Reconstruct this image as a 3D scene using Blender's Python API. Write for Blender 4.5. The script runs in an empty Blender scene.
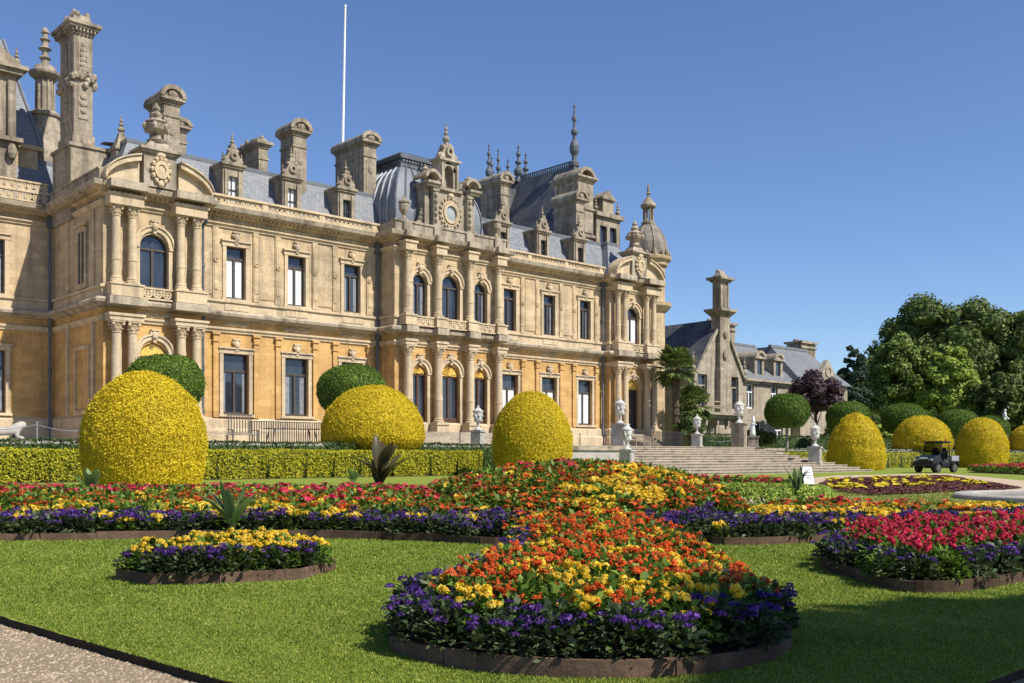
import bpy, bmesh, math, random
import numpy as np
from mathutils import Vector, Matrix
SC = bpy.context.scene
COL = SC.collection
R_ = math.radians
rng = np.random.default_rng(7)
random.seed(7)

# ------------------------------------------------------------------ camera, light, exposure
EYE = 1.05
CA, SA = 0.678, 0.735            # viewing direction in plan: X runs along the house front, Y into the house
FPX = 1000.0
cam = bpy.data.cameras.new('camera')
cam.sensor_width = 36.0
cam.lens = 36.0 * FPX / 1024.0
cam.shift_y = 114.5 / 1024.0
cam.clip_start = 0.1
cam.clip_end = 6000
camo = bpy.data.objects.new('camera', cam)
COL.objects.link(camo)
camo.location = (0, 0, EYE)
camo.rotation_euler = (R_(90), 0, -math.atan2(CA, SA))
SC.camera = camo

SUN = Vector((0.30, -1.0, 1.12)).normalized()
world = bpy.data.worlds.new('World')
SC.world = world
world.use_nodes = True
wn = world.node_tree
bg = wn.nodes['Background']
sky = wn.nodes.new('ShaderNodeTexSky')
sky.sky_type = 'NISHITA'
sky.sun_disc = False
sky.sun_elevation = math.asin(SUN.z)
sky.sun_rotation = math.atan2(SUN.x, SUN.y)
sky.altitude = 600
sky.air_density = 1.0
sky.dust_density = 0.25
sky.ozone_density = 6.0
hs = wn.nodes.new('ShaderNodeHueSaturation')
hs.inputs['Saturation'].default_value = 1.03
hs.inputs['Hue'].default_value = 0.507
wn.links.new(sky.outputs[0], hs.inputs['Color'])
wn.links.new(hs.outputs[0], bg.inputs[0])
bg.inputs[1].default_value = 0.10
sl = bpy.data.lights.new('sun', 'SUN')
sl.energy = 4.5
sl.angle = R_(0.53)
sl.color = (1.0, 0.94, 0.84)
slo = bpy.data.objects.new('sun', sl)
COL.objects.link(slo)
slo.location = (0, -50, 80)
slo.rotation_euler = (-SUN).to_track_quat('-Z', 'Y').to_euler()
SC.view_settings.view_transform = 'Standard'
SC.view_settings.look = 'None'
SC.view_settings.exposure = 0.55
SC.view_settings.gamma = 1.0
SC.render.engine = 'CYCLES'
SC.cycles.max_bounces = 6
SC.cycles.use_denoising = True

# ------------------------------------------------------------------ surveying helpers (photo -> plan)
def C2(r, f):                     # metres to the right of / ahead of the camera -> X, Y
    return (CA * f + SA * r, SA * f - CA * r)
def PX(px, Y):                    # X of what is seen at column px on the plane Y
    u = (px - 512) / FPX
    return Y * (CA + SA * u) / (SA - CA * u)
def PZ(px, py, Y):                # its height
    return EYE + (456 - py) / FPX * Y / (SA - CA * (px - 512) / FPX)
def GR(px, py, z=0.0):            # ground point
    D = FPX * (EYE - z) / (py - 456)
    return C2((px - 512) / FPX * D, D)

# ------------------------------------------------------------------ materials
class NT:
    def __init__(s, name):
        s.m = bpy.data.materials.new(name)
        s.m.use_nodes = True
        s.n = s.m.node_tree.nodes
        s.l = s.m.node_tree.links
        s.b = s.n['Principled BSDF']
        s.b.inputs['Specular IOR Level'].default_value = 0.3
        s.b.inputs['Roughness'].default_value = 0.8
    def new(s, t, **kw):
        n = s.n.new(t)
        for k, v in kw.items():
            setattr(n, k, v)
        return n
    def link(s, a, b):
        s.l.new(a, b)
    def coord(s):
        g = s.new('ShaderNodeNewGeometry')
        return g.outputs['Position']
    def noise(s, vec, scale, detail=4, rough=0.55, dist=0.0):
        n = s.new('ShaderNodeTexNoise')
        n.inputs['Scale'].default_value = scale
        n.inputs['Detail'].default_value = detail
        n.inputs['Roughness'].default_value = rough
        n.inputs['Distortion'].default_value = dist
        s.link(vec, n.inputs['Vector'])
        return n.outputs['Fac']
    def scale(s, vec, sc):
        m = s.new('ShaderNodeMapping')
        m.inputs['Scale'].default_value = sc
        s.link(vec, m.inputs['Vector'])
        return m.outputs[0]
    def ramp(s, fac, stops, interp='LINEAR'):
        r = s.new('ShaderNodeValToRGB')
        r.color_ramp.interpolation = interp
        e = r.color_ramp.elements
        while len(e) < len(stops):
            e.new(0.5)
        for k, (p, c) in enumerate(stops):
            e[k].position = p
            e[k].color = (c[0], c[1], c[2], 1) if not isinstance(c, (int, float)) else (c, c, c, 1)
        s.link(fac, r.inputs[0])
        return r.outputs[0]
    def mix(s, fac, a, b, mode='MIX'):
        m = s.new('ShaderNodeMix', data_type='RGBA', blend_type=mode)
        for sock, v in ((m.inputs[0], fac), (m.inputs[6], a), (m.inputs[7], b)):
            if isinstance(v, (int, float)):
                sock.default_value = v
            elif isinstance(v, (tuple, list)):
                sock.default_value = (v[0], v[1], v[2], 1)
            else:
                s.link(v, sock)
        return m.outputs[2]
    def bump(s, h, strength, dist=0.02):
        b = s.new('ShaderNodeBump')
        b.inputs['Strength'].default_value = strength
        b.inputs['Distance'].default_value = dist
        s.link(h, b.inputs['Height'])
        s.link(b.outputs[0], s.b.inputs['Normal'])
    def col(s, c):
        if isinstance(c, (tuple, list)):
            s.b.inputs['Base Color'].default_value = (c[0], c[1], c[2], 1)
        else:
            s.link(c, s.b.inputs['Base Color'])
    def rough(s, r):
        s.b.inputs['Roughness'].default_value = r

M = {}
def stone(name, base, dark, blocks=True, stain=0.5, lichen=None):
    t = NT(name)
    p = t.coord()
    n1 = t.noise(p, 0.35, 5, 0.6)
    n2 = t.noise(p, 5.0, 6, 0.65)
    st = t.noise(t.scale(p, (1.6, 1.6, 0.16)), 1.0, 5, 0.6, 0.3)
    c = t.mix(t.ramp(n1, [(0.35, 0.0), (0.7, 1.0)]), base, [v * 0.8 + 0.03 for v in base])
    if blocks:
        sx = t.new('ShaderNodeSeparateXYZ')
        t.link(p, sx.inputs[0])
        ad = t.new('ShaderNodeMath', operation='ADD')
        t.link(sx.outputs[0], ad.inputs[0])
        t.link(sx.outputs[1], ad.inputs[1])
        cb = t.new('ShaderNodeCombineXYZ')
        t.link(ad.outputs[0], cb.inputs[0])
        t.link(sx.outputs[2], cb.inputs[1])
        br = t.new('ShaderNodeTexBrick')
        br.inputs['Scale'].default_value = 1.0
        br.inputs['Brick Width'].default_value = 0.95
        br.inputs['Row Height'].default_value = 0.42
        br.inputs['Mortar Size'].default_value = 0.008
        br.inputs['Color1'].default_value = (1.12, 1.08, 1.03, 1)
        br.inputs['Color2'].default_value = (0.76, 0.72, 0.66, 1)
        br.inputs['Mortar'].default_value = (0.6, 0.55, 0.48, 1)
        t.link(cb.outputs[0], br.inputs['Vector'])
        c = t.mix(0.75, c, br.outputs['Color'], 'MULTIPLY')
    c = t.mix(t.ramp(st, [(0.47, 0.0), (0.66, stain)]), c, dark)
    c = t.mix(t.ramp(t.noise(t.scale(p, (0.5, 0.5, 1.1)), 1.0, 5, 0.7, 0.4), [(0.5, 0.0), (0.7, 0.45)]), c, [min(0.8, v * 1.35 + 0.04) for v in base])
    c = t.mix(t.ramp(n2, [(0.3, 0.35), (0.62, 0.0)]), c, dark)
    if lichen:
        c = t.mix(t.ramp(t.noise(p, 1.7, 5, 0.7), [(0.5, 0.0), (0.62, 0.75)]), c, lichen)
    t.col(c)
    t.rough(0.88)
    t.bump(n2, 0.5, 0.04)
    M[name] = t.m
stone('stone_pale', (0.575, 0.44, 0.27), (0.21, 0.17, 0.12), True, 0.65)
stone('stone_ochre', (0.61, 0.375, 0.135), (0.24, 0.135, 0.05), True, 0.45)
stone('stone_trim', (0.60, 0.465, 0.295), (0.21, 0.17, 0.12), False, 0.55)
stone('stone_weathered', (0.42, 0.355, 0.265), (0.085, 0.07, 0.055), False, 0.85, (0.19, 0.16, 0.11))
stone('stone_grey', (0.39, 0.337, 0.255), (0.085, 0.07, 0.055), True, 0.85, (0.2, 0.17, 0.12))
stone('stone_band', (0.44, 0.365, 0.26), (0.10, 0.085, 0.065), False, 0.8)
stone('stone_wing', (0.42, 0.37, 0.285), (0.13, 0.11, 0.085), True, 0.75)
stone('paving', (0.42, 0.39, 0.34), (0.2, 0.18, 0.15), False, 0.4)
stone('step_stone', (0.40, 0.335, 0.245), (0.16, 0.135, 0.10), False, 0.65)
stone('dome_stone', (0.27, 0.25, 0.21), (0.09, 0.08, 0.065), True, 0.7)
stone('marble', (0.60, 0.585, 0.545), (0.24, 0.23, 0.20), False, 0.6)

def slate(name, base, light):
    t = NT(name)
    p = t.coord()
    sx = t.new('ShaderNodeSeparateXYZ')
    t.link(p, sx.inputs[0])
    ad = t.new('ShaderNodeMath', operation='ADD')
    t.link(sx.outputs[0], ad.inputs[0])
    t.link(sx.outputs[1], ad.inputs[1])
    cb = t.new('ShaderNodeCombineXYZ')
    t.link(ad.outputs[0], cb.inputs[0])
    t.link(sx.outputs[2], cb.inputs[1])
    br = t.new('ShaderNodeTexBrick')
    br.inputs['Scale'].default_value = 1.0
    br.inputs['Brick Width'].default_value = 0.32
    br.inputs['Row Height'].default_value = 0.2
    br.inputs['Mortar Size'].default_value = 0.012
    br.inputs['Color1'].default_value = (*base, 1)
    br.inputs['Color2'].default_value = (*light, 1)
    br.inputs['Mortar'].default_value = (base[0] * 0.45, base[1] * 0.45, base[2] * 0.45, 1)
    t.link(cb.outputs[0], br.inputs['Vector'])
    c = t.mix(t.ramp(t.noise(p, 0.6, 5, 0.65), [(0.4, 0.0), (0.7, 0.6)]), br.outputs['Color'], (0.2, 0.2, 0.19))
    t.col(c)
    t.rough(0.55)
    t.bump(br.outputs['Fac'], 0.3, 0.02)
    M[name] = t.m
slate('slate', (0.15, 0.17, 0.195), (0.235, 0.25, 0.275))
slate('slate_wing', (0.13, 0.14, 0.155), (0.2, 0.208, 0.22))
slate('slate_dark', (0.05, 0.056, 0.066), (0.09, 0.095, 0.105))

def plain(name, c, rough=0.6, var=0.25, sc=6.0, metal=0.0, spec=0.4, bump=0.0):
    t = NT(name)
    p = t.coord()
    n = t.noise(p, sc, 5, 0.6)
    t.col(t.mix(t.ramp(n, [(0.3, 0.0), (0.7, 1.0)]), [v * (1 - var) for v in c], [min(1, v * (1 + var)) for v in c]))
    t.rough(rough)
    t.b.inputs['Metallic'].default_value = metal
    t.b.inputs['Specular IOR Level'].default_value = spec
    if bump:
        t.bump(n, bump, 0.02)
    M[name] = t.m
plain('lead', (0.17, 0.185, 0.21), 0.45, 0.18, 0.8, 0.0, 0.5)
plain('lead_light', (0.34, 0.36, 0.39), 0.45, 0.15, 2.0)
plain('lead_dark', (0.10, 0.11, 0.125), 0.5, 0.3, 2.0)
plain('window_wood', (0.065, 0.052, 0.042), 0.5, 0.3)
plain('door_wood', (0.09, 0.045, 0.03), 0.5, 0.3)
plain('curtain', (0.20, 0.205, 0.22), 0.3, 0.3, 4.0, 0, 0.7)
plain('dull_pane', (0.30, 0.33, 0.31), 0.2, 0.2, 3.0, 0, 0.8)
plain('statue_white', (0.78, 0.78, 0.77), 0.6, 0.1, 3.0)
plain('blind', (0.66, 0.67, 0.69), 0.35, 0.05, 1.0, 0, 0.6)
plain('iron', (0.03, 0.03, 0.032), 0.5, 0.3)
plain('grey_metal', (0.25, 0.25, 0.25), 0.5, 0.2)
plain('gilt', (0.75, 0.48, 0.10), 0.35, 0.35, 9.0, 0.3, 0.5)
plain('white_paint', (0.80, 0.80, 0.80), 0.4, 0.04)
plain('wood_bench', (0.33, 0.27, 0.19), 0.8, 0.25)
plain('table_wood', (0.12, 0.10, 0.08), 0.7, 0.25)
plain('bark', (0.09, 0.065, 0.045), 0.9, 0.4, 5.0, 0, 0.2, 0.6)
plain('bark_grey', (0.22, 0.20, 0.17), 0.9, 0.4, 5.0, 0, 0.2, 0.6)
plain('tyre', (0.035, 0.033, 0.032), 0.85, 0.3)
plain('rim', (0.22, 0.22, 0.22), 0.4, 0.2, 6, 0.6)
plain('body_paint', (0.012, 0.015, 0.022), 0.35, 0.2, 3, 0, 0.5)
plain('black_plastic', (0.02, 0.02, 0.022), 0.55, 0.3)
plain('bed_plastic', (0.3, 0.3, 0.32), 0.5, 0.2)
plain('ink', (0.25, 0.25, 0.27), 0.6, 0.1)
plain('sign_face', (0.82, 0.82, 0.83), 0.4, 0.02)
plain('sign_back', (0.05, 0.045, 0.04), 0.6, 0.2)
def glass(name, c, rough):
    t = NT(name)
    p = t.coord()
    t.col(t.mix(t.ramp(t.noise(t.scale(p, (0.9, 0.9, 0.35)), 1.0, 3), [(0.4, 0.0), (0.65, 1.0)]), c, [v * 2.2 for v in c]))
    t.rough(rough)
    t.b.inputs['Specular IOR Level'].default_value = 0.6
    t.b.inputs['IOR'].default_value = 1.6
    t.bump(t.noise(p, 0.8, 2), 0.12, 0.05)
    M[name] = t.m
glass('glass', (0.018, 0.022, 0.03), 0.04)
t_ = NT('tinted_glass')
t_.col((0.25, 0.3, 0.3))
t_.rough(0.03)
t_.b.inputs['Transmission Weight'].default_value = 1.0
t_.b.inputs['IOR'].default_value = 1.05
M['tinted_glass'] = t_.m

def leafmat(name, stops, rough=0.6, trans=0.25):
    t = NT(name)
    g = t.new('ShaderNodeNewGeometry')
    c = t.ramp(g.outputs['Random Per Island'], stops)
    v = t.noise(g.outputs['Position'], 0.9, 3)
    c = t.mix(t.ramp(v, [(0.35, 0.0), (0.65, 0.35)]), c, [x * 0.8 for x in stops[0][1]])
    t.col(c)
    t.rough(rough)
    t.b.inputs['Specular IOR Level'].default_value = 0.25
    if trans:
        tr = t.new('ShaderNodeBsdfTranslucent')
        t.link(c, tr.inputs[0])
        ms = t.new('ShaderNodeMixShader')
        ms.inputs[0].default_value = trans
        t.link(t.b.outputs[0], ms.inputs[1])
        t.link(tr.outputs[0], ms.inputs[2])
        t.link(ms.outputs[0], t.n['Material Output'].inputs[0])
    M[name] = t.m
leafmat('yew_gold', [(0.0, (0.46, 0.365, 0.014)), (0.5, (0.68, 0.52, 0.02)), (1.0, (0.82, 0.645, 0.04))])
leafmat('hedge_gold', [(0.0, (0.2025, 0.216, 0.0162)), (0.5, (0.459, 0.432, 0.0216)), (1.0, (0.675, 0.594, 0.0405))])
leafmat('box_green', [(0.0, (0.04388, 0.09315, 0.01485)), (0.6, (0.1141, 0.2018, 0.02376)), (1.0, (0.2281, 0.3105, 0.04455))])
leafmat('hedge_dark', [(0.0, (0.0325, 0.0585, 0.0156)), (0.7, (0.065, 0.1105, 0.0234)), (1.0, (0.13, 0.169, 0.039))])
leafmat('tree_dark', [(0.0, (0.04536, 0.07691, 0.01958)), (0.6, (0.1166, 0.1682, 0.03671)), (1.0, (0.2268, 0.2764, 0.06363))])
leafmat('tree_mid', [(0.0, (0.07344, 0.1222, 0.02701)), (0.6, (0.1836, 0.2537, 0.04952)), (1.0, (0.3182, 0.3758, 0.07879))])
leafmat('tree_bright', [(0.0, (0.144, 0.2219, 0.03947)), (0.6, (0.3168, 0.4216, 0.062)), (1.0, (0.5472, 0.6211, 0.09865))])
leafmat('conifer', [(0.0, (0.024, 0.05655, 0.03045)), (1.0, (0.084, 0.1305, 0.07612))])
leafmat('plum_leaf', [(0.0, (0.03795, 0.0234, 0.033)), (0.6, (0.1035, 0.0624, 0.07425)), (1.0, (0.207, 0.1365, 0.132))])
leafmat('palm_leaf', [(0.0, (0.04838, 0.09139, 0.01882)), (0.6, (0.121, 0.1828, 0.0336)), (1.0, (0.2903, 0.297, 0.09408))])
leafmat('canna_dark', [(0.0, (0.045, 0.035, 0.02)), (0.6, (0.085, 0.07, 0.035)), (1.0, (0.14, 0.13, 0.07))], 0.35)
leafmat('canna_green', [(0.0, (0.09, 0.15, 0.05)), (1.0, (0.22, 0.30, 0.11))], 0.35)
leafmat('leaf_green', [(0.0, (0.05175, 0.11, 0.0132)), (0.6, (0.1265, 0.22, 0.0242)), (1.0, (0.2415, 0.341, 0.0495))], 0.5)
leafmat('leaf_dark', [(0.0, (0.03036, 0.0552, 0.02013)), (0.6, (0.0759, 0.1104, 0.04312)), (1.0, (0.1656, 0.207, 0.1006))], 0.5)
leafmat('grass_blade', [(0.0, (0.1113, 0.1851, 0.01838)), (0.5, (0.2226, 0.3023, 0.03413)), (0.9, (0.3405, 0.3886, 0.05906)), (1.0, (0.5238, 0.4441, 0.1575))], 0.5, 0.35)
leafmat('bloom_orange', [(0.0, (0.2, 0.06, 0.02)), (0.08, (0.5, 0.045, 0.01)), (0.5, (0.74, 0.105, 0.016)), (1.0, (0.82, 0.21, 0.045))], 0.5, 0.3)
leafmat('bloom_yellow', [(0.0, (0.45, 0.26, 0.03)), (0.07, (0.80, 0.5, 0.012)), (0.5, (0.88, 0.62, 0.03)), (1.0, (0.90, 0.74, 0.14))], 0.5, 0.3)
leafmat('bloom_purple', [(0.0, (0.03, 0.01, 0.085)), (0.5, (0.075, 0.025, 0.19)), (1.0, (0.20, 0.085, 0.40))], 0.5, 0.25)
leafmat('bloom_red', [(0.0, (0.2, 0.03, 0.03)), (0.08, (0.42, 0.008, 0.035)), (0.5, (0.66, 0.02, 0.075)), (1.0, (0.78, 0.09, 0.16))], 0.5, 0.25)
leafmat('carpet_maroon', [(0.0, (0.085, 0.025, 0.022)), (1.0, (0.17, 0.055, 0.04))], 0.7, 0)
leafmat('carpet_yellow', [(0.0, (0.45, 0.35, 0.012)), (1.0, (0.72, 0.56, 0.03))], 0.7, 0)
leafmat('pebble', [(0.0, (0.2, 0.155, 0.1)), (0.6, (0.36, 0.285, 0.19)), (1.0, (0.5, 0.42, 0.31))], 0.8, 0)
leafmat('soil_crumb', [(0.0, (0.03, 0.02, 0.013)), (1.0, (0.10, 0.07, 0.05))], 0.9, 0)

def ground(name, a, b, c, s1, s2, bump=0.4):
    t = NT(name)
    p = t.coord()
    n1 = t.noise(p, s1, 4)
    n2 = t.noise(p, s2, 5, 0.7)
    k = t.mix(t.ramp(n1, [(0.35, 0.0), (0.65, 1.0)]), a, b)
    k = t.mix(t.ramp(n2, [(0.4, 0.0), (0.7, 0.8)]), k, c)
    t.col(k)
    t.rough(0.95)
    t.b.inputs['Specular IOR Level'].default_value = 0.15
    t.bump(n2, bump, 0.03)
    M[name] = t.m
ground('lawn', (0.19, 0.235, 0.03), (0.24, 0.28, 0.048), (0.13, 0.18, 0.026), 0.8, 25.0)
ground('gravel', (0.35, 0.27, 0.17), (0.42, 0.33, 0.215), (0.2, 0.15, 0.095), 1.5, 60.0, 0.8)
ground('sand_path', (0.46, 0.36, 0.24), (0.52, 0.42, 0.29), (0.38, 0.29, 0.19), 0.7, 30.0)
ground('soil', (0.055, 0.038, 0.026), (0.085, 0.06, 0.042), (0.03, 0.02, 0.014), 3.0, 40.0, 1.0)
ground('board', (0.085, 0.052, 0.034), (0.14, 0.09, 0.06), (0.06, 0.042, 0.03), 3.0, 18.0, 0.4)
def vary_island(name, lo, hi):
    m = M[name]
    nt = m.node_tree
    b = nt.nodes['Principled BSDF']
    src = b.inputs['Base Color'].links[0].from_socket
    g = nt.nodes.new('ShaderNodeNewGeometry')
    r = nt.nodes.new('ShaderNodeValToRGB')
    r.color_ramp.elements[0].color = (lo, lo, lo * 0.96, 1)
    r.color_ramp.elements[1].color = (hi, hi, hi * 1.02, 1)
    nt.links.new(g.outputs['Random Per Island'], r.inputs[0])
    mx = nt.nodes.new('ShaderNodeMix')
    mx.data_type = 'RGBA'
    mx.blend_type = 'MULTIPLY'
    mx.inputs[0].default_value = 1.0
    nt.links.new(src, mx.inputs[6])
    nt.links.new(r.outputs[0], mx.inputs[7])
    nt.links.new(mx.outputs[2], b.inputs['Base Color'])
vary_island('board', 0.6, 1.5)

# ------------------------------------------------------------------ mesh helpers
class MB:
    def __init__(s, T=None):
        s.v = []
        s.f = []
        s.T = T
    def add(s, vs, fs):
        n = len(s.v)
        if s.T is not None:
            vs = [tuple(s.T @ Vector(p)) for p in vs]
        s.v += vs
        s.f += [[i + n for i in f] for f in fs]
        return s
    def box(s, x0, x1, y0, y1, z0, z1):
        return s.add([(x0, y0, z0), (x1, y0, z0), (x1, y1, z0), (x0, y1, z0), (x0, y0, z1), (x1, y0, z1), (x1, y1, z1), (x0, y1, z1)],
                     [(3, 2, 1, 0), (4, 5, 6, 7), (0, 1, 5, 4), (1, 2, 6, 5), (2, 3, 7, 6), (3, 0, 4, 7)])
    def frustum(s, x0, x1, y0, y1, z0, a0, a1, b0, b1, z1):
        return s.add([(x0, y0, z0), (x1, y0, z0), (x1, y1, z0), (x0, y1, z0), (a0, b0, z1), (a1, b0, z1), (a1, b1, z1), (a0, b1, z1)],
                     [(3, 2, 1, 0), (4, 5, 6, 7), (0, 1, 5, 4), (1, 2, 6, 5), (2, 3, 7, 6), (3, 0, 4, 7)])
    def prism(s, poly, y0, y1):           # polygon in x, z (counter-clockwise seen from -y) pushed along y
        n = len(poly)
        vs = [(x, y0, z) for x, z in poly] + [(x, y1, z) for x, z in poly]
        fs = [tuple(range(n)), tuple(range(2 * n - 1, n - 1, -1))]
        for i in range(n):
            j = (i + 1) % n
            fs.append((i, i + n, j + n, j))
        return s.add(vs, fs)
    def slab(s, poly, z0, z1):            # polygon in x, y pushed up
        n = len(poly)
        vs = [(x, y, z0) for x, y in poly] + [(x, y, z1) for x, y in poly]
        fs = [tuple(range(n - 1, -1, -1)), tuple(range(n, 2 * n))]
        for i in range(n):
            j = (i + 1) % n
            fs.append((i, j, j + n, i + n))
        return s.add(vs, fs)
    def lathe(s, prof, n=12, cx=0, cy=0, cz=0, a0=0.0):
        vs, fs = [], []
        for r, z in prof:
            for k in range(n):
                a = 2 * math.pi * k / n + a0
                vs.append((cx + r * math.cos(a), cy + r * math.sin(a), cz + z))
        m = len(prof)
        for i in range(m - 1):
            for k in range(n):
                k2 = (k + 1) % n
                fs.append((i * n + k, i * n + k2, (i + 1) * n + k2, (i + 1) * n + k))
        fs.append(tuple(range(n - 1, -1, -1)))
        fs.append(tuple(range((m - 1) * n, m * n)))
        return s.add(vs, fs)
    def tube(s, p0, p1, r0, r1=None, n=6):
        r1 = r0 if r1 is None else r1
        p0, p1 = Vector(p0), Vector(p1)
        d = (p1 - p0).normalized()
        q = d.to_track_quat('Z', 'Y')
        vs = []
        for p, r in ((p0, r0), (p1, r1)):
            for k in range(n):
                a = 2 * math.pi * k / n
                vs.append(tuple(p + q @ Vector((r * math.cos(a), r * math.sin(a), 0))))
        fs = [(k, (k + 1) % n, n + (k + 1) % n, n + k) for k in range(n)]
        fs.append(tuple(range(n - 1, -1, -1)))
        fs.append(tuple(range(n, 2 * n)))
        return s.add(vs, fs)
    def blob(s, c, rx, ry=None, rz=None, n=8, m=5):
        ry = rx if ry is None else ry
        rz = rx if rz is None else rz
        vs = [(c[0], c[1], c[2] - rz)]
        for i in range(1, m):
            t = math.pi * i / m - math.pi / 2
            for k in range(n):
                a = 2 * math.pi * k / n
                vs.append((c[0] + rx * math.cos(t) * math.cos(a), c[1] + ry * math.cos(t) * math.sin(a), c[2] + rz * math.sin(t)))
        vs.append((c[0], c[1], c[2] + rz))
        fs = []
        for k in range(n):
            fs.append((0, 1 + (k + 1) % n, 1 + k))
            fs.append((len(vs) - 1, 1 + (m - 2) * n + k, 1 + (m - 2) * n + (k + 1) % n))
        for i in range(m - 2):
            for k in range(n):
                k2 = (k + 1) % n
                fs.append((1 + i * n + k, 1 + i * n + k2, 1 + (i + 1) * n + k2, 1 + (i + 1) * n + k))
        return s.add(vs, fs)
    def ring(s, cx, cz, r0, r1, y0, y1, n=12, sx=1.0):   # flat ring in the x-z plane
        vs, fs = [], []
        for k in range(n):
            a = 2 * math.pi * k / n
            c, q = math.cos(a), math.sin(a)
            vs += [(cx + r0 * c * sx, y0, cz + r0 * q), (cx + r1 * c * sx, y0, cz + r1 * q),
                   (cx + r1 * c * sx, y1, cz + r1 * q), (cx + r0 * c * sx, y1, cz + r0 * q)]
        for k in range(n):
            a, b = 4 * k, 4 * ((k + 1) % n)
            for i in range(4):
                j = (i + 1) % 4
                fs.append((a + i, b + i, b + j, a + j))
        return s.add(vs, fs)
    def arc(s, cx, cz, r0, r1, y0, y1, a0, a1, n=12):     # part of a ring, angles in degrees
        vs, fs = [], []
        for k in range(n + 1):
            a = R_(a0 + (a1 - a0) * k / n)
            c, q = math.cos(a), math.sin(a)
            vs += [(cx + r0 * c, y0, cz + r0 * q), (cx + r1 * c, y0, cz + r1 * q), (cx + r1 * c, y1, cz + r1 * q), (cx + r0 * c, y1, cz + r0 * q)]
        for k in range(n):
            a, b = 4 * k, 4 * k + 4
            for i in range(4):
                j = (i + 1) % 4
                fs.append((a + i, b + i, b + j, a + j))
        fs.append((0, 1, 2, 3))
        fs.append((4 * n + 3, 4 * n + 2, 4 * n + 1, 4 * n))
        return s.add(vs, fs)
    def sweep(s, path, prof, closed=False):      # plan path walked with the outside on the right hand; profile (offset outward, z)
        P = [Vector(p) for p in path]
        n = len(P)
        vs, fs = [], []
        for i in range(n):
            d0 = (P[i] - P[i - 1]).normalized() if i > 0 else None
            d1 = (P[i + 1] - P[i]).normalized() if i < n - 1 else None
            if d0 is None: d0 = d1
            if d1 is None: d1 = d0
            n0 = Vector((d0.y, -d0.x))
            n1 = Vector((d1.y, -d1.x))
            mt = (n0 + n1)
            mt = mt / max(0.2, mt.dot(n0))
            for o, z in prof:
                vs.append((P[i].x + mt.x * o, P[i].y + mt.y * o, z))
        m = len(prof)
        for i in range(n - 1):
            for k in range(m - 1):
                fs.append((i * m + k, (i + 1) * m + k, (i + 1) * m + k + 1, i * m + k + 1))
        return s.add(vs, fs)
    def build(s, name, mat, parent=None, smooth=False, loc=None):
        me = bpy.data.meshes.new(name)
        me.from_pydata(s.v, [], s.f)
        me.validate()
        me.update()
        bm = bmesh.new()
        bm.from_mesh(me)
        bmesh.ops.recalc_face_normals(bm, faces=bm.faces)
        bm.to_mesh(me)
        bm.free()
        me.materials.append(M[mat])
        if smooth:
            me.polygons.foreach_set('use_smooth', [True] * len(me.polygons))
        o = bpy.data.objects.new(name, me)
        COL.objects.link(o)
        if parent is not None:
            o.parent = parent
        if loc is not None:
            o.location = loc
        return o

def qmesh(name, V, F, mats, idx=None, parent=None, loc=None):       # numpy quads
    me = bpy.data.meshes.new(name)
    V = np.asarray(V, np.float32).reshape(-1, 3)
    F = np.asarray(F, np.int32).reshape(-1, 4)
    me.vertices.add(len(V))
    me.vertices.foreach_set('co', V.ravel())
    me.loops.add(F.size)
    me.loops.foreach_set('vertex_index', F.ravel())
    me.polygons.add(len(F))
    me.polygons.foreach_set('loop_start', np.arange(0, F.size, 4, dtype=np.int32))
    me.polygons.foreach_set('loop_total', np.full(len(F), 4, np.int32))
    for m in mats:
        me.materials.append(M[m])
    if idx is not None:
        me.polygons.foreach_set('material_index', np.asarray(idx, np.int32))
    me.update(calc_edges=True)
    o = bpy.data.objects.new(name, me)
    COL.objects.link(o)
    if parent is not None:
        o.parent = parent
    if loc is not None:
        o.location = loc
    return o

def tag(o, label=None, cat=None, group=None, kind=None):
    if label: o['label'] = label
    if cat: o['category'] = cat
    if group: o['group'] = group
    if kind: o['kind'] = kind
    return o
def thing(name, label, cat, loc=(0, 0, 0), rz=0.0, group=None):
    o = bpy.data.objects.new(name, None)
    COL.objects.link(o)
    o.location = loc
    o.rotation_euler = (0, 0, rz)
    o.empty_display_size = 0.2
    return tag(o, label, cat, group)
def copy_part(o, parent, loc=None, rz=None):
    c = o.copy()
    COL.objects.link(c)
    c.parent = parent
    if loc is not None: c.location = loc
    if rz is not None: c.rotation_euler = (0, 0, rz)
    for ch in list(o.children):
        d = ch.copy()
        COL.objects.link(d)
        d.parent = c
    return c
def copy_thing(o, loc, rz=0.0, label=None):
    c = o.copy()
    COL.objects.link(c)
    c.location = loc
    c.rotation_euler = (0, 0, rz)
    if label: c['label'] = label
    for ch in list(o.children):
        copy_part(ch, c)
    return c

# leaves: quads laid at points with a direction
def leaves(P, N, size, spread=0.7, width=0.55, jitter=0.3, r=rng):
    P = np.asarray(P, float)
    N = np.asarray(N, float)
    n = len(P)
    d = N + r.normal(0, spread, (n, 3))
    d /= np.linalg.norm(d, axis=1)[:, None] + 1e-9
    q = r.normal(0, 1, (n, 3))
    t = np.cross(d, q)
    t /= np.linalg.norm(t, axis=1)[:, None] + 1e-9
    b = np.cross(d, t)                       # d = leaf normal, t = length, b = width
    L = size * (1 + r.uniform(-jitter, jitter, n))[:, None]
    w = L * width
    V = np.stack([P - t * L * 0.5, P + b * w * 0.5 + d * L * 0.08, P + t * L * 0.5, P - b * w * 0.5 + d * L * 0.08], axis=1).reshape(-1, 3)
    F = np.arange(4 * n).reshape(-1, 4)
    return V, F
def join(parts):
    Vs, Fs, n = [], [], 0
    for V, F in parts:
        Vs.append(V)
        Fs.append(F + n)
        n += len(V)
    return np.concatenate(Vs), np.concatenate(Fs)
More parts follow.
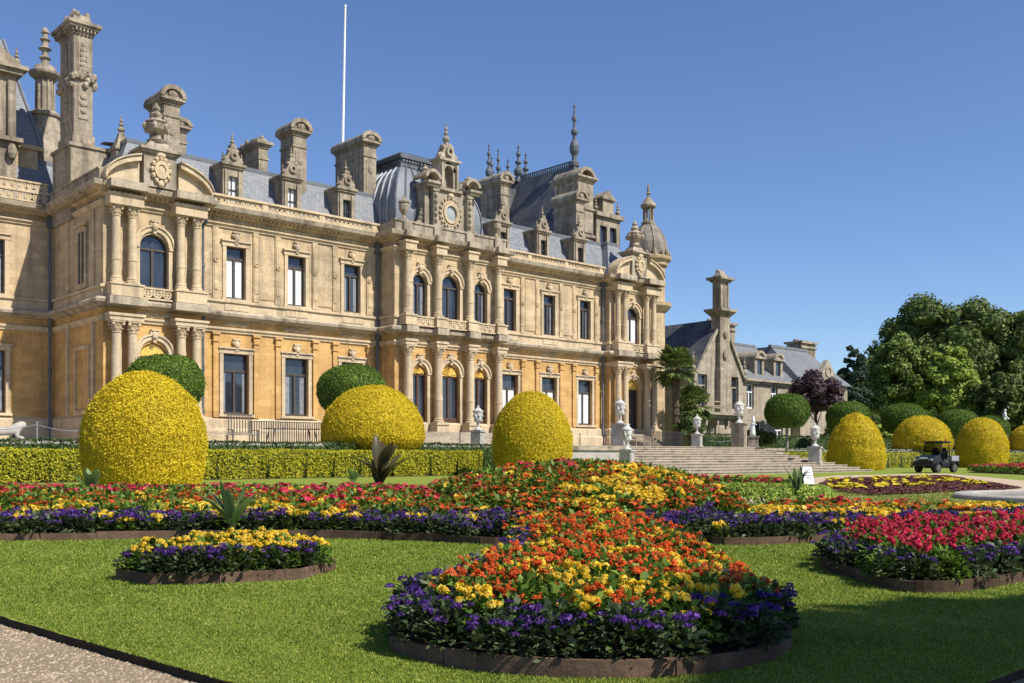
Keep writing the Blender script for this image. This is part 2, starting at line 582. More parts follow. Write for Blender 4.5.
def lumpy(P, k=1.0, seed=0):                 # cheap smooth noise
    g = np.random.default_rng(seed)
    out = np.zeros(len(P))
    for i in range(6):
        w = g.normal(0, 1, 3) * k * (1 + 0.5 * i)
        out += np.sin(P @ w + g.uniform(0, 6.28)) / (1 + 0.4 * i)
    return out / 3.0
# ------------------------------------------------------------------ the setting
def struct(o):
    o['kind'] = 'structure'
    return o
TZ = 1.7                                        # terrace level
mb = MB()
mb.add([(-2500, -2500, -0.05), (3500, -2500, -0.05), (3500, 3500, -0.05), (-2500, 3500, -0.05)], [(0, 1, 2, 3)])
struct(mb.build('gravel_ground', 'gravel'))
edge = [(-60, 75), (-30, 40), (-14, 20.5), (-7, 10.6), (-3.40, 6.62), (-2.3, 5.56), (-1.33, 4.66), (-0.5, 4.2), (0.5, 4.0), (1.4, 4.16), (2.16, 4.6), (2.9, 5.3), (5, 7.2), (14, 15.5), (40, 36), (300, 200)]
ep = [C2(*e) for e in edge]
ew = []
for i in range(len(ep) - 1):                     # finer, a little uneven cut edge
    a, b = ep[i], ep[i + 1]
    L = math.hypot(b[0] - a[0], b[1] - a[1])
    k = max(1, min(40, int(L / 0.12))) if L < 14 else 3
    for j in range(k):
        t = j / k
        w = 0.012 * math.sin(9.1 * (a[0] + (b[0] - a[0]) * t) * 3) + random.uniform(-0.008, 0.008)
        ew.append((a[0] + (b[0] - a[0]) * t + w, a[1] + (b[1] - a[1]) * t + w))
ew.append(ep[-1])
poly = ew + [(900, 60), (900, 900), (-400, 900), (-400, 100)]
mb = MB()
mb.add([(x, y, 0.0) for x, y in poly], [tuple(range(len(poly)))])
struct(mb.build('lawn', 'lawn'))
mb = MB()
n = len(ew)
mb.add([(x, y, 0.0) for x, y in ew] + [(x - 0.0, y, -0.049) for x, y in ew], [(i, i + 1, n + i + 1, n + i) for i in range(n - 1)])
struct(mb.build('lawn_edge', 'soil'))
# terrace in front of the house
mb = MB()
mb.slab([(-120, 45.0), (41.6, 45.0), (41.6, 43.1), (64.0, 43.1), (64.0, 45.0), (400, 45.0), (400, 420), (-120, 420)], 0.0, TZ)
struct(mb.build('terrace', 'paving'))
mb = MB()
mb.slab([(72, 49), (300, 49), (300, 400), (72, 400)], TZ, TZ + 0.01)
struct(mb.build('terrace_lawn', 'lawn'))

# ------------------------------------------------------------------ the manor house
house = thing('manor_house', 'huge honey-stone country house with columns, mansard roofs and many chimneys behind the terrace', 'house', (45, 57, TZ))
class HB:                                        # adds a part of the house with world coordinates
    pass
def part(mbx, name, mat, parent=house, smooth=False):
    o = mbx.build(name, mat, None, smooth)
    o.parent = parent
    o.matrix_parent_inverse = parent_inv(parent)
    return o
def parent_inv(p):
    m = Matrix.Translation(p.location) @ Matrix.Rotation(p.rotation_euler[2], 4, 'Z')
    if p.parent is not None:
        q = p.parent
        m = Matrix.Translation(q.location) @ Matrix.Rotation(q.rotation_euler[2], 4, 'Z') @ p.matrix_parent_inverse @ m
    return m.inverted()

YL, YP, YR, YC = 64.4, 56.3, 57.0, 55.2          # left wing, end pavilions, recessed wall, centre pavilion
XL0, XL1, XC0, XC1, XR0, XR1 = 21.0, 26.8, 40.1, 49.8, 63.1, 68.9
ZB, ZC = 9.5, 15.95                              # band and main cornice
CX = 44.95
PLAN = [(4, YL), (XL0, YL), (XL0, YP), (XL1, YP), (XL1, YR), (XC0, YR), (XC0, YC), (XC1, YC), (XC1, YR), (XR0, YR), (XR0, YP), (XR1, YP), (XR1, 76)]

GWIN = [29.35, 33.6, 37.85, 52.3, 56.6, 60.8]
ARC_L, ARC_R = 23.88, 66.02
CARC = [(42.2, 1.25), (CX, 1.65), (47.75, 1.25)]
def wall_panel(mbx, x0, x1, Y, z0, z1, ops, depth=0.42):
    # ops: (xc, w, zb, zt, arched)
    xs = sorted({x0, x1} | {o[0] - o[1] / 2 for o in ops} | {o[0] + o[1] / 2 for o in ops})
    zs = sorted({z0, z1} | {o[2] for o in ops} | {o[3] for o in ops})
    for i in range(len(xs) - 1):
        for j in range(len(zs) - 1):
            xm, zm = (xs[i] + xs[i + 1]) / 2, (zs[j] + zs[j + 1]) / 2
            if any(abs(xm - o[0]) < o[1] / 2 and o[2] < zm < o[3] for o in ops):
                continue
            mbx.add([(xs[i], Y, zs[j]), (xs[i + 1], Y, zs[j]), (xs[i + 1], Y, zs[j + 1]), (xs[i], Y, zs[j + 1])], [(0, 1, 2, 3)])
    for xc, w, zb, zt, arched in ops:
        a, b = xc - w / 2, xc + w / 2
        zr = zt - w / 2 if arched else zt
        for x in (a, b):
            mbx.add([(x, Y, zb), (x, Y + depth, zb), (x, Y + depth, zr), (x, Y, zr)], [(0, 1, 2, 3)])
        mbx.add([(a, Y, zb), (b, Y, zb), (b, Y + depth, zb), (a, Y + depth, zb)], [(0, 1, 2, 3)])
        if not arched:
            mbx.add([(a, Y, zt), (b, Y, zt), (b, Y + depth, zt), (a, Y + depth, zt)], [(0, 1, 2, 3)])
        else:
            k = 12
            pts = [(xc + w / 2 * math.cos(math.pi * i / k), zr + w / 2 * math.sin(math.pi * i / k)) for i in range(k + 1)]
            for i in range(k):
                (xa, za), (xb, zb2) = pts[i], pts[i + 1]
                mbx.add([(xa, Y, za), (xb, Y, zb2), (xb, Y + depth, zb2), (xa, Y + depth, za)], [(0, 1, 2, 3)])
                mbx.add([(xa, Y, za), (xb, Y, zb2), (xb, Y, zt), (xa, Y, zt)], [(0, 1, 2, 3)])
gz0, gz1, uz0, uz1 = 3.62, 7.35, 10.72, 13.95
low, up = MB(), MB()
def both(x0, x1, Y, lo, hi):
    wall_panel(low, x0, x1, Y, TZ, ZB, lo)
    wall_panel(up, x0, x1, Y, ZB, ZC, hi)
both(4, XL0, YL, [(17.5, 1.5, gz0, gz1, False)], [(17.5, 1.4, uz0, uz1, False)])
both(XL0, XL1, YP, [(ARC_L, 1.7, 2.9, 7.55, True)], [(ARC_L, 1.7, 10.7, 13.8, True)])
both(XL1, XC0, YR, [(x, 1.7, gz0, gz1, False) for x in GWIN[:3]], [(x, 1.3, uz0, uz1, False) for x in GWIN[:3]])
both(XC0, XC1, YC, [(x, w, 2.75, 6.75 + w / 2 * 0.9, True) for x, w in CARC], [(x, w, 10.7, 13.0 + w / 2, True) for x, w in CARC])
both(XC1, XR0, YR, [(x, 1.7, gz0, gz1, False) for x in GWIN[3:]], [(x, 1.3, uz0, uz1, False) for x in GWIN[3:]])
both(XR0, XR1, YP, [(ARC_R, 1.7, 2.9, 7.55, True)], [(ARC_R, 1.7, 10.7, 13.8, True)])
for (x, ya, yb) in ((XL0, YP, YL), (XL1, YP, YR), (XC0, YC, YR), (XC1, YC, YR), (XR0, YP, YR), (XR1, YP, 76)):
    low.add([(x, ya, TZ), (x, yb, TZ), (x, yb, ZB), (x, ya, ZB)], [(0, 1, 2, 3)])
    up.add([(x, ya, ZB), (x, yb, ZB), (x, yb, ZC), (x, ya, ZC)], [(0, 1, 2, 3)])
low.box(4, 68.8, 75.5, 76, TZ, ZB)
up.box(4, 68.8, 75.5, 76, ZB, ZC)
part(low, 'ground_floor_wall', 'stone_ochre')
part(up, 'upper_floor_wall', 'stone_pale')

def ring_part(name, prof, mat, path=PLAN):
    m = MB()
    m.sweep(path, prof)
    return part(m, name, mat)
ring_part('plinth', [(0.03, TZ), (0.28, TZ), (0.28, 2.6), (0.16, 2.75), (0.16, 3.25), (0.003, 3.4)], 'stone_trim')
ring_part('ground_architrave', [(0.003, 8.6), (0.10, 8.62), (0.10, 8.72), (0.2, 8.80), (0.2, 8.9), (0.003, 8.95)], 'stone_trim')
ring_part('string_course', [(0.003, 9.36), (0.25, 9.44), (0.34, 9.52), (0.58, 9.58), (0.62, 9.74), (0.5, 9.86), (0.12, 9.93), (0.003, 9.93)], 'stone_band')
ring_part('sill_course', [(0.12, 9.9), (0.12, 10.42), (0.24, 10.46), (0.24, 10.6), (0.003, 10.66)], 'stone_trim')
ring_part('upper_architrave', [(0.003, 15.02), (0.1, 15.04), (0.1, 15.14), (0.22, 15.22), (0.22, 15.3), (0.003, 15.34)], 'stone_trim')
ring_part('main_cornice', [(0.62, 15.9), (0.72, 15.97), (0.78, 16.16), (0.8, 16.24), (0.2, 16.34), (-0.9, 16.36)], 'stone_band')
ring_part('cornice_bed', [(0.003, 15.62), (0.22, 15.68), (0.26, 15.82), (0.61, 15.9)], 'stone_pale')
mb = MB()                                        # little blocks under the main cornice
for i in range(len(PLAN) - 2):
    a, b = Vector(PLAN[i]), Vector(PLAN[i + 1])
    d = (b - a)
    L = d.length
    d = d / L
    nn = Vector((d.y, -d.x))
    k = max(2, int(L / 0.3))
    for j in range(k):
        p = a + d * (L * (j + 0.5) / k)
        T = Matrix.Translation((p.x, p.y, 0)) @ Matrix.Rotation(math.atan2(d.y, d.x), 4, 'Z')
        mb.T = T
        mb.box(-0.06, 0.06, -0.5, -0.24, 15.74, 15.86)
        mb.box(-0.04, 0.04, -0.1, -0.02, 15.45, 15.56)
mb.T = None
part(mb, 'cornice_blocks', 'stone_pale')
def frieze(xc, Y, z, n, big):                    # carved frieze ornament over a bay
    mb = MB()
    mb.box(xc - n * 0.165, xc + n * 0.165, Y - 0.03, Y - 0.002, z - 0.1, z + 0.1)
    for q in range(-n, n + 1):
        mb.blob((xc + q * 0.16, Y - 0.03, z + 0.05 * math.sin(q * 1.7)), 0.1, 0.08, (0.11 * (1.6 - abs(q) / 8)) if big else 0.09, 6, 4)
    part(mb, 'carved_frieze', 'stone_trim')
for x in GWIN:
    frieze(x, YR, 15.46, 5, False)
    frieze(x, YR, 9.14, 5, False)
for x in (ARC_L, ARC_R):
    frieze(x, YP, 9.14, 6, True)
for x, w in CARC:
    frieze(x, YC, 9.14, 5, True)

# windows: frame > pane
def window(xc, w, zb, zt, Y, arched=False, blind=False, transom=0.72, mull=1, parent=house, T=None, depth=0.3, wood='window_wood', name='window'):
    f = MB(T)
    a, b = xc - w / 2, xc + w / 2
    zr = zt - w / 2 if arched else zt
    y0, y1 = Y + depth - 0.08, Y + depth + 0.05
    fw = 0.09
    f.box(a + 0.01, a + fw, y0, y1, zb + 0.01, zr)
    f.box(b - fw, b - 0.01, y0, y1, zb + 0.01, zr)
    f.box(a + fw, b - fw, y0, y1, zb + 0.01, zb + 0.14)
    if arched:
        f.arc(xc, zr, w / 2 - fw, w / 2 - 0.01, y0, y1, 0, 180, 14)
        f.box(a + fw, b - fw, y0, y1, zr - 0.06, zr + 0.06)
        zq = zr
    else:
        f.box(a + fw, b - fw, y0, y1, zt - fw, zt - 0.01)
        zq = zb + (zt - zb) * transom
        f.box(a + fw, b - fw, y0, y1, zq - 0.06, zq + 0.06)
    for k in range(1, mull + 1):
        xm = a + w * k / (mull + 1)
        f.box(xm - 0.07, xm + 0.07, y0, y1 - 0.01, zb + 0.14, zq - 0.06)
    fo = part(f, name, wood, parent)
    g = MB(T)
    y2 = Y + depth + 0.02
    if arched:
        k = 14
        pts = [(a + 0.03, zb + 0.03), (b - 0.03, zb + 0.03)] + [(xc + (w / 2 - 0.03) * math.cos(math.pi * i / k), zr + (w / 2 - 0.03) * math.sin(math.pi * i / k)) for i in range(k + 1)]
    else:
        pts = [(a + 0.03, zb + 0.03), (b - 0.03, zb + 0.03), (b - 0.03, zt - 0.03), (a + 0.03, zt - 0.03)]
    g.prism(pts, y2, y2 + 0.02)
    part(g, 'pane', 'glass', fo)
    if not blind and name == 'window' and parent is house and random.random() < 0.75:
        g = MB(T)
        k_ = random.uniform(0.1, 0.26) * w
        g.box(a + 0.1, a + 0.1 + k_, y2 - 0.012, y2 - 0.004, zb + 0.15, zq - 0.07)
        g.box(b - 0.1 - k_ * 0.8, b - 0.1, y2 - 0.012, y2 - 0.004, zb + 0.15, zq - 0.07)
        part(g, 'curtain', 'curtain', fo)
    if blind:
        g = MB(T)
        for k in range(mull + 1):
            xa, xb = a + w * k / (mull + 1) + 0.1, a + w * (k + 1) / (mull + 1) - 0.1
            g.box(xa, xb, y2 - 0.012, y2 - 0.004, zb + 0.15, zq - 0.07)
        part(g, 'blind', 'blind', fo)
    return fo
BL_UP = [True, True, False, False, False, False]
BL_LO = [False, False, False, True, True, True]
for i, x in enumerate(GWIN):
    window(x, 1.7, gz0, gz1, YR, False, BL_LO[i])
    window(x, 1.3, uz0, uz1, YR, False, BL_UP[i], 0.78)
window(17.5, 1.5, gz0, gz1, YL)
window(17.5, 1.4, uz0, uz1, YL)
for i, x in enumerate((ARC_L, ARC_R)):
    window(x, 1.7, 10.7, 13.8, YP, True, i == 1)
    window(x, 1.7, 2.9, 7.55, YP, True, False, wood='door_wood', name='garden_door')
for x, w in CARC:
    window(x, w, 10.7, 13.0 + w / 2, YC, True)
    window(x, w, 2.75, 6.75 + w / 2 * 0.9, YC, True, wood='door_wood', name='garden_door')
    g = MB()                                     # gilded shell over each door, and the kick panel
    zr = 6.75 + w * 0.45 - w / 2
    k = 12
    g.prism([(x + (w / 2 - 0.12) * math.cos(math.pi * i / k), zr + 0.05 + (w / 2 - 0.14) * math.sin(math.pi * i / k)) for i in range(k + 1)], YC + 0.16, YC + 0.2)
    for i in range(1, 8):
        an = math.pi * i / 8
        g.tube((x, YC + 0.15, zr + 0.08), (x + (w / 2 - 0.18) * math.cos(an), YC + 0.13, zr + 0.05 + (w / 2 - 0.2) * math.sin(an)), 0.03, 0.07, 5)
    part(g, 'gilded_tympanum', 'gilt')
    g = MB()
    g.box(x - w / 2 + 0.09, x + w / 2 - 0.09, YC + 0.2, YC + 0.3, 2.9, 3.75)
    part(g, 'door_panel', 'door_wood')
for x in (ARC_L, ARC_R):
    g = MB()
    k = 12
    g.prism([(x + 0.74 * math.cos(math.pi * i / k), 6.78 + 0.72 * math.sin(math.pi * i / k)) for i in range(k + 1)], YP + 0.16, YP + 0.2)
    part(g, 'gilded_tympanum', 'gilt')

# stone surrounds
def surround(xc, w, zb, zt, Y, arched, T=None, mat='stone_trim', parent=house, ears=False):
    m = MB(T)
    a, b = xc - w / 2, xc + w / 2
    t = 0.24
    if arched:
        zr = zt - w / 2
        m.box(a - t, a - 0.004, Y - 0.10, Y + 0.02, zb, zr)
        m.box(b + 0.004, b + t, Y - 0.10, Y + 0.02, zb, zr)
        m.box(a - t - 0.08, a - 0.02, Y - 0.16, Y + 0.02, zr + 0.004, zr + 0.16)
        m.box(b + 0.02, b + t + 0.08, Y - 0.16, Y + 0.02, zr + 0.004, zr + 0.16)
        m.arc(xc, zr + 0.17, w / 2 + 0.0, w / 2 + t, Y - 0.12, Y + 0.02, 0, 180, 16)
        m.arc(xc, zr + 0.17, w / 2 + t + 0.004, w / 2 + t + 0.12, Y - 0.2, Y + 0.02, 0, 180, 16)
        zk = zt + 0.42
    else:
        m.box(a - t, a - 0.004, Y - 0.09, Y + 0.02, zb, zt)
        m.box(b + 0.004, b + t, Y - 0.09, Y + 0.02, zb, zt)
        m.box(a - t - 0.05, b + t + 0.05, Y - 0.12, Y + 0.02, zt + 0.004, zt + 0.28)
        m.box(a - t - 0.12, b + t + 0.12, Y - 0.22, Y + 0.02, zt + 0.284, zt + 0.38)
        m.box(a - t - 0.1, b + t + 0.1, Y - 0.2, Y + 0.1, zb - 0.16, zb - 0.004)
        zk = zt + 0.55
    # carved keystone mask
    m.blob((xc, Y - 0.16, zk), 0.2, 0.16, 0.26, 8, 6)
    m.blob((xc - 0.2, Y - 0.12, zk + 0.12), 0.11, 0.1, 0.13, 6, 4)
    m.blob((xc + 0.2, Y - 0.12, zk + 0.12), 0.11, 0.1, 0.13, 6, 4)
    m.box(xc - 0.24, xc + 0.24, Y - 0.24, Y + 0.02, zk + 0.26, zk + 0.36)
    m.box(xc - 0.1, xc + 0.1, Y - 0.18, Y + 0.02, zk - 0.4, zk - 0.18)
    return part(m, 'window_surround', mat, parent)
for x in GWIN:
    surround(x, 1.7, gz0, gz1, YR, False)
    surround(x, 1.3, uz0, uz1, YR, False)
surround(17.5, 1.5, gz0, gz1, YL, False)
surround(17.5, 1.4, uz0, uz1, YL, False)
for x in (ARC_L, ARC_R):
    surround(x, 1.7, 10.7, 13.8, YP, True)
    surround(x, 1.7, 2.9, 7.55, YP, True)
for x, w in CARC:
    surround(x, w, 10.7, 13.0 + w / 2, YC, True)
    surround(x, w, 2.75, 6.75 + w * 0.45, YC, True)
# pilaster strips of the recessed walls
for x in GWIN:
    for s in (-1, 1):
        m = MB()
        xa = x + s * 1.36
        m.box(xa - 0.17, xa + 0.17, YR - 0.13, YR + 0.02, 3.41, 8.02)
        m.box(xa - 0.22, xa + 0.22, YR - 0.2, YR + 0.02, 8.024, 8.12)
        m.box(xa - 0.19, xa + 0.19, YR - 0.18, YR + 0.02, 8.124, 8.44)
        m.box(xa - 0.26, xa + 0.26, YR - 0.26, YR + 0.02, 8.444, 8.594)
        part(m, 'pilaster', 'stone_ochre')
        m = MB()
        m.box(xa - 0.2, xa + 0.2, YR - 0.1, YR + 0.02, 10.67, 15.01)
        m.box(xa - 0.12, xa + 0.12, YR - 0.14, YR - 0.09, 11.2, 14.4)
        m.ring(xa, 13.0, 0.06, 0.15, YR - 0.2, YR - 0.09, 10)
        part(m, 'pilaster', 'stone_pale')
    m = MB()                                     # sunk panel below each upper window
    m.box(x - 0.8, x + 0.8, YR - 0.16, YR - 0.11, 10.0, 10.36)
    part(m, 'apron_panel', 'stone_trim')
for x0, x1 in ((31.2, 31.75), (35.45, 36.0), (54.2, 54.75), (58.45, 59.0), (27.25, 27.75), (62.3, 62.8), (39.3, 39.7), (50.15, 50.6)):
    m = MB()
    m.box(x0 - 0.25, x1 + 0.25, YR - 0.05, YR + 0.02, 10.9, 14.8)
    part(m, 'wall_panel', 'stone_pale' if x0 > 0 else 'stone_pale')

# columns
def column_mb(H, r, ped=0.0):
    m = MB()
    z = 0.0
    if ped:
        m.box(-r * 1.55, r * 1.55, -r * 1.55, r * 1.55, 0, ped - 0.12)
        m.box(-r * 1.75, r * 1.75, -r * 1.75, r * 1.75, ped - 0.12, ped)
        z = ped
    m.box(-r * 1.38, r * 1.38, -r * 1.38, r * 1.38, z, z + 0.1)
    hc = r * 2.1
    h = H - z
    prof = [(r * 1.35, 0.1), (r * 1.38, 0.16), (r * 1.3, 0.22), (r * 1.12, 0.25), (r * 1.2, 0.32), (r * 1.05, 0.38), (r, 0.45), (r * 1.0, h * 0.3),
            (r * 1.1, h * 0.302), (r * 1.1, h * 0.322), (r * 0.99, h * 0.324), (r * 0.86, h - hc - 0.08), (r * 1.0, h - hc - 0.06), (r * 1.0, h - hc), (r * 0.84, h - hc + 0.01)]
    m.lathe([(a, b + z) for a, b in prof], 16)
    zc = H - hc
    m.lathe([(r * 0.84, zc), (r * 1.05, zc + hc * 0.3), (r * 0.9, zc + hc * 0.33), (r * 1.2, zc + hc * 0.62), (r * 0.95, zc + hc * 0.66), (r * 1.15, zc + hc * 0.86)], 8)
    for k in range(8):
        a = math.pi * k / 4 + 0.39
        m.blob((r * 1.12 * math.cos(a), r * 1.12 * math.sin(a), zc + hc * 0.3), r * 0.2, r * 0.2, r * 0.28, 5, 4)
    for k in range(4):
        a = math.pi / 4 + math.pi / 2 * k
        m.blob((r * 1.36 * math.cos(a), r * 1.36 * math.sin(a), zc + hc * 0.68), r * 0.38, r * 0.38, r * 0.36, 7, 5)
    m.box(-r * 1.3, r * 1.3, -r * 1.3, r * 1.3, zc + hc * 0.86, H)
    return m
lowc = column_mb(8.58 - 3.3, 0.285).build('column', 'stone_trim')
upc = column_mb(15.0 - 10.66, 0.25).build('column', 'stone_trim')
first = {'l': True, 'u': True}
def put_column(kind, x, y):
    src, z = (lowc, 3.3) if kind == 'l' else (upc, 10.66)
    if first[kind]:
        o = src
        first[kind] = False
    else:
        o = src.copy()
        COL.objects.link(o)
    o.parent = house
    o.matrix_parent_inverse = parent_inv(house)
    o.location = (x, y, z)
def pedestal(x, y, w, z0, z1, name='pedestal', mat='stone_trim', yb=None):
    m = MB()
    yb = y + w if yb is None else yb
    m.box(x - w, x + w, y - w, yb, z0, z1 - 0.1)
    m.box(x - w - 0.07, x + w + 0.07, y - w - 0.07, yb, z1 - 0.1, z1 - 0.003)
    m.box(x - w - 0.06, x + w + 0.06, y - w - 0.06, yb, z0, z0 + 0.18)
    return part(m, name, mat)
PAIRS = [(21.55, 22.45), (25.3, 26.25), (63.65, 64.55), (67.4, 68.35)]
for a, b in PAIRS:
    for x in (a, b):
        put_column('l', x, YP - 0.5)
        put_column('u', x, YP - 0.45)
    m = MB()
    m.box(a - 0.52, b + 0.52, YP - 1.0, YP - 0.17, TZ, 3.29)
    m.box(a - 0.6, b + 0.6, YP - 1.08, YP - 0.17, TZ, 2.2)
    part(m, 'pedestal', 'stone_trim')
    m = MB()
    m.box(a - 0.45, b + 0.45, YP - 0.92, YP - 0.13, 9.94, 10.56)
    m.box(a - 0.52, b + 0.52, YP - 0.98, YP - 0.13, 10.564, 10.655)
    part(m, 'pedestal', 'stone_trim')
    for z0, z1 in ((8.585, 8.98), (15.005, 15.64)):
        m = MB()
        m.box(a - 0.5, b + 0.5, YP - 0.9, YP - 0.003, z0, z1)
        m.box(a - 0.58, b + 0.58, YP - 0.98, YP - 0.003, z1 - 0.14, z1 + 0.003)
        part(m, 'entablature_block', 'stone_trim')
    for z0, z1, o in ((9.45, 9.88, 1.15), (15.86, 16.3, 1.3)):
        m = MB()
        m.box(a - 0.6, b + 0.6, YP - o, YP - 0.5, z0, z1)
        part(m, 'cornice_break', 'stone_band')
CCOL = [40.85, 43.5, 46.4, 49.15]
for x in CCOL:
    put_column('l', x, YC - 0.5)
    put_column('u', x, YC - 0.45)
    pedestal(x, YC - 0.5, 0.52, 2.72, 3.3, yb=YC - 0.17)
    pedestal(x, YC - 0.45, 0.46, 9.94, 10.66, yb=YC - 0.13)
    for z0, z1 in ((8.585, 8.98), (15.005, 15.64)):
        m = MB()
        m.box(x - 0.46, x + 0.46, YC - 0.9, YC - 0.003, z0, z1)
        m.box(x - 0.54, x + 0.54, YC - 0.98, YC - 0.003, z1 - 0.14, z1 + 0.003)
        part(m, 'entablature_block', 'stone_trim')
    for z0, z1, o in ((9.45, 9.88, 1.1), (15.9, 16.3, 1.06)):
        m = MB()
        m.box(x - 0.5, x + 0.5, YC - o, YC - 0.5, z0, z1)
        part(m, 'cornice_break', 'stone_band')
def tracery(x0, x1, z0, z1, Y, name='pierced_balustrade', mat='stone_trim', parent=house, T=None):
    m = MB(T)
    h = z1 - z0
    m.box(x0, x1, Y, Y + 0.16, z0, z0 + 0.1)
    m.box(x0, x1, Y - 0.03, Y + 0.19, z1 - 0.1, z1)
    r = (h - 0.2) / 2
    k = max(1, round((x1 - x0) / (2.1 * r)))
    for i in range(k):
        xc = x0 + (x1 - x0) * (i + 0.5) / k
        m.ring(xc, (z0 + z1) / 2, r * 0.62, r * 0.99, Y + 0.03, Y + 0.13, 10, (x1 - x0) / k / (2 * r))
        m.box(xc - 0.05, xc + 0.05, Y + 0.05, Y + 0.12, z0 + 0.1, z1 - 0.1)
        m.box(xc - r * 0.6, xc + r * 0.6, Y + 0.055, Y + 0.115, (z0 + z1) / 2 - 0.05, (z0 + z1) / 2 + 0.05)
    return part(m, name, mat, parent)
for i in range(3):
    tracery(CCOL[i] + 0.56, CCOL[i + 1] - 0.56, 9.94, 10.63, YC - 0.75)
for xc in (ARC_L, ARC_R):
    tracery(xc - 0.85, xc + 0.85, 9.94, 10.63, YP - 0.6)
# steps up to the garden doors
mb = MB()
for k in range(7):
    y0 = YC - 1.1 - 0.42 * (6 - k)
    mb.box(XC0 - 0.3 - 0.1 * (6 - k), XC1 + 0.3 + 0.1 * (6 - k), y0, YC - 0.3, TZ + 0.146 * k + (0.002 if k else 0), TZ + 0.146 * (k + 1))
part(mb, 'doorsteps', 'step_stone')
for xc in (ARC_L, ARC_R):
    mb = MB()
    for k in range(8):
        mb.box(xc - 1.0 - 0.14 * (7 - k), xc + 1.0 + 0.14 * (7 - k), YP - 0.9 - 0.34 * (7 - k), YP - 0.3, TZ + 0.148 * k + (0.002 if k else 0), TZ + 0.148 * (k + 1))
    part(mb, 'doorsteps', 'step_stone')
for x, y in ((XL0 - 0.3, YL - 0.25), (XC0 - 0.3, YR - 0.22), (XC1 + 0.25, YR - 0.22), (XR0 - 0.3, YR - 0.22), (XL1 + 0.3, YR - 0.22)):
    mb = MB()
    mb.tube((x, y, TZ), (x, y, 15.6), 0.09, 0.09, 8)
    for z in (3.6, 6.2, 9.2, 12.4):
        mb.tube((x, y, z), (x, y, z + 0.25), 0.13, 0.13, 8)
    mb.box(x - 0.2, x + 0.2, y - 0.2, y + 0.1, 15.0, 15.6)
    part(mb, 'drainpipe', 'lead_dark')
# side face of the left pavilion: narrow window above a blind panel
T = Matrix.Translation((XL0, 0, 0)) @ Matrix.Rotation(R_(-90), 4, 'Z')
def side_x(y): return -y
m = MB(T)
m.box(-59.9, -58.9, -0.06, -0.02, 11.0, 14.0)
part(m, 'side_window', 'glass')
m = MB(T)
for a, b, c, d in ((-60.2, -59.9, 10.7, 14.2), (-58.9, -58.6, 10.7, 14.2), (-59.9, -58.9, 14.0, 14.3), (-59.9, -58.9, 10.7, 11.0), (-59.45, -59.35, 11.0, 14.0)):
    m.box(a, b, -0.14, 0.02, c, d)
m.box(-60.4, -58.4, -0.24, 0.02, 14.304, 14.44)
for a, b in ((-57.9, -57.5), (-62.0, -61.6)):
    m.box(a, b, -0.1, 0.02, 10.67, 15.0)
    m.box(a, b, -0.12, 0.02, 3.41, 8.59)
for a, b, c, d in ((-60.6, -60.4, 3.7, 7.2), (-58.4, -58.2, 3.7, 7.2), (-60.6, -58.2, 7.204, 7.4), (-60.6, -58.2, 3.42, 3.69)):
    m.box(a, b, -0.12, 0.02, c, d)
part(m, 'window_surround', 'stone_pale')

# parapets
def balusters(x0, x1, Y, z0, z1, name='parapet'):
    m = MB()
    m.box(x0, x1, Y, Y + 0.3, z0, z0 + 0.14)
    m.box(x0, x1, Y - 0.04, Y + 0.34, z1 - 0.13, z1)
    k = int((x1 - x0) / 0.34)
    for i in range(k):
        xc = x0 + (x1 - x0) * (i + 0.5) / k
        if i % 12 == 0:
            m.box(xc - 0.2, xc + 0.2, Y + 0.02, Y + 0.28, z0 + 0.14, z1 - 0.13)
        else:
            m.ring(xc, (z0 + z1) / 2, 0.09, 0.17, Y + 0.08, Y + 0.2, 8)
            m.box(xc + 0.15, xc + 0.2, Y + 0.08, Y + 0.2, z0 + 0.13, z1 - 0.12)
    return part(m, name, 'stone_trim')
balusters(XL1 + 0.1, XC0 - 0.1, YR - 0.35, 16.35, 16.98)
balusters(XC1 + 0.1, XR0 - 0.1, YR - 0.35, 16.35, 16.98)
m = MB()
m.box(XC0 - 0.2, XC1 + 0.2, YC - 0.35, YC + 0.05, 16.35, 16.95)
m.box(XC0 - 0.26, XC1 + 0.26, YC - 0.42, YC + 0.1, 16.954, 17.1)
m.box(XC0 - 0.2, XC0 + 0.2, YC + 0.05, YR + 1, 16.35, 16.95)
m.box(XC1 - 0.2, XC1 + 0.2, YC + 0.05, YR + 1, 16.35, 16.95)
for x in CCOL:
    m.box(x - 0.34, x + 0.34, YC - 0.5, YC - 0.354, 16.35, 16.94)
part(m, 'parapet', 'stone_weathered')
m = MB(T)
m.box(-YL, -YP + 0.4, -0.35, 0.05, 16.35, 16.9)
m.box(-YL, -YP + 0.4, -0.42, 0.1, 16.904, 17.02)
part(m, 'parapet', 'stone_weathered')
tracery(4, XL0 - 0.45, 16.36, 17.0, YL - 0.45, 'parapet', 'stone_trim')
tracery(4, XL0 - 0.45, 17.003, 17.6, YL - 0.45, 'parapet', 'stone_trim')

# roofs
ring_m = MB()
ring_m.sweep(PLAN, [(-0.75, 16.37), (-2.25, 19.55), (-4.2, 19.85)])
roof = part(ring_m, 'mansard_roof', 'slate')
m = MB()
m.sweep(PLAN, [(-2.2, 19.50), (-2.16, 19.72), (-2.5, 19.84), (-2.62, 19.7)])
part(m, 'roof_edge', 'lead')
m = MB()
m.box(24.5, 65, 60.8, 74, 19.5, 19.86)
part(m, 'flat_roof', 'lead')

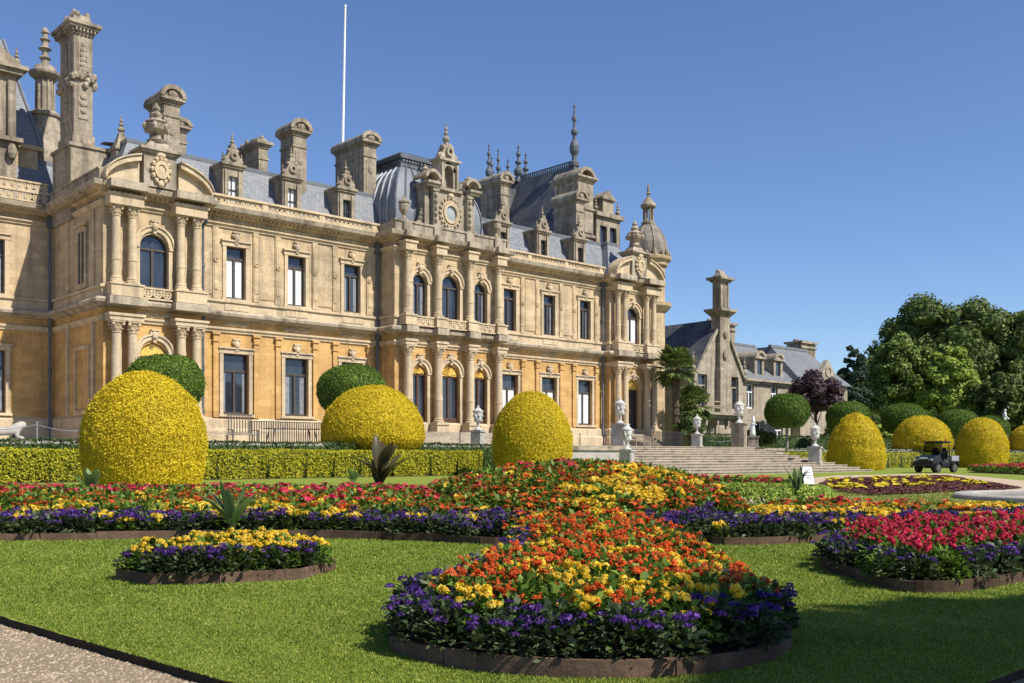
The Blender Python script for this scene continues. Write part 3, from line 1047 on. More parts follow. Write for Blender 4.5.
# urns, finials
def finial(mbx, x, y, z, h, w):
    P = [(1, 0), (1, .06), (.6, .09), (.5, .16), (.95, .22), (1.0, .30), (.75, .36), (.4, .40), (.35, .46), (.7, .50), (.7, .54), (.3, .58), (.25, .66), (.5, .70), (.5, .74), (.22, .78), (.16, .88), (.3, .91), (.1, .95), (.03, 1)]
    mbx.lathe([(a * w, b * h) for a, b in P], 10, x, y, z)
def urn(mbx, x, y, z, h, w):
    P = [(.75, 0), (.75, .06), (.45, .1), (.3, .2), (.5, .27), (.9, .42), (1.0, .58), (.85, .66), (1.1, .70), (1.1, .74), (.7, .80), (.35, .86), (.2, .9), (.25, .95), (.02, 1)]
    mbx.lathe([(a * w, b * h) for a, b in P], 12, x, y, z)

# dormers
def dormer(xc, y0, w, z0, zt, ztip, back=2.6, pale_pane=True):
    T = Matrix.Translation((xc, y0, 0))
    m = MB(T)
    h = w / 2
    e = 0.36
    m.box(-h, -h + e, 0, back, z0, zt)
    m.box(h - e, h, 0, back, z0, zt)
    m.box(-h + e, h - e, 0.3, back, z0, zt)
    m.box(-h + e, h - e, 0, 0.3, zt - 0.5, zt)
    m.box(-h + e, h - e, 0, 0.3, z0, z0 + 0.3)
    m.box(-h + 0.1, -h + 0.34, -0.1, -0.003, z0 + 0.2, zt - 0.15)
    m.box(h - 0.34, h - 0.1, -0.1, -0.003, z0 + 0.2, zt - 0.15)
    m.box(-h - 0.06, h + 0.06, -0.12, back, zt + 0.003, zt + 0.14)
    m.box(-h - 0.14, h + 0.14, -0.22, back, zt + 0.143, zt + 0.3)
    o = part(m, 'dormer', 'stone_grey')
    g = MB(T)
    g.box(-h + e, h - e, 0.24, 0.29, z0 + 0.3, zt - 0.5)
    part(g, 'pane', 'blind' if pale_pane else 'glass', o)  # pale panes take the blind colour, the rest dark glass
    g = MB(T)
    g.box(-0.03, 0.03, 0.18, 0.24, z0 + 0.3, zt - 0.5)
    g.box(-h + e, h - e, 0.18, 0.235, (z0 + zt) / 2 - 0.05, (z0 + zt) / 2 + 0.02)
    part(g, 'window_frame', 'window_wood', o)
    p = MB(T)
    zz = zt + 0.3
    hh = ztip - zz
    p.prism([(-h * 0.95, zz), (h * 0.95, zz), (h * 0.62, zz + hh * 0.28), (h * 0.4, zz + hh * 0.42), (h * 0.22, zz + hh * 0.72), (-h * 0.22, zz + hh * 0.72), (-h * 0.4, zz + hh * 0.42), (-h * 0.62, zz + hh * 0.28)], -0.1, 0.35)
    p.ring(0, zz + hh * 0.28, 0.12, 0.27, -0.22, -0.08, 10)
    for s in (-1, 1):
        p.blob((s * h * 0.72, 0.05, zz + 0.22), 0.2, 0.18, 0.2, 7, 5)
        p.blob((s * h * 0.42, 0.0, zz + hh * 0.48), 0.13, 0.14, 0.13, 6, 4)
        finial(p, s * h * 0.92, 0.1, zz, 0.75, 0.12)
    p.blob((0, 0.05, zz + hh * 0.6), 0.2, 0.2, 0.16, 7, 5)
    finial(p, 0, 0.1, zz + hh * 0.7, hh * 0.5, 0.14)
    part(p, 'dormer_gable', 'stone_grey', o)
    return o
for i, x in enumerate((29.45, 33.6, 37.8)):
    dormer(x, 57.55, 1.36, 16.36, 18.95, 20.9, pale_pane=i < 2)
for x in (52.15, 56.5, 60.8):
    dormer(x, 57.55, 1.36, 16.36, 18.95, 20.9, pale_pane=False)

# chimneys
def chimney(x0, x1, y0, y1, z0, zb, zt, arch=True, mat='stone_grey', name='chimney'):
    m = MB()
    e = 0.27
    xa, xb, ya, yb = x0 + e, x1 - e, y0 + e, y1 - e
    m.box(xa, xb, ya, yb, z0, zb)
    m.box(xa - 0.1, xb + 0.1, ya - 0.1, yb + 0.1, z0, z0 + 0.5)
    m.box(xa - 0.06, xb + 0.06, ya - 0.06, yb + 0.06, zb - 0.75, zb - 0.6)
    w = xb - xa
    m.box(xa + w * 0.18, xb - w * 0.18, ya - 0.05, ya - 0.002, z0 + 0.9, zb - 1.0)
    m.blob(((xa + xb) / 2, ya - 0.06, zb - 1.6), w * 0.22, 0.09, 0.35, 7, 5)
    m.blob(((xa + xb) / 2, ya - 0.06, z0 + 1.4), w * 0.2, 0.09, 0.3, 7, 5)
    L = yb - ya
    for k in range(max(1, int(L / 0.9))):
        yy = ya + L * (k + 0.5) / max(1, int(L / 0.9))
        m.box(xa - 0.06, xa - 0.002, yy - 0.28, yy + 0.28, z0 + 1.0, zb - 1.0)
    # cap mouldings
    for a, b, o in ((0.0, 0.12, 0.07), (0.123, 0.24, 0.16), (0.243, 0.42, 0.27)):
        m.box(xa - o, xb + o, ya - o, yb + o, zb + a, zb + b)
    zz = zb + 0.423
    if arch:
        xc, r = (x0 + x1) / 2, (x1 - x0) / 2
        k = 10
        s = (zt - zz) / r
        pts = [(xc + r * math.cos(math.pi * i / k), zz + r * s * math.sin(math.pi * i / k)) for i in range(k + 1)]
        m.prism(pts, y0 + 0.14, y1)
        m2 = [(xc + (r + 0.07) * math.cos(math.pi * i / k), zz + (r * s + 0.07) * math.sin(math.pi * i / k)) for i in range(k + 1)]
        inn = [(xc + (r - 0.2) * math.cos(math.pi * i / k), zz + (r * s - 0.2) * math.sin(math.pi * i / k)) for i in range(k, -1, -1)]
        for i in range(k):
            a, b, c, d = m2[i], m2[i + 1], inn[k - i - 1], inn[k - i]
            m.prism([a, b, c, d], y0 - 0.05, y0 + 0.137)
        m.blob((xc, y0 + 0.1, zz + 0.22), r * 0.4, 0.1, 0.24, 7, 5)
        for k in range(max(2, int((y1 - y0) / 0.35))):
            m.blob((xc, y0 + 0.3 + 0.35 * k, zt + 0.02), 0.12, 0.1, 0.12, 6, 4)
    else:
        m.frustum(xa - 0.1, xb + 0.1, ya - 0.1, yb + 0.1, zz, xa + 0.15, xb - 0.15, ya + 0.2, yb - 0.2, zt - 0.15)
        rq = random.Random(int(x0 * 10))
        for k in range(9):
            m.blob((rq.uniform(xa, xb), ya + L * (k + 0.5) / 9, zt - 0.2), 0.16, 0.16, 0.2, 6, 4)
    return part(m, name, mat)
chimney(34.2, 35.75, 58.6, 60.8, 16.5, 22.45, 23.55)
chimney(32.0, 33.2, 59.2, 62.6, 16.5, 21.3, 22.2, False)
chimney(40.1, 41.7, 59.0, 63.2, 16.5, 23.1, 24.1)
chimney(53.2, 54.65, 59.0, 62.0, 16.5, 22.7, 23.75)
chimney(61.9, 63.4, 59.0, 62.2, 16.5, 22.8, 23.9)
chimney(25.5, 27.05, 59.0, 61.7, 16.5, 22.6, 23.7)
chimney(28.6, 30.0, 64.5, 66.0, 19, 22.9, 23.8)
# the tall carved chimney at the left corner
m = MB()
xa, xb, ya, yb = 21.1, 22.2, 61.2, 63.5
hz = 0.55
m.box(xa - 0.35, xb + 0.75, ya - 0.5, yb + 0.3, 15.0, 19.3)
m.box(xa - 0.45, xb + 0.85, ya - 0.6, yb + 0.4, 19.304, 19.5)
m.box(xa - 0.1, xb + 0.1, ya - 0.1, yb + 0.1, 19.504, 20.2)
m.box(xa, xb, ya, yb, 20.2, 25.6 + hz)
m.T = Matrix.Translation((0, 0, hz))
for z in (20.5, 23.0):
    m.box(xa + 0.25, xb - 0.25, ya - 0.05, ya - 0.002, z + 0.1, z + 2.3)
    m.box(xa - 0.05, xa - 0.002, ya + 0.4, yb - 0.4, z + 0.1, z + 2.3)
for a, b, o in ((25.6, 25.75, 0.06), (25.753, 25.95, 0.14), (25.953, 26.1, 0.3), (26.103, 26.3, 0.42)):
    m.box(xa - o, xb + o, ya - o, yb + o, a, b)
for k in range(6):
    m.box(xa + 0.05 + 0.21 * k, xa + 0.15 + 0.21 * k, ya - 0.26, ya - 0.05, 25.76, 25.94)
for k in range(11):
    m.box(xa - 0.26, xa - 0.05, ya + 0.08 + 0.23 * k, ya + 0.18 + 0.23 * k, 25.76, 25.94)
m.frustum(xa - 0.1, xb + 0.1, ya - 0.1, yb + 0.1, 26.303, xa + 0.15, xb - 0.15, ya + 0.3, yb - 0.3, 26.9)
for k in range(10):
    m.blob((xa + 0.3 + 0.65 * (k % 2), ya + 0.3 + 0.22 * k, 26.9), 0.22, 0.2, 0.22 + 0.12 * (k % 3), 6, 4)
rq = random.Random(5)
for k in range(26):                              # carved garland round the middle
    a = k / 26
    if a < 0.4:
        c = (xa - 0.1 + a / 0.4 * (xb - xa + 0.2), ya - 0.12, 22.95 + rq.uniform(-0.35, 0.3))
    else:
        c = (xa - 0.12, ya + (a - 0.4) / 0.6 * (yb - ya), 22.9 + rq.uniform(-0.4, 0.3))
    m.blob(c, 0.2, 0.2, 0.22, 6, 4)
m.blob((xb + 0.1, ya + 0.1, 22.8), 0.24, 0.24, 0.4, 6, 5)
for z, r in ((25.0, .13), (24.7, .2), (24.4, .24), (24.1, .2), (23.8, .24), (23.5, .3), (21.9, .2), (21.5, .26), (21.1, .2)):
    m.blob(((xa + xb) / 2, ya - 0.07, z), r, 0.1, 0.2, 7, 5)
    m.blob((xa - 0.07, (ya + yb) / 2, z), 0.1, r * 1.6, 0.22, 7, 5)
m.T = None
part(m, 'carved_chimney', 'stone_grey')
m = MB()                                         # small pinnacle beside it
m.box(22.9, 23.8, 59.3, 60.2, 16.4, 19.2)
m.box(22.8, 23.9, 59.2, 60.3, 19.204, 19.4)
m.frustum(22.9, 23.8, 59.3, 60.2, 19.4, 23.2, 23.5, 59.6, 59.9, 20.3)
finial(m, 23.35, 59.75, 20.2, 1.2, 0.22)
part(m, 'pinnacle', 'stone_grey')
# stone lantern with conical roof
m = MB()
lx, ly = 21.65, 68.0
m.lathe([(1.3, 19.0), (1.28, 20.6), (1.2, 21.2), (1.05, 22.0), (0.85, 22.9)], 16, lx, ly)
m.lathe([(1.0, 22.9), (1.05, 23.05), (0.85, 23.2)], 16, lx, ly)
part(m, 'turret_cap', 'stone_weathered', smooth=False)
m = MB()
m.lathe([(0.55, 23.2), (0.52, 25.3), (0.7, 25.4), (0.95, 25.6), (1.0, 25.75), (0.75, 25.85), (0.6, 26.2), (0.3, 26.35)], 16, lx, ly)
for k in range(12):
    a = math.pi * k / 6
    m.tube((lx + 0.56 * math.cos(a), ly + 0.56 * math.sin(a), 23.25), (lx + 0.54 * math.cos(a), ly + 0.54 * math.sin(a), 25.3), 0.07, 0.07, 5)
m.lathe([(.28, 26.2), (.22, 26.6), (.36, 26.75), (.2, 26.9), (.2, 27.2), (.42, 27.35), (.22, 27.5), (.2, 27.8), (.33, 27.95), (.16, 28.1), (.16, 28.3), (.26, 28.4), (.2, 28.6), (.05, 28.75)], 10, lx, ly)
part(m, 'stone_lantern', 'stone_grey')
# roof and tall dormer of the left wing
m = MB()
m.box(4, 20.7, 66.4, 66.8, 16.4, 20.2)
m.box(4, 20.95, 66.2, 66.8, 20.204, 20.45)
part(m, 'attic_wall', 'stone_pale')
m = MB()
m.add([(4, 66.3, 20.45), (20.9, 66.3, 20.45), (19.7, 70, 28.0), (4, 70, 28.0), (19.7, 76, 28.0), (20.9, 76, 20.45), (4, 76, 28.0)],
      [(0, 1, 2, 3), (1, 5, 4, 2), (3, 2, 4, 6)])
part(m, 'wing_roof', 'slate')
m = MB()
m.tube((20.9, 66.3, 20.5), (19.7, 70, 28.05), 0.1, 0.1, 6)
part(m, 'hip_lead', 'lead')
m = MB()
m.box(15.6, 19.2, 65.6, 68, 16.4, 24.3)
for x in (15.9, 18.9):
    m.box(x - 0.22, x + 0.22, 65.35, 65.6, 20.4, 23.9)
    m.blob((x, 65.35, 19.6), 0.3, 0.25, 0.5, 7, 5)
m.box(15.3, 19.5, 65.2, 68.2, 24.304, 24.6)
m.box(15.1, 19.75, 65.0, 68.2, 24.604, 24.85)
m.prism([(15.4, 24.85), (19.5, 24.85), (17.45, 26.4)], 65.2, 66)
m.box(15.3, 19.5, 65.2, 68.2, 20.2, 20.45)
finial(m, 19.2, 65.5, 24.85, 1.2, 0.22)
finial(m, 17.45, 65.5, 26.2, 1.6, 0.25)
part(m, 'tall_dormer', 'stone_grey')

# broken segmental pediments with cartouche on the end pavilions
def pediment(xc, urn_z=True):
    Y0 = YP - 0.95
    for s in (-1, 1):
        m = MB()
        # quarter arcs rising to the centre
        k = 8
        out, inn = [], []
        for i in range(k + 1):
            a = R_(8 + 58 * i / k)
            R0 = 3.4
            ox = 3.15 - (R0 * (math.cos(R_(8)) - math.cos(a)))
            oz = 16.3 + R0 * 0.5 * (math.sin(a) - math.sin(R_(8)))
            out.append((xc + s * ox, oz + 0.3))
            inn.append((xc + s * ox * 0.985, oz))
        for i in range(k):
            m.prism([inn[i], inn[i + 1], out[i + 1], out[i]], Y0 - 0.1, Y0 + 0.9)
            m.prism([(inn[i][0], 16.33), (inn[i + 1][0], 16.33), inn[i + 1], inn[i]], Y0 + 0.25, Y0 + 0.9)
            m.prism([(out[i][0], out[i][1] + 0.002), (out[i + 1][0], out[i + 1][1] + 0.002), (out[i + 1][0], out[i + 1][1] + 0.09), (out[i][0], out[i][1] + 0.09)], Y0 - 0.2, Y0 + 0.9)
        part(m, 'broken_pediment', 'stone_trim')
    m = MB()
    m.box(xc - 0.95, xc + 0.95, Y0 + 0.1, Y0 + 1.3, 16.33, 18.2)
    m.box(xc - 1.05, xc + 1.05, Y0 - 0.05, Y0 + 1.4, 18.204, 18.35)
    m.box(xc - 1.2, xc + 1.2, Y0 - 0.18, Y0 + 1.5, 18.354, 18.5)
    m.frustum(xc - 0.9, xc + 0.9, Y0 + 0.1, Y0 + 1.2, 18.5, xc - 0.5, xc + 0.5, Y0 + 0.3, Y0 + 1.0, 18.95)
    m.lathe([(.45, 18.95), (.55, 19.1), (.36, 19.2), (.3, 19.4), (.62, 19.7), (.72, 19.95), (.5, 20.05), (.66, 20.15), (.28, 20.4), (.36, 20.6), (.16, 20.8), (.24, 20.95), (.04, 21.3)], 12, xc, Y0 + 0.65)
    for k in range(6):
        a = math.pi * k / 3
        m.blob((xc + 0.66 * math.cos(a), Y0 + 0.65 + 0.66 * math.sin(a), 19.85), 0.16, 0.16, 0.24, 6, 4)
    part(m, 'urn_pedestal', 'stone_weathered')
    m = MB()
    m.ring(xc, 17.3, 0.3, 0.52, Y0 - 0.15, Y0 + 0.1, 14, 0.8)
    m.blob((xc, Y0 + 0.02, 17.3), 0.3, 0.14, 0.36, 10, 6)
    for a in range(0, 360, 30):
        c, s = math.cos(R_(a)), math.sin(R_(a))
        m.blob((xc + 0.5 * c, Y0, 17.3 + 0.68 * s), 0.15, 0.14, 0.16, 6, 4)
    m.blob((xc, Y0, 18.15), 0.3, 0.16, 0.2, 8, 5)
    m.blob((xc, Y0, 16.5), 0.2, 0.16, 0.2, 8, 5)
    part(m, 'cartouche', 'stone_trim')
pediment(23.9)
pediment(66.0)

# centre: square lead dome
m = MB()
dx0, dx1, dy0, dy1 = 41.1, 48.8, 56.5, 64.2
prof = [(0.1, 16.6), (-0.06, 17.4), (-0.12, 18.2), (-0.05, 19.0), (0.16, 19.8), (0.5, 20.55), (0.95, 21.2), (1.5, 21.7), (2.1, 22.05)]
for i in range(len(prof) - 1):
    (a, za), (b, zb_) = prof[i], prof[i + 1]
    m.frustum(dx0 + a, dx1 - a, dy0 + a, dy1 - a, za, dx0 + b, dx1 - b, dy0 + b, dy1 - b, zb_)
dome = part(m, 'square_dome', 'lead')
N = 9
for side in range(2):
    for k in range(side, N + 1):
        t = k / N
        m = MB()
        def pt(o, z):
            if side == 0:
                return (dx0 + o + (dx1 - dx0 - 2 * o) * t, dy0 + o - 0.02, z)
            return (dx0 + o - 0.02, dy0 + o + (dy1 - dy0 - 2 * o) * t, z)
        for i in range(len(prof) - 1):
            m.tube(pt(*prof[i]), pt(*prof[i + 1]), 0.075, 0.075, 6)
        part(m, 'lead_roll', 'lead_light' if side else 'lead_dark', dome)  # light-catching rolls on one face, shade lines on the other, put into the colour
m = MB()
a = 1.95
x0, x1, y0, y1 = dx0 + a, dx1 - a, dy0 + a, dy1 - a
m.box(x0 - 0.1, x1 + 0.1, y0 - 0.1, y1 + 0.1, 21.98, 22.2)
m.box(x0 - 0.2, x1 + 0.2, y0 - 0.2, y1 + 0.2, 22.55, 22.85)
for k in range(14):
    xx = x0 + (x1 - x0) * (k + 0.5) / 14
    yy = y0 + (y1 - y0) * (k + 0.5) / 14
    for c in ((xx, y0), (x0, yy)):
        m.blob((c[0], c[1], 22.38), 0.17, 0.17, 0.2, 6, 4)
        m.blob((c[0], c[1], 22.95), 0.1, 0.1, 0.1, 5, 3)
part(m, 'dome_crest', 'lead_dark', dome)

# centre frontispiece with round window
TF = Matrix.Translation((CX + 0.3, 0.5, 17.1)) @ Matrix.Diagonal((0.80, 1, 0.88, 1)) @ Matrix.Translation((-CX, 0, -17.1))
m = MB(TF)
Y0 = YC - 0.1
m.box(CX - 1.75, CX + 1.75, Y0, Y0 + 1.2, 17.1, 20.3)
for s in (-1, 1):
    m.box(CX + s * 1.95 - 0.22, CX + s * 1.95 + 0.22, Y0 - 0.35, Y0 + 1.0, 17.1, 20.3)
    m.box(CX + s * 1.95 - 0.32, CX + s * 1.95 + 0.32, Y0 - 0.45, Y0 + 1.0, 20.0, 20.3)
    m.box(CX + s * 2.6 - 0.25, CX + s * 2.6 + 0.25, Y0, Y0 + 1.0, 17.1, 20.3)
    m.box(CX + s * 2.4 - 0.55, CX + s * 2.4 + 0.6, Y0 - 0.55, Y0 + 1.1, 20.304, 20.5)
    m.box(CX + s * 2.4 - 0.65, CX + s * 2.4 + 0.7, Y0 - 0.68, Y0 + 1.2, 20.504, 20.7)
    for i in range(7):                           # scroll buttress
        t = i / 6
        m.blob((CX + s * (2.75 + 0.35 * t * t), Y0 + 0.4, 19.6 - 2.2 * t), 0.14 + 0.1 * t, 0.3, 0.3, 7, 5)
    m.blob((CX + s * 3.2, Y0 + 0.35, 17.35), 0.3, 0.3, 0.3, 8, 6)
    for i in range(5):
        m.blob((CX + s * 1.95, Y0 - 0.42, 19.7 - 0.5 * i), 0.17, 0.14, 0.24, 6, 5)
    # quarter pediment shoulders
    m.arc(CX + s * 2.3, 20.75, 0.7, 0.95, Y0 - 0.5, Y0 + 1.0, 20, 160, 8)
    urn(m, CX + s * 2.5, Y0 + 0.3, 20.7, 1.5, 0.34)
    m.blob((CX + s * 1.5, Y0 + 0.2, 20.9), 0.4, 0.3, 0.4, 7, 5)
m.box(CX - 1.3, CX + 1.3, Y0 - 0.2, Y0 + 1.1, 20.304, 20.55)
m.box(CX - 1.05, CX - 0.5, Y0 + 0.1, Y0 + 1.0, 20.55, 22.6)
m.box(CX + 0.5, CX + 1.05, Y0 + 0.1, Y0 + 1.0, 20.55, 22.6)
m.box(CX - 0.5, CX + 0.5, Y0 + 0.7, Y0 + 1.0, 20.55, 22.6)
m.arc(CX, 22.0, 0.5, 0.75, Y0 + 0.1, Y0 + 0.7, 0, 180, 10)
m.box(CX - 1.05, CX + 1.05, Y0 + 0.1, Y0 + 1.0, 22.604, 22.8)
m.box(CX - 1.25, CX + 1.25, Y0 - 0.1, Y0 + 1.1, 22.804, 23.0)
m.prism([(CX - 1.0, 23.0), (CX + 1.0, 23.0), (CX + 0.6, 23.7), (CX + 0.3, 24.3), (CX - 0.3, 24.3), (CX - 0.6, 23.7)], Y0 + 0.1, Y0 + 0.8)
m.ring(CX, 23.6, 0.18, 0.4, Y0 - 0.1, Y0 + 0.12, 10)
for s in (-1, 1):
    m.blob((CX + s * 0.85, Y0 + 0.3, 23.25), 0.28, 0.25, 0.28, 7, 5)
    m.blob((CX + s * 0.5, Y0 + 0.3, 24.0), 0.2, 0.2, 0.22, 6, 4)
    m.box(CX + s * 0.85 - 0.12, CX + s * 0.85 + 0.12, Y0 - 0.06, Y0 + 0.1, 20.6, 22.6)
front = part(m, 'frontispiece', 'stone_wing')
m = MB(TF)
finial(m, CX, Y0 + 0.45, 24.2, 1.9, 0.3)
part(m, 'finial', 'stone_weathered', front)
m = MB(TF)
m.ring(CX, 18.55, 0.62, 0.86, Y0 - 0.2, Y0 + 0.02, 20)
m.ring(CX, 18.55, 0.9, 1.05, Y0 - 0.12, Y0 + 0.02, 20)
for k in range(18):
    a = 2 * math.pi * k / 18
    m.blob((CX + 1.18 * math.cos(a), Y0 - 0.06, 18.55 + 1.2 * math.sin(a)), 0.15, 0.13, 0.16, 6, 4)
m.blob((CX, Y0 - 0.1, 19.95), 0.34, 0.2, 0.24, 8, 5)
m.blob((CX, Y0 - 0.1, 17.2), 0.3, 0.2, 0.2, 8, 5)
part(m, 'round_window_frame', 'stone_trim', front)
m = MB(TF)
m.prism([(CX + 0.64 * math.cos(2 * math.pi * k / 20), 18.55 + 0.64 * math.sin(2 * math.pi * k / 20)) for k in range(20)], Y0 - 0.06, Y0 - 0.02)
part(m, 'round_pane', 'dull_pane', front)
for x in (40.75, 49.2):
    m = MB()
    urn(m, x, YC - 0.15, 17.1, 1.7, 0.36)
    part(m, 'parapet_urn', 'stone_grey')

# big slate roof behind on the right, with cresting and finials
m = MB()
rx, ya, yb = 69.7, 66.4, 76.5
m.add([(64.6, 63.4, 18.5), (72.6, 63.4, 18.5), (74.8, 80, 18.5), (64.6, 80, 18.5), (rx - .3, ya, 28.9), (rx + .3, ya, 28.9), (rx + .3, yb, 28.9), (rx - .3, yb, 28.9)],
      [(0, 1, 5, 4), (1, 2, 6, 5), (2, 3, 7, 6), (3, 0, 4, 7), (4, 5, 6, 7)])
big = part(m, 'great_roof', 'slate_dark')
m = MB()
m.box(64.8, 72.4, 63.6, 79.8, 1.71, 18.5)
part(m, 'rear_wall', 'stone_grey')
m = MB()
m.box(rx - 0.25, rx + 0.25, ya, yb, 28.9, 29.0)
m.box(rx - 0.06, rx + 0.06, ya, yb, 29.45, 29.55)
for k in range(34):
    yy = ya + (yb - ya) * (k + 0.5) / 34
    m.box(rx - 0.05, rx + 0.05, yy - 0.05, yy + 0.05, 29.0, 29.45)
    m.blob((rx, yy, 29.22), 0.07, 0.13, 0.13, 6, 4)
part(m, 'roof_cresting', 'lead_dark', big)
for x, y, h in ((rx, ya + 0.3, 6.4), (69.6, 74.5, 4.0), (71.6, 75.5, 3.8)):
    m = MB()
    finial(m, x, y, 28.9, h, 0.48)
    part(m, 'roof_finial', 'lead_dark', big)
for x, y, h in ((65.6, 74.5, 4.2), (67.3, 76.0, 3.6), (68.2, 76.0, 4.6), (68.6, 75.0, 3.4)):
    m = MB()
    finial(m, x, y, 28.0, h, 0.36)
    part(m, 'roof_finial', 'lead_dark', big)
m = MB()
m.box(64.5, 68.9, 74.0, 77.0, 18.5, 28.0)
part(m, 'roof_tower', 'slate_dark', big)
# stone block against that roof, and a gabled dormer tower to its right
m = MB()
m.box(65.7, 67.7, 62.4, 65.5, 16.4, 26.0)
for a, b, o in ((26.0, 26.15, 0.1), (26.153, 26.3, 0.22), (26.303, 26.5, 0.34), (23.5, 23.7, 0.12), (21.0, 21.25, 0.15)):
    m.box(65.7 - o, 67.7 + o, 62.4 - o, 65.5 + o, a, b)
m.arc(66.7, 26.2, 0.85, 1.15, 62.1, 65.6, 18, 162, 8)
m.box(66.1, 67.5, 62.3, 62.4, 21.4, 23.3)
m.ring(66.8, 24.8, 0.25, 0.55, 62.25, 62.4, 12)
part(m, 'chimney_block', 'stone_grey')
TT = Matrix.Translation((-3.3, -3.0, -0.9))
m = MB(TT)
for x0, x1 in ((72.1, 72.6), (73.55, 73.95), (74.9, 75.4)):
    m.box(x0, x1, 66, 66.4, 21.5, 24.3)
m.box(72.1, 75.4, 66.4, 68.5, 2.61, 24.3)
m.box(72.1, 75.4, 66, 66.397, 2.61, 21.5)
m.box(72.6, 73.55, 66, 66.397, 23.5, 24.3)
m.box(73.95, 74.9, 66, 66.397, 23.5, 24.3)
m.box(71.8, 75.7, 65.7, 68.6, 24.304, 24.7)
m.box(72.0, 75.5, 65.85, 66, 21.2, 21.45)
m.box(73.0, 74.5, 66, 68, 24.7, 26.0)
m.box(72.8, 74.7, 65.8, 68, 26.004, 26.2)
m.prism([(72.9, 26.2), (74.6, 26.2), (73.75, 26.9)], 65.9, 67.5)
finial(m, 72.2, 66.2, 24.7, 1.4, 0.25)
finial(m, 75.3, 66.2, 24.7, 1.4, 0.25)
tow = part(m, 'dormer_tower', 'stone_grey')
m = MB(TT)
m.box(72.6, 74.9, 66.3, 66.38, 21.5, 23.5)
part(m, 'pane', 'glass', tow)

# round corner turret with dome and cupola at the right end
tx, ty = 70.6, 58.3
m = MB()
m.lathe([(1.5, TZ), (1.5, 14.0), (1.7, 14.1), (2.05, 14.5), (2.1, 14.8), (1.5, 15.0), (1.5, 18.1), (1.75, 18.2), (1.8, 18.5), (2.05, 18.7), (2.1, 18.95), (1.7, 19.1)], 24, tx, ty)
tur = part(m, 'corner_turret', 'stone_pale')
m = MB()
m.lathe([(1.74, 19.1), (1.76, 19.6), (1.68, 20.3), (1.46, 20.95), (1.1, 21.5), (0.65, 21.88), (0.5, 22.05)], 24, tx, ty)
part(m, 'turret_dome', 'dome_stone', tur)
m = MB()
for k in range(8):
    a = 2 * math.pi * k / 8 + 0.2
    pr = [(1.74, 19.1), (1.76, 19.6), (1.68, 20.3), (1.46, 20.95), (1.1, 21.5), (0.65, 21.88)]
    for i in range(5):
        m.tube((tx + pr[i][0] * math.cos(a), ty + pr[i][0] * math.sin(a), pr[i][1]), (tx + pr[i + 1][0] * math.cos(a), ty + pr[i + 1][0] * math.sin(a), pr[i + 1][1]), 0.08, 0.08, 5)
    m.blob((tx + 1.9 * math.cos(a), ty + 1.9 * math.sin(a), 19.25), 0.2, 0.2, 0.35, 6, 4)
    a += 0.39
    m.blob((tx + 1.9 * math.cos(a), ty + 1.9 * math.sin(a), 19.2), 0.14, 0.14, 0.25, 6, 4)
part(m, 'dome_rib', 'stone_grey', tur)
m = MB()
m.lathe([(0.62, 22.0), (0.65, 22.2), (0.5, 22.3)], 12, tx, ty)
for k in range(6):
    a = 2 * math.pi * k / 6
    m.tube((tx + 0.4 * math.cos(a), ty + 0.4 * math.sin(a), 22.25), (tx + 0.4 * math.cos(a), ty + 0.4 * math.sin(a), 23.5), 0.1, 0.1, 6)
m.lathe([(0.55, 23.5), (0.7, 23.65), (0.72, 23.8), (0.55, 24.0), (0.3, 24.35), (0.15, 24.5), (0.1, 24.7), (0.22, 24.85), (0.1, 25.0), (0.12, 25.3), (0.02, 25.8)], 12, tx, ty)
part(m, 'cupola', 'stone_grey', tur)

# flagpole on the roof
fp = thing('flagpole', 'tall thin white flagpole rising from the roof behind the chimneys', 'flagpole', (41.9, 64.5, 20.0))
m = MB()
m.tube((0, 0, 0), (0.35, 0, 15.2), 0.13, 0.07, 8)
m.blob((0.35, 0, 15.25), 0.12, 0.12, 0.12, 8, 5)
m.build('pole', 'white_paint', fp)
m = MB()
m.lathe([(0.3, 0), (0.3, 0.4), (0.16, 0.6)], 10)
m.build('pole_base', 'lead', fp)

# ------------------------------------------------------------------ lower service wing to the right
wing = thing('service_wing', 'lower grey-gold stone wing with steep gable and slender tower chimney beyond the main house', 'house', (90, 58, TZ))
def wp(m, name, mat, parent=wing, smooth=False):
    return part(m, name, mat, parent, smooth)
WY = 58.0
m = MB()
wall_panel(m, 85.0, 95.0, WY + 0.6, TZ, 8.9, [(87.2, 1.3, 5.9, 8.4, False), (91.6, 1.3, 5.9, 8.4, False), (88.6, 1.5, 2.0, 4.6, False), (92.5, 1.5, 2.0, 4.6, False)])
wall_panel(m, 77.0, 85.0, WY, TZ, 9.0, [(78.3, 1.5, 5.6, 9.0 - 0.1, False), (83.4, 1.7, 5.6, 8.9, False), (78.0, 0.9, 2.3, 4.7, False), (79.2, 0.9, 2.3, 4.7, False)])
m.add([(77.0, WY, 9.0), (85.0, WY, 9.0), (82.9, WY, 12.5), (81.4, WY, 14.2), (79.6, WY, 12.5)], [(0, 1, 2, 3, 4)])
m.add([(77, WY, TZ), (77, 80, TZ), (77, 80, 9), (77, WY, 9)], [(0, 1, 2, 3)])
m.add([(85, WY, TZ), (85, WY + .6, TZ), (85, WY + .6, 9), (85, WY, 9)], [(0, 1, 2, 3)])
m.box(95.0, 104.9, WY - 0.4, 80, TZ, 9.0)
m.box(77.02, 95, 79.6, 80, TZ, 9.0)
wp(m, 'wall', 'stone_wing')
m = MB()
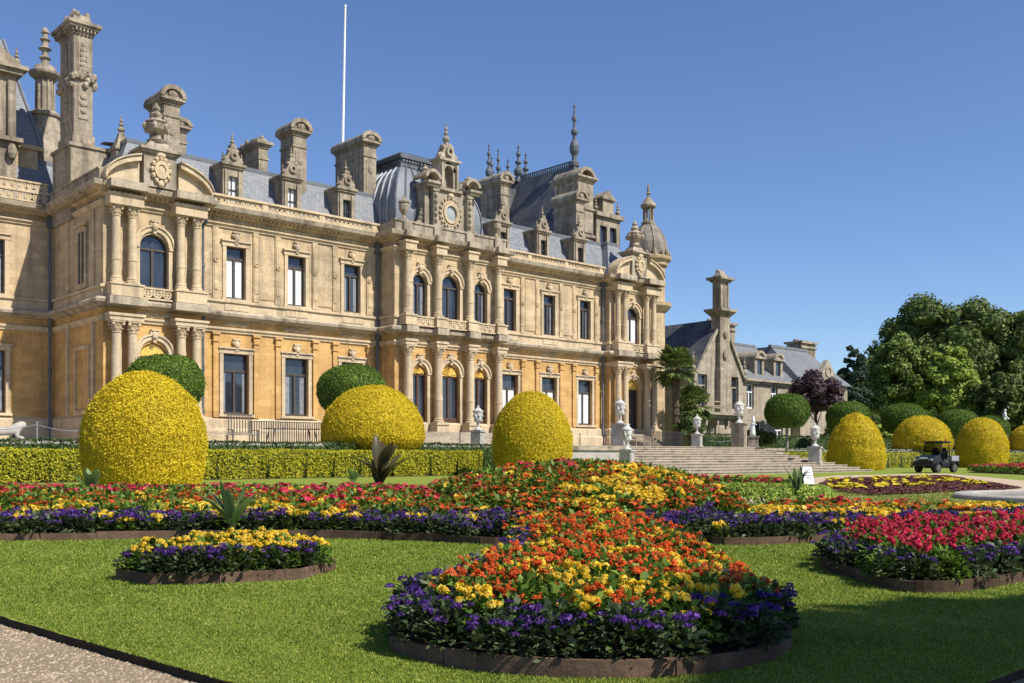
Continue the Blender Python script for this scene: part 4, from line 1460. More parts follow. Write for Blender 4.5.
m.add([(76.7, WY - .05, 8.7), (81.4, WY - .05, 14.45), (81.4, 80, 14.45), (76.7, 80, 8.7), (85.3, WY - .05, 8.7), (85.3, 80, 8.7)], [(0, 1, 2, 3), (1, 4, 5, 2)])
gr = wp(m, 'gable_roof', 'slate_dark')
m = MB()
for s in (-1, 1):
    m.prism([(81 + s * 4.35, 8.65), (81 + s * 4.05, 8.65), (81.4, 14.2), (81.4, 14.65)], WY - 0.25, WY - 0.06)
    finial(m, 80.9 + s * 4.2, WY - 0.1, 8.8, 2.2, 0.28)
wp(m, 'gable_coping', 'stone_wing')
m = MB()
m.add([(84.9, WY + .1, 8.95), (95.2, WY + .1, 8.95), (95.2, 63.5, 13.2), (84.9, 63.5, 13.2), (95.2, 80, 13.2), (84.9, 80, 13.2)], [(0, 1, 2, 3), (3, 2, 4, 5)])
m.box(84.9, 95.2, 63.3, 63.6, 13.1, 13.35)
mr = wp(m, 'main_roof', 'slate_wing')
m = MB()
m.box(85, 95, WY + 0.1, WY + 0.6, 8.7, 8.95)
m.box(85, 95, WY + 0.35, WY + 0.6, 8.45, 8.7)
wp(m, 'eaves_cornice', 'stone_wing')
for xa, w, zb, zt, Y in ((87.2, 1.3, 5.9, 8.4, WY + .6), (91.6, 1.3, 5.9, 8.4, WY + .6), (88.6, 1.5, 2.0, 4.6, WY + .6), (92.5, 1.5, 2.0, 4.6, WY + .6), (78.3, 1.5, 5.6, 8.9, WY), (83.4, 1.7, 5.6, 8.9, WY), (78.0, 0.9, 2.3, 4.7, WY), (79.2, 0.9, 2.3, 4.7, WY)):
    window(xa, w, zb, zt, Y, False, False, 0.68, 1, wing, None, 0.3, 'stone_wing' if Y == WY else 'white_paint')
m = MB()                                          # balcony bay at the foot of the chimney
m.box(77.3, 84.2, WY - 1.1, WY - 0.004, 5.0, 5.25)
m.box(77.6, 83.8, WY - 0.8, WY - 0.004, 4.7, 4.996)
for x in (78.2, 80, 81.8, 83.4):
    m.prism([(x - 0.2, 4.7), (x + 0.2, 4.7), (x + 0.12, 4.0), (x - 0.12, 4.0)][::-1], WY - 0.6, WY - 0.004)
m.box(80.2, 82.4, WY - 0.25, WY - 0.004, 1.75, 4.69)
wp(m, 'balcony', 'stone_wing')
m = MB()
for k in range(9):
    m.ring(77.55 + 0.33 * k, 5.75, 0.08, 0.16, WY - 1.05, WY - 0.95, 8)
m.box(77.3, 80.2, WY - 1.05, WY - 0.95, 6.2, 6.3)
wp(m, 'balcony_rail', 'wood_bench')
m = MB()
x0, x1, y0, y1 = 80.5, 82.05, WY - 0.5, WY + 0.6
m.box(x0 - 0.12, x1 + 0.12, y0 - 0.1, y1, 5.26, 9.4)
m.frustum(x0 - 0.12, x1 + 0.12, y0 - 0.1, y1, 9.4, x0, x1, y0, y1, 10.2)
m.box(x0, x1, y0, y1, 10.2, 14.6)
m.frustum(x0, x1, y0, y1, 14.6, x0 - 0.45, x1 + 0.45, y0 - 0.45, y1 + 0.45, 15.1)
m.box(x0 - 0.5, x1 + 0.5, y0 - 0.5, y1 + 0.5, 15.104, 15.35)
m.box(x0 + 0.1, x1 - 0.1, y0 + 0.1, y1 - 0.1, 15.35, 18.0)
for q in (x0 + 0.1, (x0 + x1) / 2 - 0.1, x1 - 0.3):
    m.box(q, q + 0.2, y0 + 0.02, y0 + 0.098, 15.5, 17.7)
m.box(x0 - 0.1, x1 + 0.1, y0 - 0.1, y1 + 0.1, 18.0, 18.2)
m.box(x0 - 0.35, x1 + 0.35, y0 - 0.35, y1 + 0.35, 18.204, 18.45)
m.frustum(x0, x1, y0, y1, 18.453, x0 + 0.5, x1 - 0.5, y0 + 0.4, y1 - 0.4, 19.1)
for k in range(5):
    m.blob((x0 + 0.5 + 0.2 * k, y0 + 0.7, 19.1), 0.16, 0.2, 0.2, 6, 4)
m.blob((81.25, y0 - 0.14, 10.9), 0.35, 0.1, 0.5, 8, 5)
m.blob((81.25, y0 - 0.14, 12.9), 0.3, 0.1, 0.4, 8, 5)
wp(m, 'tower_chimney', 'stone_grey')
def stack(xa, xb, ya, yb, z0, z1):
    m = MB()
    m.box(xa, xb, ya, yb, z0, z1)
    m.box(xa - 0.15, xb + 0.15, ya - 0.15, yb + 0.15, z1 - 0.6, z1 - 0.4)
    m.box(xa - 0.25, xb + 0.25, ya - 0.25, yb + 0.25, z1 + 0.003, z1 + 0.25)
    for k in range(5):
        m.blob((xa + (xb - xa) * (k + 0.5) / 5, (ya + yb) / 2, z1 + 0.35), 0.22, 0.3, 0.25, 6, 4)
    return wp(m, 'chimney', 'stone_grey')
stack(88.2, 92.3, 64.0, 65.5, 12, 15.3)
stack(109.0, 112.4, 66.0, 68, 2, 14.9)
for xc in (89.0, 92.5):
    T = Matrix.Translation((xc, WY + 0.7, 0))
    m = MB(T)
    m.box(-0.85, -0.45, 0, 3, 9.0, 11.1)
    m.box(0.45, 0.85, 0, 3, 9.0, 11.1)
    m.box(-0.45, 0.45, 0.2, 3, 9.0, 11.1)
    m.box(-1.0, 1.0, -0.2, 3.2, 11.104, 11.3)
    m.arc(0, 11.0, 0.7, 0.95, -0.25, 3, 20, 160, 8)
    m.prism([(-0.75, 11.3), (0.75, 11.3), (0.4, 11.75), (-0.4, 11.75)], -0.05, 2.5)
    d = wp(m, 'dormer', 'stone_wing')
    m = MB(T)
    m.box(-0.45, 0.45, 0.14, 0.19, 9.3, 10.9)
    wp(m, 'pane', 'glass', d)
m = MB()
m.add([(94.8, WY - .8, 8.9), (105.3, WY - .8, 8.9), (105.3, 80.2, 8.9), (94.8, 80.2, 8.9), (96.5, 62.2, 13.2), (103.6, 62.2, 13.2), (103.6, 76, 13.2), (96.5, 76, 13.2)],
      [(0, 1, 5, 4), (1, 2, 6, 5), (2, 3, 7, 6), (3, 0, 4, 7), (4, 5, 6, 7)])
m.box(96.3, 103.8, 62, 62.4, 13.1, 13.4)
wp(m, 'pavilion_roof', 'slate_wing')
m = MB()
m.prism([(98.6, 9.0), (101.2, 9.0), (101.2, 10.2), (100.5, 11.0), (99.9, 11.6), (99.3, 11.0), (98.6, 10.2)], WY - 0.9, WY - 0.3)
m.ring(99.9, 10.3, 0.4, 0.65, WY - 1.0, WY - 0.9, 12)
wp(m, 'dutch_gable', 'stone_wing')
# ------------------------------------------------------------------ steps, low walls, urns
m = MB()
for k in range(11):
    y0 = 33.0 + 0.92 * k
    m.box(41.9, 63.4, y0, 43.2, 0.1545 * k + (0.002 if k else -0.05), 0.1545 * (k + 1))
    m.box(41.86, 63.44, y0 - 0.04, y0 + 0.3, 0.1545 * (k + 1) - 0.05, 0.1545 * (k + 1) + 0.003)
tag(m.build('stone_steps', 'step_stone'), 'broad flight of worn pale stone steps rising to the terrace', 'steps')
lw = thing('low_wall', 'low grey stone wall with dark coping beside the steps, next to the gold topiary', 'wall', (38, 36.4, 0))
m = MB()
m.box(-2.5, 3.3, -0.2, 0.25, 0, 1.35)
m.build('wall_body', 'paving', lw)
m = MB()
m.box(-2.6, 3.35, -0.3, 0.35, 1.354, 1.56)
m.build('coping', 'stone_weathered', lw)
rw = thing('low_wall', 'low pale stone wall capping the right side of the steps behind the tall urn', 'wall', (64.4, 42.0, 0))
m = MB()
m.box(-0.9, 1.5, -0.6, 0.6, 0, 1.45)
m.build('wall_body', 'paving', rw)
m = MB()
m.box(-1.0, 1.6, -0.7, 0.7, 1.454, 1.62)
m.build('coping', 'stone_weathered', rw)

def garden_urn(x, y, z, H, label, ped):
    u = thing('garden_urn', label, 'urn', (x, y, z), R_(20), 'white marble urns around the steps')
    m = MB()
    w = 0.13 * H
    m.box(-w * 1.25, w * 1.25, -w * 1.25, w * 1.25, 0, 0.12)
    m.box(-w, w, -w, w, 0.12, ped - 0.1)
    m.box(-w * 1.2, w * 1.2, -w * 1.2, w * 1.2, ped - 0.1, ped)
    m.box(-w * 0.7, w * 0.7, -w - 0.02, -w - 0.001, 0.3, ped - 0.25)
    m.build('pedestal', 'stone_grey' if ped > 1.6 else 'paving', u)
    m = MB()
    h = H - ped
    w = 0.205 * h
    P = [(.8, 0), (.8, .03), (.55, .07), (.3, .12), (.22, .2), (.4, .23), (.22, .27), (.5, .33), (.78, .4), (.85, .46), (.8, .5), (.86, .64), (.95, .68), (.86, .70), (1.12, .745), (1.12, .775), (.8, .80), (.62, .85), (.35, .89), (.18, .915), (.26, .94), (.2, .97), (.03, 1.0)]
    m.lathe([(a * w, b * h + ped) for a, b in P], 18)
    for k in range(8):
        a = math.pi * k / 4
        m.blob((0.86 * w * math.cos(a), 0.86 * w * math.sin(a), ped + 0.57 * h), w * 0.2, w * 0.2, h * 0.06, 6, 5)
        m.blob((0.7 * w * math.cos(a + .4), 0.7 * w * math.sin(a + .4), ped + 0.38 * h), w * 0.18, w * 0.18, h * 0.04, 6, 4)
    for s in (-1, 1):
        m.tube((s * w * 0.85, 0, ped + .48 * h), (s * w * 1.2, 0, ped + .6 * h), 0.035, 0.035, 6)
        m.tube((s * w * 1.2, 0, ped + .6 * h), (s * w * 0.95, 0, ped + .7 * h), 0.035, 0.035, 6)
    m.build('urn', 'marble', u, True)
garden_urn(PX(478, 45.6), 45.6, TZ - 0.1, 2.5, 'white lidded urn on a grey pedestal before the central house doors', 1.0)
garden_urn(PX(697, 46), 46.0, TZ, 2.5, 'small white lidded urn standing near the palm tree', 1.0)
garden_urn(PX(620, 44), 44.0, TZ, 3.25, 'white urn on the terrace rising just behind the lower urn left of the steps', 1.5)
garden_urn(PX(739, 43.4), 43.4, TZ - 0.1, 3.7, 'tallest white urn on a dark pedestal at the top right of the steps', 1.9)
garden_urn(PX(627, 36), 36.0, 0.45, 2.4, 'white urn at the left foot of the steps beside the low wall', 0.95)
garden_urn(PX(815, 36), 36.0, 0.45, 2.85, 'white lidded urn at the right foot of the steps beside the cone of gold yew', 1.25)

# ------------------------------------------------------------------ clipped plants
def surf_rev(prof, n, r=rng):       # prof: function t -> (radius, z); area-weighted points with normals
    ts = np.linspace(0, 1, 200)
    R = np.array([prof(t)[0] for t in ts])
    Z = np.array([prof(t)[1] for t in ts])
    dl = np.hypot(np.gradient(R), np.gradient(Z))
    w = (R + 0.02) * dl
    cw = np.cumsum(w) / w.sum()
    t = np.interp(r.uniform(0, 1, n), cw, ts)
    a = r.uniform(0, 2 * np.pi, n)
    rr, zz = np.interp(t, ts, R), np.interp(t, ts, Z)
    dr, dz = np.interp(t, ts, np.gradient(R)), np.interp(t, ts, np.gradient(Z))
    nr, nz = dz, -dr
    L = np.hypot(nr, nz) + 1e-9
    N = np.stack([nr / L * np.cos(a), nr / L * np.sin(a), nz / L], 1)
    P = np.stack([rr * np.cos(a), rr * np.sin(a), zz], 1)
    return P, N
def core_rev(prof, k=0.95, n=40, m=24, seed=0):
    V, F = [], []
    for i in range(m + 1):
        r, z = prof(i / m)
        for j in range(n):
            a = 2 * np.pi * j / n
            V.append((r * k * np.cos(a), r * k * np.sin(a), z - (1 - k) * 0.6))
    for i in range(m):
        for j in range(n):
            F.append((i * n + j, i * n + (j + 1) % n, (i + 1) * n + (j + 1) % n, (i + 1) * n + j))
    return np.array(V), np.array(F)
def clipped(prof, n, size, seed, amp=0.06, k=0.95, freq=2.0):
    g = np.random.default_rng(seed)
    P, N = surf_rev(prof, n, g)
    d = lumpy(P, freq, seed) * amp + lumpy(P, freq * 4, seed + 1) * amp * 0.5
    d = d + np.where(g.uniform(0, 1, n) < 0.03, g.uniform(0.0, 0.10, n), 0.0) - 0.10 * (lumpy(P, 5.5, seed + 9) > 0.95)
    P = P + N * (d + g.normal(0, 0.024, n) - 0.02)[:, None]
    a = leaves(P, N, size, 0.85, 0.6, 0.4, g)
    c = core_rev(prof, k)
    cd = lumpy(c[0], freq, seed) * amp
    rad = c[0] / (np.linalg.norm(c[0], axis=1)[:, None] + 1e-6)
    return join([a, (c[0] + rad * cd[:, None], c[1])])
def egg(R, H, tmax=0.22, p=0.72, base=0.9):
    def f(t):
        if t < tmax:
            q = t / tmax
            return (R * (base + (1 - base) * math.sin(q * math.pi / 2)), t * H)
        x = (t - tmax) / (1 - tmax)
        return (R * max(0.0, 1 - x ** 2) ** p, t * H)
    return f
def topiary(name, x, y, z, prof, n, size, seed, mat, label, group=None, trunk=None):
    V, F = clipped(prof, n, size, seed)
    if trunk is None:
        o = qmesh(name, V, F, [mat], loc=(x, y, z))
        tag(o, label, 'topiary', group)
        return o
    t = thing(name, label, 'topiary', (x, y, z), 0, group)
    qmesh('crown', V, F, [mat], parent=t, loc=(0, 0, trunk))
    m = MB()
    m.tube((0, 0, -0.02), (0, 0, trunk + 0.4), 0.14, 0.12, 8)
    m.build('trunk', 'bark_grey', t)
    return t
def egg2(R, H):
    return egg(R, H, 0.26, 0.5, 0.72)
YG = 37.6
Y1 = 33.2
GY = 'gold yew topiary along the parterre'
topiary('clipped_yew', PX(145, Y1), Y1, 0, egg(2.0, 3.87, 0.36, 0.5, 0.9), 46000, 0.068, 1, 'yew_gold', 'large egg-shaped golden yew in front of the left corner of the house', GY)
topiary('clipped_yew', PX(532, YG), YG, 0, egg(2.08, 4.42, 0.36, 0.52, 0.92), 44000, 0.070, 2, 'yew_gold', 'tall round-topped golden yew in front of the right half of the house', GY)
topiary('clipped_yew', PX(856, YG), YG, 0, egg(2.1, 4.28, 0.2, 0.58, 0.92), 30000, 0.085, 3, 'yew_gold', 'golden yew cone beside the foot of the steps, left of the utility vehicle', GY)
topiary('clipped_yew', PX(982, YG), YG, 0, egg(2.2, 4.5, 0.34, 0.5, 0.92), 30000, 0.09, 4, 'yew_gold', 'round golden yew just behind the back of the utility vehicle', GY)
YD = 45.4
topiary('clipped_yew', PX(373, YD), YD, 1.15, egg2(2.8, 3.75), 42000, 0.085, 5, 'yew_gold', 'wide low golden yew dome behind the hedge and the dark canna', GY)
topiary('clipped_yew', PX(922, YD), YD, 1.15, egg2(2.85, 3.9), 30000, 0.10, 6, 'yew_gold', 'wide golden yew dome directly behind the utility vehicle', GY)
topiary('clipped_yew', PX(1036, YD), YD, 1.15, egg2(3.3, 3.8), 14000, 0.12, 7, 'yew_gold', 'golden yew dome cut by the right border of the picture', GY)
def ball(R, H):
    def f(t):
        a = -math.pi / 2 * 0.72 + t * math.pi / 2 * 1.72
        zz = (math.sin(a) + math.sin(math.pi / 2 * 0.72)) / (1 + math.sin(math.pi / 2 * 0.72))
        return (R * max(0, math.cos(a)) ** 0.75, zz * H)
    return f
GB = 'green box balls on stems along the terrace'
YB = 49.0
for i, (px, tz, hh, w, lab) in enumerate([
        (165, 1.75, 2.7, 3.85, 'dark green clipped ball tree partly behind the large left golden yew'),
        (352, 1.75, 2.85, 4.0, 'dark green clipped ball tree behind the wide golden dome in front of the house'),
        (787, 1.9, 3.0, 3.9, 'bright green clipped ball tree on a bare grey stem near the service wing'),
        (848, 1.7, 2.9, 4.1, 'green clipped ball tree behind the golden cone by the steps'),
        (904, 1.7, 3.1, 4.6, 'green clipped ball tree rising behind the golden dome left of the vehicle'),
        (957, 1.4, 3.2, 4.6, 'green clipped ball tree between the golden dome and the round golden yew'),
        (990, 1.2, 2.9, 4.4, 'green clipped ball tree beside the white statue')]):
    topiary('clipped_box', PX(px, YB), YB, TZ, ball(w / 2, hh), 18000, 0.12 if i > 1 else 0.10, 20 + i, 'box_green', lab, GB, tz)

# hedges
def hedge(name, x0, x1, y0, y1, z0, z1, n, size, mat, label, seed, amp=0.06):
    g = np.random.default_rng(seed)
    a_f, a_t, a_e = (x1 - x0) * (z1 - z0), (x1 - x0) * (y1 - y0), (y1 - y0) * (z1 - z0)
    w = np.array([a_f * 2.0, a_t * 1.3, a_e, a_e, a_f * 0.3])
    k = g.choice(5, n, p=w / w.sum())
    u, v = g.uniform(0, 1, n), g.uniform(0, 1, n)
    P = np.zeros((n, 3))
    N = np.zeros((n, 3))
    for s in range(5):
        q = k == s
        if s in (0, 4):
            P[q] = np.stack([x0 + u[q] * (x1 - x0), np.full(q.sum(), y0 if s == 0 else y1), z0 + v[q] * (z1 - z0)], 1)
            N[q] = (0, -1 if s == 0 else 1, 0.15)
        elif s == 1:
            P[q] = np.stack([x0 + u[q] * (x1 - x0), y0 + v[q] * (y1 - y0), np.full(q.sum(), z1)], 1)
            N[q] = (0, 0, 1)
        else:
            P[q] = np.stack([np.full(q.sum(), x0 if s == 2 else x1), y0 + u[q] * (y1 - y0), z0 + v[q] * (z1 - z0)], 1)
            N[q] = (-1 if s == 2 else 1, 0, 0)
    d = lumpy(P * (1, 1, 0.6), 2.4, seed) * amp + lumpy(P, 7.0, seed + 1) * amp * 0.5
    # the bushes of the row show as shallow bulges low down
    low = np.clip((z1 - P[:, 2]) / (z1 - z0), 0, 1)
    d = d - 0.26 * low * (np.cos(P[:, 0] * 3.3 + 1.3 * np.sin(P[:, 0] * 0.7)) > 0.72)
    P = P + N * (d + g.normal(0, 0.025, n))[:, None]
    lv = leaves(P, N, size, 0.8, 0.6, 0.4, g)
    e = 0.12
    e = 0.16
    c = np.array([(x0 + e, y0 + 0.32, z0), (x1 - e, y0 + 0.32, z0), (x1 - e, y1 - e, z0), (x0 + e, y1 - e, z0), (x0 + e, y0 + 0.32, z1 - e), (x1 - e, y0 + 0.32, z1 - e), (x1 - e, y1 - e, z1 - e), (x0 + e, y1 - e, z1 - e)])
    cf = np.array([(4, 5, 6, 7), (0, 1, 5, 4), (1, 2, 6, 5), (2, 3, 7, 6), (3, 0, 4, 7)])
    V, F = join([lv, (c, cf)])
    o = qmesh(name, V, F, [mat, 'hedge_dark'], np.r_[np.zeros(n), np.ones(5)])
    return tag(o, label, 'hedge')
hedge('clipped_hedge', 4, 36.5, 42.0, 43.1, 0, 1.30, 46000, 0.10, 'hedge_gold', 'long yellow-green clipped hedge below the terrace on the house side', 31)
hedge('clipped_hedge', 65.4, 150, 42.0, 43.2, 0, 1.30, 30000, 0.13, 'hedge_gold', 'yellow clipped hedge beyond the steps, running behind the utility vehicle', 32)
hedge('clipped_hedge', 2, 40, 43.9, 44.9, 0, 1.72, 20000, 0.12, 'hedge_dark', 'narrow dark green hedge just above the long yellow one on the house side', 33)
hedge('clipped_hedge', 66.5, 160, 44.0, 44.95, 0, 1.62, 14000, 0.14, 'hedge_dark', 'low dark green hedge just above the yellow one beyond the steps', 34)
hedge('clipped_hedge', 72, 170, 53, 54.2, TZ, 3.0, 16000, 0.18, 'hedge_dark', 'long dark green hedge behind the stemmed ball trees at the service wing', 35)
m = MB()
m.slab([(3, 41.2), (37.5, 41.2), (37.5, 42.3), (3, 42.3)], 0.0, 0.012)
struct(m.build('soil_strip', 'soil'))

# ------------------------------------------------------------------ trees
def crown_pts(R, H, n_l, g, cone=0.0):
    # lumps over an ellipsoid (R wide, H tall, base at 0)
    out = []
    for i in range(n_l):
        v = g.normal(0, 1, 3)
        v /= np.linalg.norm(v)
        if v[2] < -0.55:
            v[2] *= -0.6
        s = 0.66 + 0.3 * g.uniform()
        k = 1 - cone * (v[2] * s * 0.5 + 0.5)
        c = np.array([v[0] * R * s * k, v[1] * R * s * k, H / 2 + v[2] * H / 2 * s * 0.94])
        out.append((c, R * g.uniform(0.13, 0.28) * max(0.45, k)))
    out.append((np.array([0, 0, H * 0.45]), R * 0.6))
    return out
def crown(R, H, n_l, n, size, seed, cone=0.0):
    g = np.random.default_rng(seed)
    L = crown_pts(R, H, n_l, g, cone)
    w = np.array([r ** 2 for c, r in L])
    k = g.choice(len(L), n, p=w / w.sum())
    C = np.array([c for c, r in L])[k]
    Rr = np.array([r for c, r in L])[k]
    v = g.normal(0, 1, (n, 3))
    v /= np.linalg.norm(v, axis=1)[:, None]
    v[:, 2] = np.where(v[:, 2] < -0.4, -v[:, 2] * 0.5, v[:, 2])
    rad = Rr * (1 + 0.12 * lumpy(C + v * Rr[:, None], 4.5 / R * 2, seed)) * g.uniform(0.72, 1.1, n)
    P = C + v * rad[:, None]
    lv = leaves(P, v + np.array([0, 0, 0.4]), size, 0.55, 0.65, 0.45, g)
    cores = []
    for c, r in L:
        b = MB()
        b.blob(tuple(c), r * 0.72, r * 0.72, r * 0.68, 8, 6)
        fs = [f if len(f) == 4 else (f[0], f[1], f[2], f[2]) for f in b.f]
        fs = [f for f in fs if len(set(f)) == 4]
        cores.append((np.array(b.v), np.array(fs)))
    return join([lv] + cores)
def tree(name, x, y, z, H, R, stem, mat, label, seed, n=16000, size=0.5, n_l=60, cone=0.0, group=None, bark='bark', cat='tree'):
    t = thing(name, label, cat, (x, y, z), 0, group)
    V, F = crown(R, H - stem, n_l, n, size, seed, cone)
    qmesh('crown', V, F, [mat], parent=t, loc=(0, 0, stem))
    m = MB()
    g = random.Random(seed)
    h = stem + (H - stem) * 0.5
    r0 = max(0.12, H * 0.022)
    m.tube((0, 0, -0.1), (0.1, 0.05, stem), r0, r0 * 0.8, 10)
    m.tube((0.1, 0.05, stem), (0.2, 0.1, h), r0 * 0.8, r0 * 0.4, 8)
    for k in range(6):
        a = k * 1.05 + g.uniform(-.3, .3)
        m.tube((0.1, 0.05, stem + (h - stem) * 0.1 * k), (R * 0.6 * math.cos(a), R * 0.6 * math.sin(a), stem + (H - stem) * g.uniform(0.35, 0.7)), r0 * 0.4, r0 * 0.12, 6)
    m.build('trunk', bark, t)
    return t
def at(px, D):
    u = (px - 512) / FPX
    return C2(u * D, D)
def tr(name, px, D, ytop, wpx, mat, label, seed, stem=1.5, ybot=430, **kw):
    x, y = at(px, D)
    H = EYE + (456 - ytop) * D / FPX - TZ
    return tree(name, x, y, TZ, H, wpx * D / FPX / 2, stem, mat, label, seed, **kw)
GT = 'tall trees of the park beyond the garden'
tr('broadleaf_tree', 942, 165, 292, 132, 'tree_dark', 'largest dark domed tree standing highest against the sky', 51, 3.0, n=42000, size=0.62, n_l=132, group=GT)
tr('broadleaf_tree', 1024, 160, 306, 96, 'tree_dark', 'dark tree at the right border behind the white statue', 52, 3.0, n=26000, size=0.62, n_l=101, group=GT)
tr('broadleaf_tree', 902, 138, 336, 74, 'tree_mid', 'mid green rounded tree in front of the dark domed tree', 53, 1.5, n=26000, size=0.5, n_l=101, group=GT)
tr('broadleaf_tree', 950, 134, 340, 78, 'tree_bright', 'bright green tree with a loose pointed crown before the dark domed tree', 54, 1.0, n=26000, size=0.5, n_l=110, cone=0.45, group=GT)
tr('conifer', 853, 132, 338, 36, 'conifer', 'slim dark blue-green conifer between the plum tree and the tall tree group', 55, 1.0, n=12000, size=0.5, n_l=74, cone=0.3, group=GT)
tr('broadleaf_tree', 874, 150, 352, 60, 'tree_dark', 'dark low tree between the slim conifer and the mid green tree', 56, 0.8, n=15000, size=0.5, n_l=79, group=GT)
tr('broadleaf_tree', 1000, 128, 372, 56, 'tree_dark', 'dark rounded tree directly behind the white statue', 57, 0.8, n=15000, size=0.48, n_l=79, group=GT)
tr('broadleaf_tree', 1076, 170, 318, 110, 'tree_dark', 'dark tree beyond the right border of the garden', 58, 3.0, n=16000, size=0.7, n_l=88, group=GT)
tr('plum_tree', 816, 101, 370, 56, 'plum_leaf', 'purple-leaved plum tree with an open crown in front of the service wing', 60, 2.2, n=5200, size=0.34, n_l=74, bark='bark')
for i, (px, D, yt, w, mt, lab) in enumerate([
        (758, 92, 432, 34, 'tree_dark', 'dark bushy shrub at the foot of the service wing wall'),
        (842, 108, 421, 40, 'tree_mid', 'mid green shrub behind the urn at the foot of the steps'),
        (886, 116, 424, 40, 'tree_bright', 'light green shrub between two clipped ball trees'),
        (934, 122, 421, 44, 'tree_dark', 'dark shrub behind the golden dome by the vehicle'),
        (975, 128, 417, 40, 'tree_mid', 'leafy green shrub behind the ball trees near the statue'),
        (1018, 130, 410, 50, 'tree_dark', 'dark shrub at the right border beside the statue'),
        (866, 128, 414, 44, 'tree_dark', 'dark shrub filling the gap below the slim conifer'),
        (690, 84, 408, 30, 'tree_dark', 'dense dark shrub under the palm beside the house')]):
    x, y = at(px, D)
    H = EYE + (456 - yt) * D / FPX - TZ
    tree('shrub', x, y, TZ, H, w * D / FPX / 2, 0.2, mt, lab, 80 + i, 6000, 0.3, 22, cat='shrub')
# far wood beyond the park
g = np.random.default_rng(99)
parts_ = []
for k in range(46):
    b = crown(9 + 5 * g.uniform(), 14 + 8 * g.uniform(), 10, 700, 1.5, 200 + k)
    a = -0.35 + 1.5 * k / 45
    D = 260 + 60 * g.uniform()
    X, Y = C2(D * math.sin(a), D * math.cos(a))
    parts_.append((b[0] + np.array([X, Y, TZ - 1]), b[1]))
V, F = join(parts_)
tag(qmesh('far_wood', V, F, ['tree_dark']), 'dark line of woodland far behind the park trees', 'wood', kind='stuff')

# tree outside the frame on the right that shades the near lawn
tx_, ty_ = C2(13.2, -2.3)
tree('broadleaf_tree', tx_, ty_, 0, 12.0, 5.0, 4.0, 'tree_mid', 'broadleaf tree outside the picture whose shade falls on the near lawn', 61, 22000, 0.42, 46)

# fan palm beside the house
def palm(x, y, z, H, R, label, seed, n=26):
    g = random.Random(seed)
    t = thing('fan_palm', label, 'palm', (x, y, z))
    m = MB()
    for k in range(10):
        z0, z1 = H * 0.78 * k / 10, H * 0.78 * (k + 1) / 10
        m.lathe([(0.28, z0), (0.34, z0 + 0.1), (0.26, z1)], 9, 0.03 * math.sin(k), 0)
    m.build('trunk', 'bark', t)
    m = MB()
    for k in range(n):
        a = g.uniform(0, 6.28)
        el = g.uniform(-0.95, 1.2)
        base = Vector((0, 0, H * 0.8))
        d = Vector((math.cos(a) * math.cos(el), math.sin(a) * math.cos(el), math.sin(el)))
        L = R * g.uniform(0.55, 0.75)
        tip = base + d * L + Vector((0, 0, -0.2 * max(0, math.cos(el))))
        m.tube(base, tip, 0.03, 0.02, 4)
        side = d.cross(Vector((0, 0, 1)))
        side = side.normalized() if side.length > 0.1 else Vector((1, 0, 0))
        up = side.cross(d)
        for j in range(13):
            b = (j - 6) / 6 * 1.9
            dd = (d * math.cos(b) + side * math.sin(b) + up * 0.12).normalized()
            q = tip + dd * R * 0.5 * (1 - 0.1 * abs(b)) + Vector((0, 0, -0.12 - 0.16 * g.random()))
            mid = tip + dd * R * 0.28
            w = dd.cross(up).normalized() * 0.085
            m.add([tuple(tip), tuple(mid + w), tuple(q), tuple(mid - w)], [(0, 1, 2, 3)])
    m.build('fronds', 'palm_leaf', t)
palm(PX(676, 53), 53.0, TZ, 8.8, 1.9, 'fan palm with a dark trunk standing against the end of the main house', 5, 80)
palm(PX(692, 54), 54.0, TZ, 5.0, 1.9, 'shorter fan palm tucked behind the small urn beside the taller palm', 6, 60)

